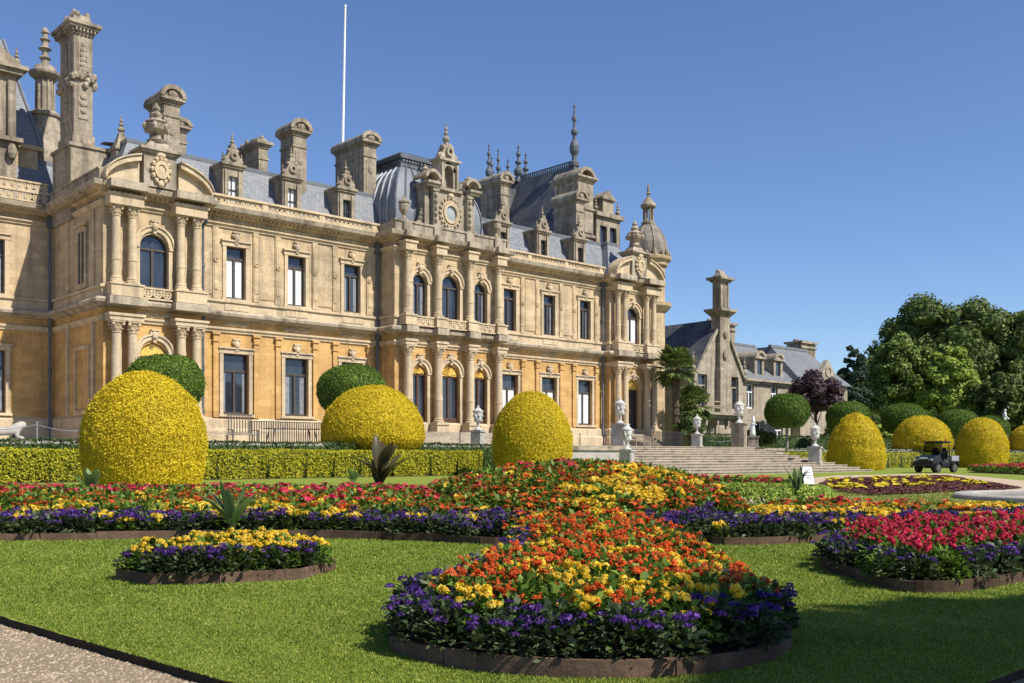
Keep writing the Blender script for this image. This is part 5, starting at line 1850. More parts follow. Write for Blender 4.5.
# ------------------------------------------------------------------ statues
def skin(name, verts, edges, mat, parent, sub=2):
    me = bpy.data.meshes.new(name)
    me.from_pydata([v[:3] for v in verts], edges, [])
    o = bpy.data.objects.new(name, me)
    COL.objects.link(o)
    o.parent = parent
    md = o.modifiers.new('skin', 'SKIN')
    for i, v in enumerate(verts):
        me.skin_vertices[0].data[i].radius = (v[3], v[3])
    me.skin_vertices[0].data[0].use_root = True
    md.use_smooth_shade = True
    o.modifiers.new('sub', 'SUBSURF').render_levels = sub
    me.materials.append(M[mat])
    return o
def statue(x, y, z, ped, H, label, rz, bend=0.0):
    t = thing('statue', label, 'statue', (x, y, z), rz)
    m = MB()
    m.box(-0.5, 0.5, -0.5, 0.5, 0, 0.15)
    m.box(-0.4, 0.4, -0.4, 0.4, 0.15, ped - 0.12)
    m.box(-0.48, 0.48, -0.48, 0.48, ped - 0.12, ped)
    m.build('pedestal', 'stone_grey', t)
    s = H / 1.8
    b = bend
    V = [(0, 0, .95, .16), (0.02 + b * .25, -.02, 1.2, .15), (b * .6, -.03, 1.42, .17), (b * .8, -.02, 1.54, .065), (b * .95, -.03, 1.64, .10), (b * 1.0, -.03, 1.76, .09),
         (-.1, 0, .88, .12), (-.12, -.05, .5, .085), (-.12, 0, .1, .06), (-.12, -.12, .03, .05), (.1, 0, .88, .12), (.14, -.08, .5, .085), (.16, .04, .1, .06), (.16, -.08, .03, .05),
         (-.2 + b * .6, -.02, 1.42, .075), (-.34 + b * .6, -.05, 1.18, .055), (-.25 + b, -.22, 1.0, .045), (.2 + b * .6, -.02, 1.42, .075), (.42 + b * .6, -.06, 1.3, .055), (.5 + b * .4, -.15, 1.55, .042), (-.22 + b, -.3, .97, .04), (.5 + b * .4, -.17, 1.64, .04)]
    E = [(0, 1), (1, 2), (2, 3), (3, 4), (4, 5), (0, 6), (6, 7), (7, 8), (8, 9), (0, 10), (10, 11), (11, 12), (12, 13), (2, 14), (14, 15), (15, 16), (2, 17), (17, 18), (18, 19), (16, 20), (19, 21)]
    skin('figure', [(a * s, c * s, ped + d * s, r * s) for a, c, d, r in V], E, 'statue_white', t)
    m = MB()
    m.lathe([(0.26 * s, ped), (0.24 * s, ped + .3 * s), (0.2 * s, ped + .7 * s), (0.19 * s, ped + 1.0 * s), (0.12 * s, ped + 1.1 * s)], 9, 0, 0.03 * s)
    m.build('drapery', 'statue_white', t, True)
statue(PX(1004, 47.5), 47.5, TZ, 2.2, 2.75, 'white marble figure on a plinth among the ball trees at the right border', R_(30), -0.35)
statue(PX(753, 47), 47.0, TZ, 1.0, 1.7, 'small white marble figure on a stone plinth left of the bright green ball tree', R_(40), 0.1)
lc = thing('stone_lion', 'weathered white stone creature lying on the terrace at the left border', 'statue', (PX(2, 47), 47.0, TZ))
m = MB()
m.box(-0.9, 0.9, -0.35, 0.35, 0, 0.1)
m.build('base', 'paving', lc)
V = [(0, 0, .42, .2), (.35, 0, .45, .22), (.62, 0, .58, .2), (.8, 0, .75, .2), (1.0, 0, .72, .13), (-.4, 0, .38, .2), (-.65, 0, .25, .1), (.55, -.2, .2, .08), (.85, -.22, .12, .07), (.55, .2, .2, .08), (.85, .22, .12, .07), (-.45, -.25, .2, .1), (-.2, -.3, .12, .07), (-.45, .25, .2, .1), (-.2, .3, .12, .07)]
E = [(0, 1), (1, 2), (2, 3), (3, 4), (0, 5), (5, 6), (2, 7), (7, 8), (2, 9), (9, 10), (5, 11), (11, 12), (5, 13), (13, 14)]
skin('figure', V, E, 'paving', lc)

# ------------------------------------------------------------------ terrace furniture
def bench(x, y, z, w, label, mat, rz=0.0, tall=0.95):
    t = thing('garden_bench', label, 'bench', (x, y, z), rz)
    m = MB()
    for k in range(4):
        m.box(-w / 2, w / 2, -0.25 + 0.13 * k, -0.15 + 0.13 * k, 0.42, 0.45)
    m.build('seat', mat, t)
    m = MB()
    m.box(-w / 2, w / 2, 0.26, 0.31, tall - 0.08, tall)
    m.box(-w / 2, w / 2, 0.26, 0.31, 0.5, 0.55)
    k = int(w / 0.16)
    for i in range(k):
        xx = -w / 2 + w * (i + 0.5) / k
        m.box(xx - 0.025, xx + 0.025, 0.27, 0.3, 0.55, tall - 0.08)
    m.build('backrest', mat, t)
    for s in (-1, 1):
        for yy in (-0.25, 0.28):
            m = MB()
            m.box(s * w / 2 - 0.03, s * w / 2 + 0.03, yy - 0.03, yy + 0.03, 0, 0.42 if yy > 0 else 0.66)
            m.build('leg', mat, t)
        m = MB()
        m.box(s * w / 2 - 0.04, s * w / 2 + 0.04, -0.3, 0.3, 0.664, 0.7)
        m.build('armrest', mat, t)
bench(PX(243, 47), 47.0, TZ, 1.5, 'dark wooden high-backed seat on the terrace below the first tall window', 'table_wood', 0.1, 1.5)
bench(PX(350, 47), 47.3, TZ, 1.2, 'pale wooden bench half hidden behind the wide golden dome', 'wood_bench', 0.1)
bench(PX(640, 47.4), 47.4, TZ, 1.9, 'pale slatted wooden bench behind the urns left of the steps', 'wood_bench', 0.15)
tb = thing('garden_table', 'long dark metal table on the terrace below the second tall window', 'table', (PX(292, 47.5), 47.5, TZ))
m = MB()
m.box(-1.5, 1.5, -0.4, 0.4, 0.78, 0.83)
m.build('table_top', 'table_wood', tb)
for sx in (-1, 1):
    for sy in (-1, 1):
        m = MB()
        m.tube((sx * 1.2, sy * 0.3, 0.78), (sx * 1.35, sy * 0.35, 0), 0.03, 0.03, 6)
        m.build('leg', 'iron', tb)
for i, (px, w, lab) in enumerate(((292, 5.2, 'thin black iron railing behind the long dark terrace table'), (655, 7.0, 'black iron railing along the terrace below the right end of the house'))):
    t = thing('iron_railing', lab, 'railing', (PX(px, 49.5), 49.5, TZ))
    m = MB()
    m.box(-w / 2, w / 2, -0.02, 0.02, 1.22, 1.26)
    m.box(-w / 2, w / 2, -0.02, 0.02, 0.1, 0.14)
    k = int(w / 0.14)
    for j in range(k):
        xx = -w / 2 + w * j / (k - 1)
        m.box(xx - 0.02, xx + 0.02, -0.02, 0.02, 0.0 if j % 8 == 0 else 0.14, 1.22)
    m.build('bars', 'iron', t)
chains = []
for i, px in enumerate((37, 175, 283, 460, 520, 580, 606, 704, 710, 718, 726, 734)):
    yy = 45.5 if i < 7 else 45.9
    p = thing('chain_post', 'slim dark iron post of the chain fence along the terrace edge', 'post', (PX(px, yy), yy, TZ), 0, 'chain fence posts along the terrace edge')
    m = MB()
    m.tube((0, 0, 0), (0, 0, 0.75), 0.03, 0.03, 6)
    m.build('post_shaft', 'grey_metal' if i == 0 else 'iron', p)
    m = MB()
    m.blob((0, 0, 0.78), 0.05, 0.05, 0.05, 8, 5)
    m.build('post_cap', 'grey_metal' if i == 0 else 'iron', p)
def chain(px0, px1, y, label):
    m = MB()
    a, b = PX(px0, y), PX(px1, y)
    for k in range(12):
        t0, t1 = k / 12, (k + 1) / 12
        z = lambda t: TZ + 0.7 - 1.0 * t * (1 - t)
        m.tube((a + (b - a) * t0, y, z(t0)), (a + (b - a) * t1, y, z(t1)), 0.014, 0.014, 4)
    tag(m.build('fence_chain', 'grey_metal'), label, 'chain')
chain(-60, 37, 45.5, 'sagging chain running out of the picture from the left-hand fence post')
chain(37, 110, 45.5, 'sagging chain between the left fence post and the large golden yew')
chain(175, 283, 45.5, 'sagging chain in front of the dark wooden terrace seat')
chain(460, 520, 45.5, 'sagging chain before the central doors of the house')
chain(704, 734, 45.9, 'chain along the short posts between the small and the tallest urn')

# ------------------------------------------------------------------ utility vehicle
uv = thing('utility_vehicle', 'small black open-sided utility vehicle with a roof and rear tray parked on the path', 'vehicle', (*GR(936, 472.6), 0.0))
_cd = Vector((-uv.location.x, -uv.location.y)).normalized()
uv.rotation_euler = (0, 0, math.atan2(_cd.y, _cd.x) + math.pi / 2 - R_(30))     # local -y is the nose
def up_(m, name, mat, parent=uv, smooth=False, bev=0.0, loc=None):
    o = m.build(name, mat, parent, smooth, loc)
    if bev:
        b = o.modifiers.new('bevel', 'BEVEL')
        b.width = bev
        b.segments = 2
    return o
m = MB()
m.prism([(0, 0), (1, 0), (1, 1), (0, 1)], 0, 0.001)
m = MB(Matrix.Rotation(R_(90), 4, 'Z'))        # side profile drawn in x (length), extruded across
m.prism([(-1.42, 0.55), (-1.30, 0.42), (-0.55, 0.40), (-0.35, 0.36), (0.55, 0.36), (0.6, 0.62), (0.1, 0.70), (-0.3, 0.66), (-0.52, 1.06), (-0.62, 1.12), (-1.25, 1.0), (-1.42, 0.86)], -0.62, 0.62)
up_(m, 'body', 'body_paint', bev=0.04)
m = MB()
m.box(-0.6, 0.6, -1.47, -1.36, 0.42, 0.56)
m.box(-0.5, 0.5, -1.5, -1.44, 0.6, 0.66)
for s in (-1, 1):
    m.tube((s * 0.42, -1.5, 0.45), (s * 0.42, -1.46, 0.85), 0.025, 0.025, 6)
m.tube((-0.42, -1.46, 0.85), (0.42, -1.46, 0.85), 0.025, 0.025, 6)
up_(m, 'front_bumper', 'black_plastic')
for s in (-1, 1):
    m = MB()
    m.box(s * 0.45 - 0.13, s * 0.45 + 0.13, -1.445, -1.40, 0.78, 0.88)
    up_(m, 'headlight', 'sign_face')
m = MB()
m.box(-0.26, 0.26, -1.475, -1.455, 0.86, 0.97)
up_(m, 'number_plate', 'sign_face')
m = MB()
m.box(-0.36, 0.36, -1.44, -1.425, 0.66, 0.76)
up_(m, 'grille', 'black_plastic')
for s in (-1, 1):
    for yy in (-0.95, 0.95):
        w = thing('wheel', None, None, (s * 0.62, yy, 0.32))
        w.parent = uv
        T = Matrix.Rotation(R_(90), 4, 'Y')
        m = MB(T)
        m.lathe([(0.17, -0.11), (0.29, -0.12), (0.32, -0.08), (0.32, 0.08), (0.29, 0.12), (0.17, 0.11)], 22)
        for k in range(18):
            a = 2 * math.pi * k / 18
            m.blob((0.315 * math.cos(a), 0.315 * math.sin(a), 0), 0.03, 0.03, 0.1, 4, 3)
        up_(m, 'tyre', 'tyre', w)
        m = MB(T)
        m.lathe([(0.02, 0.10 * s), (0.06, 0.115 * s), (0.10, 0.075 * s), (0.165, 0.09 * s), (0.18, 0.112 * s)], 16)
        for k in range(6):
            a = 2 * math.pi * k / 6
            m.tube((0.05 * math.cos(a), 0.05 * math.sin(a), 0.115 * s), (0.165 * math.cos(a), 0.165 * math.sin(a), 0.118 * s), 0.016, 0.02, 5)
        up_(m, 'rim', 'rim', w)
        m = MB()
        m.arc(s * 0.0, 0, 0.37, 0.42, -0.17, 0.17, 20, 160, 10)
        o = up_(m, 'wheel_arch', 'black_plastic', uv)
        o.location = (s * 0.66, yy, 0.32)
        o.rotation_euler = (0, 0, R_(90))
m = MB()
for s in (-1, 1):
    m.tube((s * 0.6, -0.5, 1.08), (s * 0.55, -0.28, 1.88), 0.03, 0.03, 8)
    m.tube((s * 0.55, -0.28, 1.88), (s * 0.55, 0.55, 1.9), 0.03, 0.03, 8)
    m.tube((s * 0.55, 0.55, 1.9), (s * 0.6, 0.58, 0.62), 0.03, 0.03, 8)
    m.tube((s * 0.6, 0.1, 0.68), (s * 0.6, 0.56, 0.95), 0.025, 0.025, 6)
m.tube((-0.55, 0.55, 1.88), (0.55, 0.55, 1.88), 0.03, 0.03, 8)
m.tube((-0.57, 0.57, 1.35), (0.57, 0.57, 1.35), 0.025, 0.025, 8)
m.tube((-0.55, -0.28, 1.86), (0.55, -0.28, 1.86), 0.03, 0.03, 8)
up_(m, 'roll_cage', 'black_plastic')
m = MB()
m.box(-0.66, 0.66, -0.42, 0.68, 1.905, 1.96)
m.box(-0.6, 0.6, -0.36, 0.62, 1.96, 1.99)
up_(m, 'roof', 'black_plastic', bev=0.02)
m = MB()
m.tube((0.4, 0.5, 1.99), (0.4, 0.5, 2.12), 0.05, 0.05, 10)
up_(m, 'beacon', 'bloom_orange')
m = MB(Matrix.Translation((0, -0.5, 1.1)) @ Matrix.Rotation(R_(-15.5), 4, 'X'))
m.box(-0.55, 0.55, -0.012, 0.012, 0.02, 0.78)
up_(m, 'windscreen', 'tinted_glass')
for s in (-1, 1):
    m = MB()
    m.box(s * 0.29 - 0.25, s * 0.29 + 0.25, -0.05, 0.4, 0.72, 0.86)
    m.box(s * 0.29 - 0.25, s * 0.29 + 0.25, 0.4, 0.52, 0.8, 1.4)
    m.box(s * 0.29 - 0.14, s * 0.29 + 0.14, 0.42, 0.5, 1.4, 1.58)
    up_(m, 'seat', 'black_plastic', bev=0.03)
m = MB()
m.tube((0.29, -0.4, 1.02), (0.29, -0.2, 1.14), 0.02, 0.02, 6)
k = 14
for i in range(k):
    a, b = 2 * math.pi * i / k, 2 * math.pi * (i + 1) / k
    m.tube((0.29 + 0.18 * math.cos(a), -0.2 - 0.1 * math.sin(a), 1.14 + 0.15 * math.sin(a)), (0.29 + 0.18 * math.cos(b), -0.2 - 0.1 * math.sin(b), 1.14 + 0.15 * math.sin(b)), 0.018, 0.018, 5)
up_(m, 'steering_wheel', 'black_plastic')
m = MB()
m.box(-0.7, 0.7, 0.62, 1.5, 0.74, 0.8)
m.box(-0.7, -0.65, 0.62, 1.5, 0.8, 1.06)
m.box(0.65, 0.7, 0.62, 1.5, 0.8, 1.06)
m.box(-0.65, 0.65, 0.62, 0.67, 0.8, 1.06)
m.box(-0.65, 0.65, 1.45, 1.5, 0.8, 1.06)
up_(m, 'cargo_bed', 'bed_plastic', bev=0.01)
m = MB()
m.box(-0.3, 0.3, -0.6, 1.4, 0.3, 0.42)
m.tube((-0.6, -0.95, 0.32), (0.6, -0.95, 0.32), 0.04, 0.04, 6)
m.tube((-0.6, 0.95, 0.32), (0.6, 0.95, 0.32), 0.04, 0.04, 6)
up_(m, 'chassis', 'black_plastic')
for s in (-1, 1):
    m = MB()
    m.box(s * 0.78 - 0.07, s * 0.78 + 0.07, -0.5, -0.46, 1.2, 1.34)
    m.tube((s * 0.6, -0.46, 1.15), (s * 0.76, -0.48, 1.25), 0.015, 0.015, 5)
    up_(m, 'mirror', 'black_plastic')

# folding sign by the steps
sg = thing('folding_sign', 'white folding board with small grey lettering beside the steps', 'sign', (*GR(806, 488), 0.0), math.atan2(-1, -0.6) + math.pi / 2 + R_(15))
sg.scale = (0.74, 0.74, 0.74)
m = MB(Matrix.Rotation(R_(-14), 4, 'X'))
m.box(-0.32, 0.32, -0.02, 0.02, 0.0, 1.0)
b1 = m.build('front_board', 'sign_back', sg, loc=(0, -0.24, 0.0))
m = MB(Matrix.Rotation(R_(-14), 4, 'X'))
m.box(-0.29, 0.29, -0.026, -0.021, 0.04, 0.97)
f1 = m.build('front_panel', 'sign_face', b1)
for k, (w, z) in enumerate(((0.18, 0.66), (0.22, 0.55), (0.15, 0.44))):
    m = MB(Matrix.Rotation(R_(-14), 4, 'X'))
    rq = random.Random(k)
    x = -w
    while x < w:
        ww = rq.uniform(0.015, 0.04)
        m.box(x, x + ww, -0.03, -0.027, z, z + 0.06)
        x += ww + 0.004
    m.build('lettering', 'ink', f1)
m = MB(Matrix.Rotation(R_(14), 4, 'X'))
m.box(-0.32, 0.32, -0.02, 0.02, 0.0, 1.0)
m.build('rear_board', 'sign_back', sg, loc=(0, 0.24, 0.0))
# ------------------------------------------------------------------ flower beds
def inside(poly, P):
    P = np.asarray(P)
    x, y = P[:, 0], P[:, 1]
    r = np.zeros(len(P), bool)
    n = len(poly)
    for i in range(n):
        x0, y0 = poly[i]
        x1, y1 = poly[(i + 1) % n]
        c = ((y0 > y) != (y1 > y))
        with np.errstate(divide='ignore', invalid='ignore'):
            xi = (x1 - x0) * (y - y0) / (y1 - y0 + 1e-12) + x0
        r ^= c & (x < xi)
    return r
def edge_dist(poly, P):
    P = np.asarray(P)
    best = np.full(len(P), 1e9)
    n = len(poly)
    for i in range(n):
        a, b = np.array(poly[i]), np.array(poly[(i + 1) % n])
        d = b - a
        t = np.clip(((P - a) @ d) / (d @ d + 1e-12), 0, 1)
        best = np.minimum(best, np.linalg.norm(P - (a + t[:, None] * d), axis=1))
    return best
def smooth_poly(pts, k=6):
    n = len(pts)
    P = [np.array(p, float) for p in pts]
    out = []
    for i in range(n):
        p0, p1, p2, p3 = P[i - 1], P[i], P[(i + 1) % n], P[(i + 2) % n]
        for j in range(k):
            t = j / k
            out.append(tuple(0.5 * ((2 * p1) + (-p0 + p2) * t + (2 * p0 - 5 * p1 + 4 * p2 - p3) * t * t + (-p0 + 3 * p1 - 3 * p2 + p3) * t ** 3)))
    return out
def scatter(poly, step, g, jit=0.42):
    xs = [p[0] for p in poly]
    ys = [p[1] for p in poly]
    X, Y = np.meshgrid(np.arange(min(xs), max(xs), step), np.arange(min(ys), max(ys), step * 0.87))
    X = X + (np.arange(X.shape[0]) % 2)[:, None] * step / 2
    P = np.stack([X.ravel(), Y.ravel()], 1)
    P += g.uniform(-jit, jit, P.shape) * step
    return P[inside(poly, P)]
def W2(P):
    return np.stack([CA * P[:, 1] + SA * P[:, 0], SA * P[:, 1] - CA * P[:, 0]], 1)

# --- plant templates: leaf clump and flower heads, all quads
def clump(n, R, H, size, g, flat=0.0):
    a = g.uniform(0, 6.283, n)
    el = np.arccos(g.uniform(0, 1, n))
    rr = g.uniform(0.55, 1.0, n) ** 0.5
    d = np.stack([np.sin(el) * np.cos(a), np.sin(el) * np.sin(a), np.cos(el)], 1)
    P = d * rr[:, None] * np.array([R, R, H * 0.95]) + np.array([0, 0, 0.02])
    out = d * (1, 1, 0.4) + np.array([0, 0, 0.25]) + g.normal(0, 0.35, (n, 3))
    out /= np.linalg.norm(out, axis=1)[:, None]
    sd = np.cross(out, np.array([0, 0, 1.0]) + g.normal(0, 0.4, (n, 3)))
    sd /= np.linalg.norm(sd, axis=1)[:, None] + 1e-9
    L = size * g.uniform(0.6, 1.3, n)[:, None]
    up = np.cross(sd, out)
    V = np.stack([P, P + out * L * 0.5 + sd * L * 0.28 + up * L * 0.1, P + out * L - up * L * 0.12, P + out * L * 0.5 - sd * L * 0.28 + up * L * 0.1], 1).reshape(-1, 3)
    return V, np.arange(4 * n).reshape(-1, 4)
def star(c, R, n, g, layers=2):
    Vs = []
    tilt = g.normal(0, 0.28, 2)
    for l in range(layers):
        r = R * (1 - 0.4 * l)
        for k in range(n):
            a = 2 * np.pi * (k + 0.5 * l) / n + g.uniform(-0.15, 0.15)
            dr = np.array([np.cos(a), np.sin(a), 0])
            sd = np.array([-np.sin(a), np.cos(a), 0])
            z = 0.012 * l + R * 0.12
            w = r * 0.42 * g.uniform(0.8, 1.2)
            q = [np.array([0, 0, z * 0.7]), dr * r * 0.6 + sd * w + (0, 0, z), dr * r + (0, 0, z * 0.4 - g.uniform(0, 0.3) * R), dr * r * 0.6 - sd * w + (0, 0, z)]
            for p in q:
                p = np.array(p)
                p[2] += p[0] * tilt[0] + p[1] * tilt[1]
                Vs.append(p + c)
    V = np.array(Vs)
    return V, np.arange(len(V)).reshape(-1, 4)
def fluffy(c, R, n, g):
    v = g.normal(0, 1, (n, 3))
    v /= np.linalg.norm(v, axis=1)[:, None]
    v[:, 2] = np.abs(v[:, 2]) * 1.0 - 0.25
    P = v * R * 0.7 + c
    return leaves(P, v, R * 1.15, 0.35, 0.85, 0.25, g)
def umbel(c, R, n, g):
    v = g.normal(0, 1, (n, 3))
    v /= np.linalg.norm(v, axis=1)[:, None]
    v[:, 2] = np.abs(v[:, 2]) * 0.75 - 0.1
    P = v * R * (1, 1, 0.75) + c
    return leaves(P, v, R * 0.62, 0.5, 0.8, 0.3, g)
def template(kind, near, g):
    q = 1.0 if near else 0.5
    ls = 0.052 if near else 0.075
    hk = 1.0 if near else 1.8
    hs = []
    if kind == 'green':
        lf = clump(int(190 * q), 0.14, 0.23, ls, g)
        hs.append(clump(12, 0.05, 0.26, ls, g))
    elif kind == 'purple':
        lf = clump(int(170 * q), 0.13, 0.20, ls, g)
        for k in range(8 if near else 7):
            a, r = g.uniform(0, 6.28), 0.14 * g.uniform(0.05, 1) ** 0.6
            hs.append(umbel(np.array([r * np.cos(a), r * np.sin(a), 0.235 - r * 0.5 + g.uniform(-0.03, 0.03)]), g.uniform(0.020, 0.036) * (1.0 if near else 1.3), int(34 * q) + 3, g))
    elif kind == 'yellow':
        lf = clump(int(170 * q), 0.13, 0.20, ls, g)
        for k in range(8):
            a, r = g.uniform(0, 6.28), 0.13 * g.uniform(0.02, 1) ** 0.6
            hs.append(fluffy(np.array([r * np.cos(a), r * np.sin(a), 0.23 - r * 0.4 + g.uniform(-0.01, 0.03)]), g.uniform(0.016, 0.032) * hk, int(22 * q) + 4, g))
    else:
        red = kind == 'red'
        lf = clump(int(190 * q), 0.135, 0.25 if red else 0.22, ls, g)
        for k in range((8 if red else 5) if near else 5):
            a, r = g.uniform(0, 6.28), 0.14 * g.uniform(0.02, 1) ** 0.6
            zz = (0.29 if red else 0.26) - r * 0.45 + g.uniform(-0.02, 0.03)
            for j in range(g.integers(2, 4) if near else 2):
                o = g.normal(0, 0.013, 3)
                hs.append(star(np.array([r * np.cos(a), r * np.sin(a), zz]) + o, g.uniform(0.014, 0.030) * hk, 7 if near else 5, g, 2 if near else 1))
    return lf, join(hs)
KINDS = {'green': ('leaf_green', 'leaf_green'), 'purple': ('leaf_dark', 'bloom_purple'), 'yellow': ('leaf_green', 'bloom_yellow'), 'orange': ('leaf_green', 'bloom_orange'), 'red': ('leaf_green', 'bloom_red')}
gT = np.random.default_rng(11)
NEAR = {k: [template(k, True, gT) for i in range(7)] for k in KINDS}
FAR = {k: [template(k, False, gT) for i in range(6)] for k in KINDS}
for k in KINDS:
    gT2 = np.random.default_rng(5)
PLAIN_ = [clump(85, 0.15, 0.24, 0.078, gT) for i in range(4)]
proto = {}
def plant(kind, x, y, z, rz, sc, label, group, var):
    key = (kind, var)
    if key not in proto:
        (lv, lf), (bv, bf) = NEAR[kind][var]
        t = thing('leafy_plant' if kind == 'green' else kind + '_flower_plant', label, 'flower', (x, y, z), rz, group)
        qmesh('foliage', lv, lf, [KINDS[kind][0]], parent=t)
        if kind != 'green':
            qmesh('blossom', bv, bf, [KINDS[kind][1]], parent=t)
        proto[key] = t
        t.scale = (sc, sc, sc)
        return t
    o = copy_thing(proto[key], (x, y, z), rz, label)
    o['group'] = group
    o.scale = (sc, sc, sc)
    return o
def merged(templates, XY, Z, g, sc=(0.85, 1.2)):
    out = []
    n = len(XY)
    v = g.integers(0, len(templates), n)
    for k in range(len(templates)):
        V, F = templates[k]
        q = np.where(v == k)[0]
        if not len(q):
            continue
        a = g.uniform(0, 6.283, len(q))
        s = g.uniform(sc[0], sc[1], len(q))
        ca, sa = np.cos(a) * s, np.sin(a) * s
        X = V[None, :, 0] * ca[:, None] - V[None, :, 1] * sa[:, None] + XY[q, 0][:, None]
        Y = V[None, :, 0] * sa[:, None] + V[None, :, 1] * ca[:, None] + XY[q, 1][:, None]
        ZZ = V[None, :, 2] * s[:, None] + Z[q][:, None]
        VV = np.stack([X, Y, ZZ], 2).reshape(-1, 3)
        FF = (F[None] + (np.arange(len(q)) * len(V))[:, None, None]).reshape(-1, 4)
        out.append((VV, FF))
    return join(out)
def grid_soil(poly, hf, parent, step=0.22, name='soil'):
    xs = [p[0] for p in poly]
    ys = [p[1] for p in poly]
    X = np.arange(min(xs) - step, max(xs) + step, step)
    Y = np.arange(min(ys) - step, max(ys) + step, step)
    gx, gy = np.meshgrid(X, Y)
    P = np.stack([gx.ravel(), gy.ravel()], 1)
    ok = inside(poly, P)
    Wp = W2(P)
    Z = hf(P) + 0.06 + 0.012 * lumpy(np.concatenate([P, P[:, :1]], 1), 9.0, 3)
    idx = np.arange(len(P)).reshape(len(Y), len(X))
    okg = ok.reshape(len(Y), len(X))
    F = []
    a = okg[:-1, :-1] & okg[:-1, 1:] & okg[1:, 1:] & okg[1:, :-1]
    F = np.stack([idx[:-1, :-1][a], idx[:-1, 1:][a], idx[1:, 1:][a], idx[1:, :-1][a]], 1)
    base = parent.location
    V = np.concatenate([Wp, Z[:, None]], 1) - np.array(base)
    return qmesh(name, V, F, ['soil'], parent=parent)
def board_edge(poly, parent, h=0.1, closed=True, th=0.03, skip=None):
    m = MB()
    base = Vector(parent.location[:2])
    n = len(poly)
    P = [Vector(C2(*p)) - base for p in poly]
    rq = random.Random(n)
    run, length = [], 0.0
    def flush():
        nonlocal run, length
        if len(run) > 1:
            dz = rq.uniform(-0.008, 0.01)
            vs, fs = [], []
            for k, q in enumerate(run):
                d = (run[min(k + 1, len(run) - 1)] - run[max(k - 1, 0)]).normalized()
                nn = Vector((-d.y, d.x)) * th
                e = 0.004 if k in (0, len(run) - 1) else 0.0
                q = q + d * (e if k == 0 else -e)
                vs += [(q.x, q.y, -0.03), (q.x, q.y, h + dz), (q.x + nn.x, q.y + nn.y, h + dz), (q.x + nn.x, q.y + nn.y, -0.03)]
            for k in range(len(run) - 1):
                for j in range(4):
                    fs.append((4 * k + j, 4 * k + (j + 1) % 4, 4 * k + 4 + (j + 1) % 4, 4 * k + 4 + j))
            L = 4 * (len(run) - 1)
            fs += [(0, 3, 2, 1), (L, L + 1, L + 2, L + 3)]
            m.add(vs, fs)
        run, length = [], 0.0
    lim = rq.uniform(0.7, 1.3)
    for i in range(n):
        A, B = P[i], P[(i + 1) % n]
        mid = ((poly[i][0] + poly[(i + 1) % n][0]) / 2, (poly[i][1] + poly[(i + 1) % n][1]) / 2)
        if (B - A).length < 1e-4:
            continue
        if skip is not None and skip(*mid):
            flush()
            continue
        if not run:
            run = [A]
        run.append(B)
        length += (B - A).length
        if length > lim:
            flush()
            lim = rq.uniform(0.7, 1.3)
    flush()
    return m.build('edging_board', 'board', parent)
def base_soil(poly, parent, z=0.05):
    m = MB()
    b = parent.location
    m.add([(C2(*p)[0] - b[0], C2(*p)[1] - b[1], z) for p in poly], [tuple(range(len(poly)))])
    return m.build('soil', 'soil', parent)
def crumbs(poly, parent, n, g, zf=None):
    xs = [p[0] for p in poly]
    ys = [p[1] for p in poly]
    P = np.stack([g.uniform(min(xs), max(xs), n), g.uniform(min(ys), max(ys), n)], 1)
    P = P[inside(poly, P)]
    XY = W2(P) - np.array(parent.location[:2])
    Z = np.full(len(P), 0.055)
    V, F = leaves(np.concatenate([XY, Z[:, None]], 1), np.tile([0, 0, 1.0], (len(P), 1)), 0.03, 0.8, 0.8, 0.5, g)
    o = qmesh('soil_crumbs', V, F, ['soil_crumb'], parent=parent)
    o['kind'] = 'stuff'
    return o
ALL_BEDS = []
counts = {}
def near_bed(poly, label, step, classify, hf, seed, names, h=0.1, skip=None, margin=0.05):
    g = np.random.default_rng(seed)
    cx, cy = C2(sum(p[0] for p in poly) / len(poly), sum(p[1] for p in poly) / len(poly))
    t = thing('flower_bed', label, 'flower bed', (cx, cy, 0))
    base_soil(poly, t)
    board_edge(poly, t, h, True, 0.03, skip)
    crumbs(poly, t, 5000, g)
    ALL_BEDS.append(poly)
    P = scatter(poly, step, g)
    e = edge_dist(poly, P)
    keep = e > margin
    P, e = P[keep], e[keep]
    XY = W2(P)
    Z = 0.05 + hf(P)
    for i in range(len(P)):
        k = classify(P[i], e[i], g)
        if k is None:
            continue
        QUEUE.append((P[i, 1], k, XY[i, 0], XY[i, 1], Z[i], g.uniform(0, 6.28), g.uniform(0.85, 1.2), names[k], int(g.integers(0, 7)), t))
    return t
QUEUE = []
def plant_out():                                 # the nearest 295 of a kind one by one, those behind them as bedding
    QUEUE.sort(key=lambda q: q[0])
    rest = {}
    for q in QUEUE:
        k = q[1]
        counts[k] = counts.get(k, 0) + 1
        if counts[k] <= 295:
            plant(k, q[2], q[3], q[4], q[5], q[6], q[7][0], q[7][1], q[8])
        else:
            rest.setdefault((q[9].name, k), []).append(q)
    for (tn, k), L in rest.items():
        t = bpy.data.objects[tn]
        XY = np.array([(q[2] - t.location[0], q[3] - t.location[1]) for q in L])
        Z = np.array([q[4] for q in L])
        for j in range(2):
            V, F = merged([T_[j] for T_ in NEAR[k]], XY, Z, np.random.default_rng(3))
            qmesh('foliage' if j == 0 else k + '_blossom', V, F, [KINDS[k][j]], parent=t)['kind'] = 'stuff'
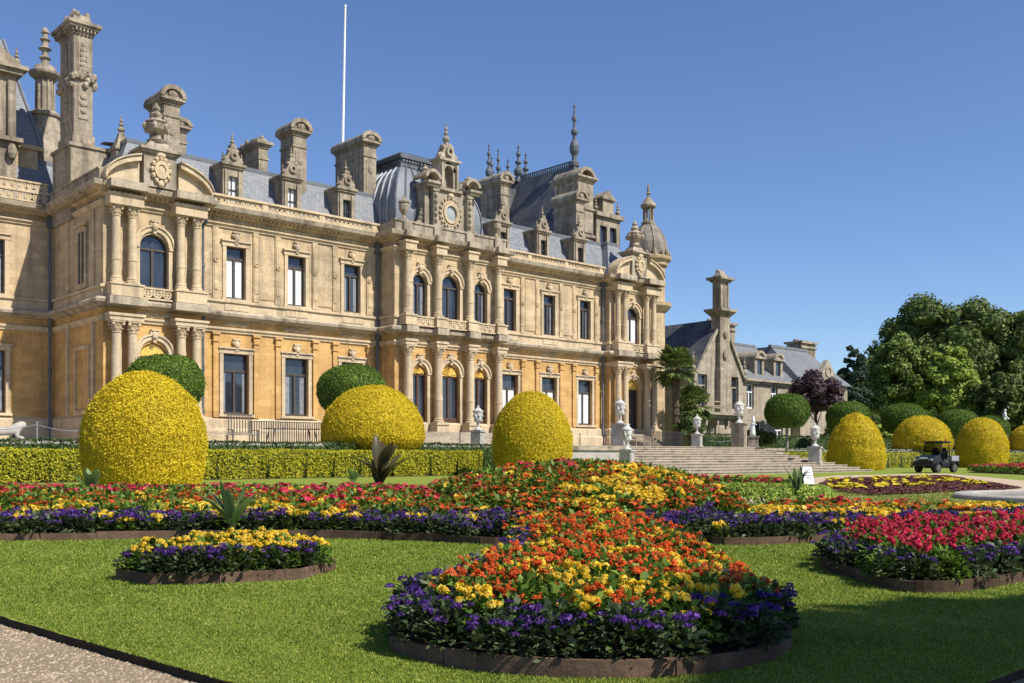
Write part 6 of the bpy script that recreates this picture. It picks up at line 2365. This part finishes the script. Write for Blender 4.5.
def far_bed(poly, label, step, classify, hf, seed, board=True, skip=None, soilgrid=True, sc=(0.85, 1.2)):
    g = np.random.default_rng(seed)
    cx, cy = C2(sum(p[0] for p in poly) / len(poly), sum(p[1] for p in poly) / len(poly))
    t = thing('flower_bed', label, 'flower bed', (cx, cy, 0))
    if soilgrid:
        grid_soil(poly, hf, t)
    base_soil(poly, t, 0.03)
    if board:
        board_edge(poly, t, 0.1, True, 0.03, skip)
    ALL_BEDS.append(poly)
    P = scatter(poly, step, g)
    e = edge_dist(poly, P)
    P, e = P[e > 0.1], e[e > 0.1]
    XY = W2(P) - np.array([cx, cy])
    Z = 0.05 + hf(P)
    K = np.array([classify(P[i], e[i], g) for i in range(len(P))])
    for k in list(KINDS) + ['plain']:
        q = K == k
        if not q.any():
            continue
        if k == 'plain':
            V, F = merged(PLAIN_, XY[q], Z[q], g, sc)
            qmesh('foliage', V, F, ['leaf_green'], parent=t)['kind'] = 'stuff'
            continue
        s0 = int(g.integers(0, 9999))
        V, F = merged([a for a, b in FAR[k]], XY[q], Z[q], np.random.default_rng(s0), sc)
        qmesh('foliage', V, F, [KINDS[k][0]], parent=t)['kind'] = 'stuff'
        V, F = merged([b for a, b in FAR[k]], XY[q], Z[q], np.random.default_rng(s0), sc)
        qmesh(k + '_blossom', V, F, [KINDS[k][1]], parent=t)['kind'] = 'stuff'
    return t
def fld(P, s, seed):
    return float(lumpy(np.array([[P[0], P[1], 0.0]]), s, seed)[0])
flat = lambda P: np.zeros(len(P))

# round front bed with its neck
F_POLY = smooth_poly([(-0.69, 5.75), (-0.6, 5.3), (-0.27, 4.94), (0.1, 4.76), (0.45, 4.7), (0.86, 4.78), (1.24, 5.02), (1.5, 5.4), (1.62, 5.9), (1.6, 6.6), (1.6, 7.6), (1.74, 9.0), (1.78, 10.6), (1.7, 11.6), (0.9, 11.9), (0.1, 11.6), (-0.02, 10.4), (-0.08, 8.9), (-0.3, 7.5), (-0.56, 6.5)], 5)
def cF(P, e, g):
    r, f = P
    if (e < 0.23 and f < 6.7) or (e < 0.26 and f < 11 and r < 0.9):
        return 'purple' if g.uniform() < 0.8 else 'yellow'
    if f > 9.5 and r > 1.35:
        return 'purple' if g.uniform() < 0.6 else 'orange'
    n = fld(P, 2.6, 8)
    if g.uniform() < 0.13:
        return 'green'
    if f < 6.2:
        return 'yellow' if n > -0.02 else 'orange'
    if n > 0.42:
        return 'yellow'
    if 8.4 < f < 9.3 and -0.1 < r < 0.5 and g.uniform() < 0.6:
        return 'purple'
    u = g.uniform()
    return 'orange' if u < 0.9 else 'yellow'
hF = lambda P: 0.09 * np.clip(edge_dist(F_POLY, P) / 0.8, 0, 1)
near_bed(F_POLY, 'nearest rounded flower bed of orange, yellow and purple flowers with a brown edging board', 0.178, cF, hF, 21,
         {'purple': ('purple flowering plant with dark leaves rimming the nearest rounded bed', 'purple plants of the nearest bed'),
          'orange': ('orange flowering plant with green leaves in the nearest rounded bed', 'orange plants of the nearest bed'),
          'yellow': ('yellow flowering plant with green leaves in the nearest rounded bed', 'yellow plants of the nearest bed'),
          'green': ('green plant without open flowers in the nearest rounded bed', 'green plants of the nearest bed')}, 0.085, lambda r, f: f > 10.8)
# red bed on the right
E_POLY = smooth_poly([(2.92, 8.5), (2.92, 8.0), (3.08, 7.64), (3.5, 7.72), (4.3, 8.35), (5.6, 9.3), (7.2, 10.6), (6.6, 11.6), (5.2, 11.6), (4.0, 11.1), (3.25, 10.2), (2.9, 9.3)], 5)
def cE(P, e, g):
    r, f = P
    front = e < 0.26 and (f < 7.6 + 0.80 * (r - 2.6) + 0.75 or r < 3.0)
    if front or e < 0.16:
        return 'purple' if g.uniform() < 0.72 else 'green'
    return 'red' if g.uniform() < 0.86 else 'green'
near_bed(E_POLY, 'bed of crimson flowers rimmed with purple ones on the lawn at the right border', 0.185, cE, lambda P: 0.06 * np.clip(edge_dist(E_POLY, P) / 0.8, 0, 1), 22,
         {'purple': ('purple flowering plant with dark leaves rimming the crimson bed', 'purple plants of the crimson bed'),
          'red': ('crimson flowering plant in the bed at the right border', 'crimson plants of the right bed'),
          'green': ('green leafy plant without flowers in the crimson bed at the right border', 'green plants of the crimson bed')}, 0.09)
# small pointed bed on the left
T_POLY = [(-3.34, 8.42), (-2.95, 8.14), (-2.4, 8.2), (-1.78, 8.5), (-1.62, 9.2), (-2.2, 9.7), (-3.0, 9.4)]
def cT(P, e, g):
    r, f = P
    if e < 0.17 and (f < 8.75 or r > -2.1 or r < -3.0):
        return 'purple' if g.uniform() < 0.85 else 'yellow'
    return 'yellow'
near_bed(T_POLY, 'small pointed bed of yellow flowers rimmed with purple on the lawn', 0.14, cT, lambda P: 0.05 * np.clip(edge_dist(T_POLY, P) / 0.5, 0, 1), 23,
         {'purple': ('purple flowering plant rimming the small yellow bed', 'purple plants of the small yellow bed'),
          'yellow': ('yellow flowering plant in the small pointed bed', 'yellow plants of the small yellow bed')}, 0.10)

plant_out()
# long border on the left
L_POLY = smooth_poly([(-12, 12.5), (-9, 12.25), (-6.3, 12.3), (-4.2, 12.6), (-2.7, 12.75), (-1.13, 12.3), (-0.2, 11.75), (0.1, 12.6), (-0.2, 14.5), (-0.9, 17.5), (-1.6, 20.0), (-5, 20.6), (-9, 20.4), (-12.5, 20.5)], 4)
def cL(P, e, g):
    r, f = P
    n = fld(P, 1.6, 4)
    if f < 13.35 + 0.15 * n:
        return 'purple' if g.uniform() < 0.85 else 'yellow'
    if f < 14.6 + 0.3 * n:
        return 'plain' if g.uniform() < 0.42 else ('yellow' if n > 0.0 else 'orange')
    if f < 16.8 + 0.4 * n:
        u = g.uniform()
        return 'orange' if u < 0.5 else ('red' if (u < 0.66 and r > -5) else ('yellow' if u > 0.92 else 'plain'))
    u = g.uniform()
    if f < 18.6:
        return 'red' if u < 0.26 else ('yellow' if u < 0.40 else ('orange' if u < 0.52 else 'plain'))
    return 'red' if u < 0.28 else ('yellow' if u < 0.34 else 'plain')
far_bed(L_POLY, 'long flower border in purple, yellow, orange and red bands across the lawn before the house', 0.2, cL, lambda P: 0.12 * np.clip((P[:, 1] - 12.3) / 4, 0, 1), 24)
# domed bed in the middle
M_POLY = smooth_poly([(-0.35, 12.2), (0.3, 11.65), (1.0, 11.75), (1.8, 11.6), (2.5, 12.2), (3.2, 13.6), (3.3, 15.4), (3.0, 17.9), (2.2, 20.2), (1.0, 21.4), (-0.6, 20.8), (-1.5, 18.6), (-1.0, 15.0)], 5)
def hM(P):
    d = np.hypot((P[:, 0] - 1.2) / 2.9, (P[:, 1] - 17.8) / 5.4)
    return 0.58 * np.clip(1 - d ** 2, 0, 1) ** 0.8 + 0.05
def cM(P, e, g):
    r, f = P
    n = fld(P, 1.5, 9)
    u = g.uniform()
    if e < 0.55 and f < 13.4 and r > 1.6:
        return 'purple'
    if e < 0.5 and f < 13.2 and r < 0.1:
        return 'purple'
    if n > 0.32:
        return 'yellow' if u < 0.75 else 'plain'
    if f < 14.2:
        return 'orange' if u < 0.72 else 'plain'
    return 'orange' if u < 0.56 else ('plain' if u < 0.88 else ('yellow' if u < 0.96 else 'red'))
far_bed(M_POLY, 'domed flower bed of orange and yellow flowers rising in the middle of the parterre', 0.195, cM, hM, 25, True, lambda r, f: f < 13 and -0.4 < r < 2.2)
# border on the right
R_POLY = smooth_poly([(2.35, 12.0), (2.9, 11.75), (4.0, 12.3), (5.6, 12.9), (7.5, 13.4), (9.6, 13.9), (9.8, 15.3), (7.6, 15.0), (6.0, 15.6), (4.8, 16.2), (3.9, 15.2), (3.3, 13.8)], 4)
def cR(P, e, g):
    r, f = P
    n = fld(P, 1.8, 5)
    ff = 12.0 + 0.26 * (r - 2.4)
    if f < ff + 0.75:
        return 'purple' if g.uniform() < 0.85 else 'yellow'
    if f < ff + 2.2:
        u = g.uniform()
        return ('yellow' if n > -0.05 else 'orange') if u < 0.85 else 'plain'
    u = g.uniform()
    return 'orange' if u < 0.55 else ('red' if u < 0.75 else 'plain')
far_bed(R_POLY, 'curving flower border in purple, yellow and orange behind the crimson bed', 0.195, cR, lambda P: 0.03 * np.clip((P[:, 1] - 12.3) / 3, 0, 1), 26)
# thin border before the steps
S_POLY = smooth_poly([(3.5, 27.5), (5.2, 27.0), (7.0, 25.6), (7.6, 26.4), (6.6, 29.5), (5.0, 31), (3.4, 31)], 4)
far_bed(S_POLY, 'narrow border of dark red flowers in front of the steps', 0.34, lambda P, e, g: 'red' if g.uniform() < 0.5 else 'plain', flat, 27, True, None, False, (1.1, 1.6))
RB = [GR(960, 471), GR(1060, 475), GR(1060, 468), GR(985, 464)]
def to_rf(p):
    x, y = p
    return (SA * x - CA * y, CA * x + SA * y)
B_POLY = [to_rf(GR(968, 472.5)), to_rf(GR(1075, 477)), to_rf(GR(1075, 471.5)), to_rf(GR(1000, 469.5))]
far_bed(B_POLY, 'far border of red and yellow flowers beside the round golden yew at the right border', 0.42, lambda P, e, g: 'red' if g.uniform() < 0.5 else ('yellow' if g.uniform() < 0.6 else 'plain'), flat, 28, False, None, False, (1.2, 1.7))

# low ring hedge round gravel in the mid distance
t = thing('ring_hedge', 'low clipped ring hedge round a small gravel patch behind the domed bed', 'hedge', (*C2(4.9, 23.5), 0))
g = np.random.default_rng(41)
n = 9000
a = g.uniform(0, 6.283, n)
b = g.uniform(-0.4, 3.54, n)
rr = 0.26
P = np.stack([(2.3 + rr * np.cos(b)) * np.cos(a), (2.3 + rr * np.cos(b)) * np.sin(a), 0.1 + 0.26 * np.sin(b)], 1)
N = np.stack([np.cos(b) * np.cos(a), np.cos(b) * np.sin(a), np.sin(b)], 1)
V, F = leaves(P, N, 0.08, 0.8, 0.6, 0.4, g)
qmesh('foliage', V, F, ['tree_bright'], parent=t)
m = MB()
m.lathe([(2.2, 0.0), (2.2, 0.03), (0.02, 0.035)], 32)
m.build('gravel_patch', 'sand_path', t)

# carpet bed with yellow planted letters, sandy path and the rim of a basin
path_px = [(770, 487), (800, 479), (838, 475.5), (945, 473.5), (1010, 479.5), (1090, 487), (1090, 506), (960, 507), (880, 507), (815, 500)]
m = MB()
m.add([(*GR(*p), 0.006) for p in path_px], [tuple(range(len(path_px)))])
struct(m.build('sand_path', 'sand_path'))
cb = thing('carpet_bed', 'flat maroon carpet bed with yellow planted lettering beside the vehicle', 'flower bed', (*GR(900, 484), 0))
cp = [(818, 484.5), (834, 479.5), (880, 477.2), (944, 475.6), (985, 482), (1022, 488.5), (985, 491.5), (925, 494), (870, 496.5), (838, 492)]
g = np.random.default_rng(42)
m = MB()
bx, by = cb.location[0], cb.location[1]
m.add([(GR(*p)[0] - bx, GR(*p)[1] - by, 0.03) for p in cp], [tuple(range(len(cp)))])
m.build('soil', 'soil', cb)
cpw = [to_rf(GR(*p)) for p in cp]
def carpet(poly_rf, n, mat, name, z, size):
    xs = [p[0] for p in poly_rf]
    ys = [p[1] for p in poly_rf]
    P = np.stack([g.uniform(min(xs), max(xs), n), g.uniform(min(ys), max(ys), n)], 1)
    P = P[inside(poly_rf, P)]
    XY = W2(P) - np.array([bx, by])
    pts = np.concatenate([XY, g.uniform(z * 0.5, z, (len(P), 1))], 1)
    return leaves(pts, np.tile([0, 0, 1.0], (len(P), 1)), size, 0.18, 0.8, 0.4, g)
V, F = carpet(cpw, 34000, 'carpet_maroon', 'm', 0.045, 0.12)
qmesh('maroon_planting', V, F, ['carpet_maroon'], parent=cb)['kind'] = 'stuff'
# strokes of the two planted lines, seen foreshortened
strokes = []
def glyphs(x0, y0, x1, y1, n, hgt, slant, seed):
    rq = random.Random(seed)
    for i in range(n):
        t0 = (i + 0.08) / n
        t1 = (i + 0.86) / n
        xa, ya = x0 + (x1 - x0) * t0, y0 + (y1 - y0) * t0
        xb, yb = x0 + (x1 - x0) * t1, y0 + (y1 - y0) * t1
        k = rq.choice('ETLHIFU')
        w = (xb - xa) * 0.34
        h = hgt
        sl = slant
        if k in 'ELHFU':
            strokes.append([(xa, ya), (xa + w, ya), (xa + w + sl, ya - h), (xa + sl, ya - h)])
        if k in 'HU':
            strokes.append([(xb - w, yb), (xb, yb), (xb + sl, yb - h), (xb - w + sl, yb - h)])
        if k in 'EFT':
            strokes.append([(xa + sl * .75, ya - h * .75), (xb + sl * .75, yb - h * .75), (xb + sl, yb - h), (xa + sl, ya - h)])
        if k in 'ELU':
            strokes.append([(xa, ya), (xb, yb), (xb + sl * .25, yb - h * .25), (xa + sl * .25, ya - h * .25)])
        if k in 'HEF':
            strokes.append([(xa + sl * .4, ya - h * .4), (xb + sl * .4, yb - h * .4), (xb + sl * .62, yb - h * .62), (xa + sl * .62, ya - h * .62)])
        if k in 'TI':
            xm, ym = (xa + xb) / 2, (ya + yb) / 2
            strokes.append([(xm - w / 2, ym), (xm + w / 2, ym), (xm + w / 2 + sl, ym - h), (xm - w / 2 + sl, ym - h)])
glyphs(824, 484.5, 928, 480.2, 7, 4.6, 2.0, 3)
glyphs(926, 481.5, 990, 486.0, 5, 4.8, -12.0, 5)
glyphs(834, 489.8, 868, 490.2, 3, 4.8, -9.0, 7)
glyphs(876, 489.0, 936, 485.6, 4, 4.6, -4.0, 9)
out = []
for st in strokes:
    out.append(carpet([to_rf(GR(*p)) for p in st], 420, 'carpet_yellow', 'y', 0.09, 0.2))
V, F = join(out)
qmesh('yellow_lettering', V, F, ['carpet_yellow'], parent=cb)['kind'] = 'stuff'
fb = thing('stone_basin', 'pale stone rim of a round basin lying low at the right border', 'basin', (*C2(14.3, 24.0), 0))
m = MB()
m.lathe([(3.4, -0.02), (3.4, 0.1), (3.34, 0.13), (3.0, 0.13), (2.95, 0.1), (2.95, -0.01)], 64)
m.build('rim', 'paving', fb)
m = MB()
m.lathe([(2.96, 0.03), (2.96, 0.04), (0.02, 0.04)], 48)
m.build('water', 'glass', fb)

# ------------------------------------------------------------------ big-leaved plants
def canna(x, y, z, H, n, mat, label, seed, spread=0.5, width=0.16):
    g = random.Random(seed)
    t = thing('canna_plant', label, 'plant', (x, y, z))
    m = MB()
    for k in range(n):
        a = g.uniform(0, 6.28)
        L = H * g.uniform(0.5, 0.85)
        h0 = H * g.uniform(0.05, 0.4)
        lean = g.uniform(0.1, 1.0) * spread
        prev = None
        S = 7
        d = Vector((math.cos(a), math.sin(a), 0))
        sd = Vector((-math.sin(a), math.cos(a), 0))
        rows = []
        for i in range(S + 1):
            u = i / S
            p = d * (0.03 + L * lean * u * (0.5 + 0.7 * u)) + Vector((0, 0, h0 + L * u * (1 - 0.35 * lean * u)))
            w = width * H * math.sin(math.pi * min(1, 0.08 + u * 0.92)) ** 0.8 * (1.0 if u < 0.98 else 0.1)
            rows += [tuple(p - sd * w + d * w * 0.25), tuple(p - d * w * 0.12), tuple(p + sd * w + d * w * 0.25)]
        fs = []
        for i in range(S):
            for j in range(2):
                fs.append((3 * i + j, 3 * i + j + 1, 3 * i + j + 4, 3 * i + j + 3))
        m.add(rows, fs)
    m.build('leaves', mat, t, True)
    m = MB()
    m.tube((0, 0, 0), (0, 0, H * 0.55), 0.03, 0.015, 6)
    m.build('stem', mat, t)
    return t
x, y = GR(380, 489)
canna(x, y, 0.0, 1.55, 13, 'canna_dark', 'tall dark bronze-leaved plant before the wide golden dome', 1, 1.35, 0.13)
x, y = GR(232, 541)
canna(x, y, 0.1, 0.62, 15, 'canna_green', 'green broad-leaved plant rising behind the small yellow bed', 2, 0.8, 0.12)
x, y = GR(92, 505)
canna(x, y, 0.1, 0.78, 12, 'canna_green', 'green broad-leaved plant at the left foot of the large golden yew', 3, 0.8, 0.09)
x, y = GR(797, 505)
canna(x, y, 0.1, 0.75, 22, 'canna_green', 'spiky green plant in front of the folding sign', 4, 0.45, 0.05)
x, y = GR(352, 487)
canna(x, y, 0.0, 0.8, 6, 'canna_green', 'pale green low plant beside the tall bronze-leaved one', 5, 1.0, 0.10)

# ------------------------------------------------------------------ grass blades and loose gravel
g = np.random.default_rng(77)
def lawn_mask(P):
    ok = inside([(a, b) for a, b in [to_rf(p) for p in ep]] + [(60, 90), (-60, 90)], P)
    for b in ALL_BEDS:
        ok &= ~inside(b, P)
    return ok
N_ = 760000
u = g.uniform(0, 1, N_)
f0, f1 = 4.0, 30.0
f = f0 * (f1 / f0) ** (u ** 1.15)
r = f * g.uniform(-0.56, 0.56, N_)
P = np.stack([r, f], 1)
P = P[lawn_mask(P)]
n = len(P)
XY = W2(P)
f = P[:, 1]
tuft = lumpy(np.concatenate([P, P[:, :1] * 0], 1), 5.0, 2) + 0.8 * lumpy(np.concatenate([P, P[:, :1] * 0], 1), 1.1, 6)
h = (0.008 + 0.0010 * f) * (1 + 0.35 * tuft) * g.uniform(0.6, 1.3, n)
w = (0.0014 + 0.00055 * f) * g.uniform(0.7, 1.3, n)
a = g.uniform(0, 6.283, n)
ln = g.uniform(0.2, 1.1, n) * h
dx, dy = np.cos(a), np.sin(a)
ax, ay = g.uniform(0, 6.283, n), None
ox, oy = np.cos(ax) * ln, np.sin(ax) * ln
B = np.concatenate([XY, np.full((n, 1), -0.003)], 1)
Dw = np.stack([dx * w, dy * w, np.zeros(n)], 1)
T3 = np.stack([ox, oy, h], 1)
V = np.stack([B - Dw, B + Dw, B + Dw * 0.25 + T3, B - Dw * 0.25 + T3], 1).reshape(-1, 3)
F = np.arange(4 * n).reshape(-1, 4)
tag(qmesh('grass', V, F, ['grass_blade']), 'short mown green grass of the foreground lawn', 'grass', kind='stuff')
n = 60000
u = g.uniform(0, 1, n)
f = 3.6 + 9 * u ** 1.3
r = g.uniform(-0.57, 0.3, n) * f
P = np.stack([r, f], 1)
P = P[~inside([to_rf(p) for p in ep] + [(60, 90), (-60, 90)], P)]
XY = W2(P)
n = len(P)
s = g.uniform(0.003, 0.007, n)
pts = np.concatenate([XY, (-0.05 + s * 0.4)[:, None]], 1)
cub = np.array([(-1, -1, -.7), (1, -1, -.7), (1, 1, -.7), (-1, 1, -.7), (-.7, -.6, .6), (.6, -.7, .7), (.7, .6, .5), (-.6, .7, .6)])
cf = np.array([(4, 5, 6, 7), (0, 1, 5, 4), (1, 2, 6, 5), (2, 3, 7, 6), (3, 0, 4, 7)])
a = g.uniform(0, 6.283, n)
X = (cub[None, :, 0] * np.cos(a)[:, None] - cub[None, :, 1] * np.sin(a)[:, None]) * s[:, None] * 1.3 + pts[:, 0][:, None]
Y = (cub[None, :, 0] * np.sin(a)[:, None] + cub[None, :, 1] * np.cos(a)[:, None]) * s[:, None] + pts[:, 1][:, None]
Z = cub[None, :, 2] * s[:, None] * 0.7 + pts[:, 2][:, None]
V = np.stack([X, Y, Z], 2).reshape(-1, 3)
F = (cf[None] + (np.arange(n) * 8)[:, None, None]).reshape(-1, 4)
tag(qmesh('loose_gravel', V, F, ['pebble']), 'loose beige gravel of the path at the lower left', 'gravel', kind='stuff')
print('PLANTS', counts)
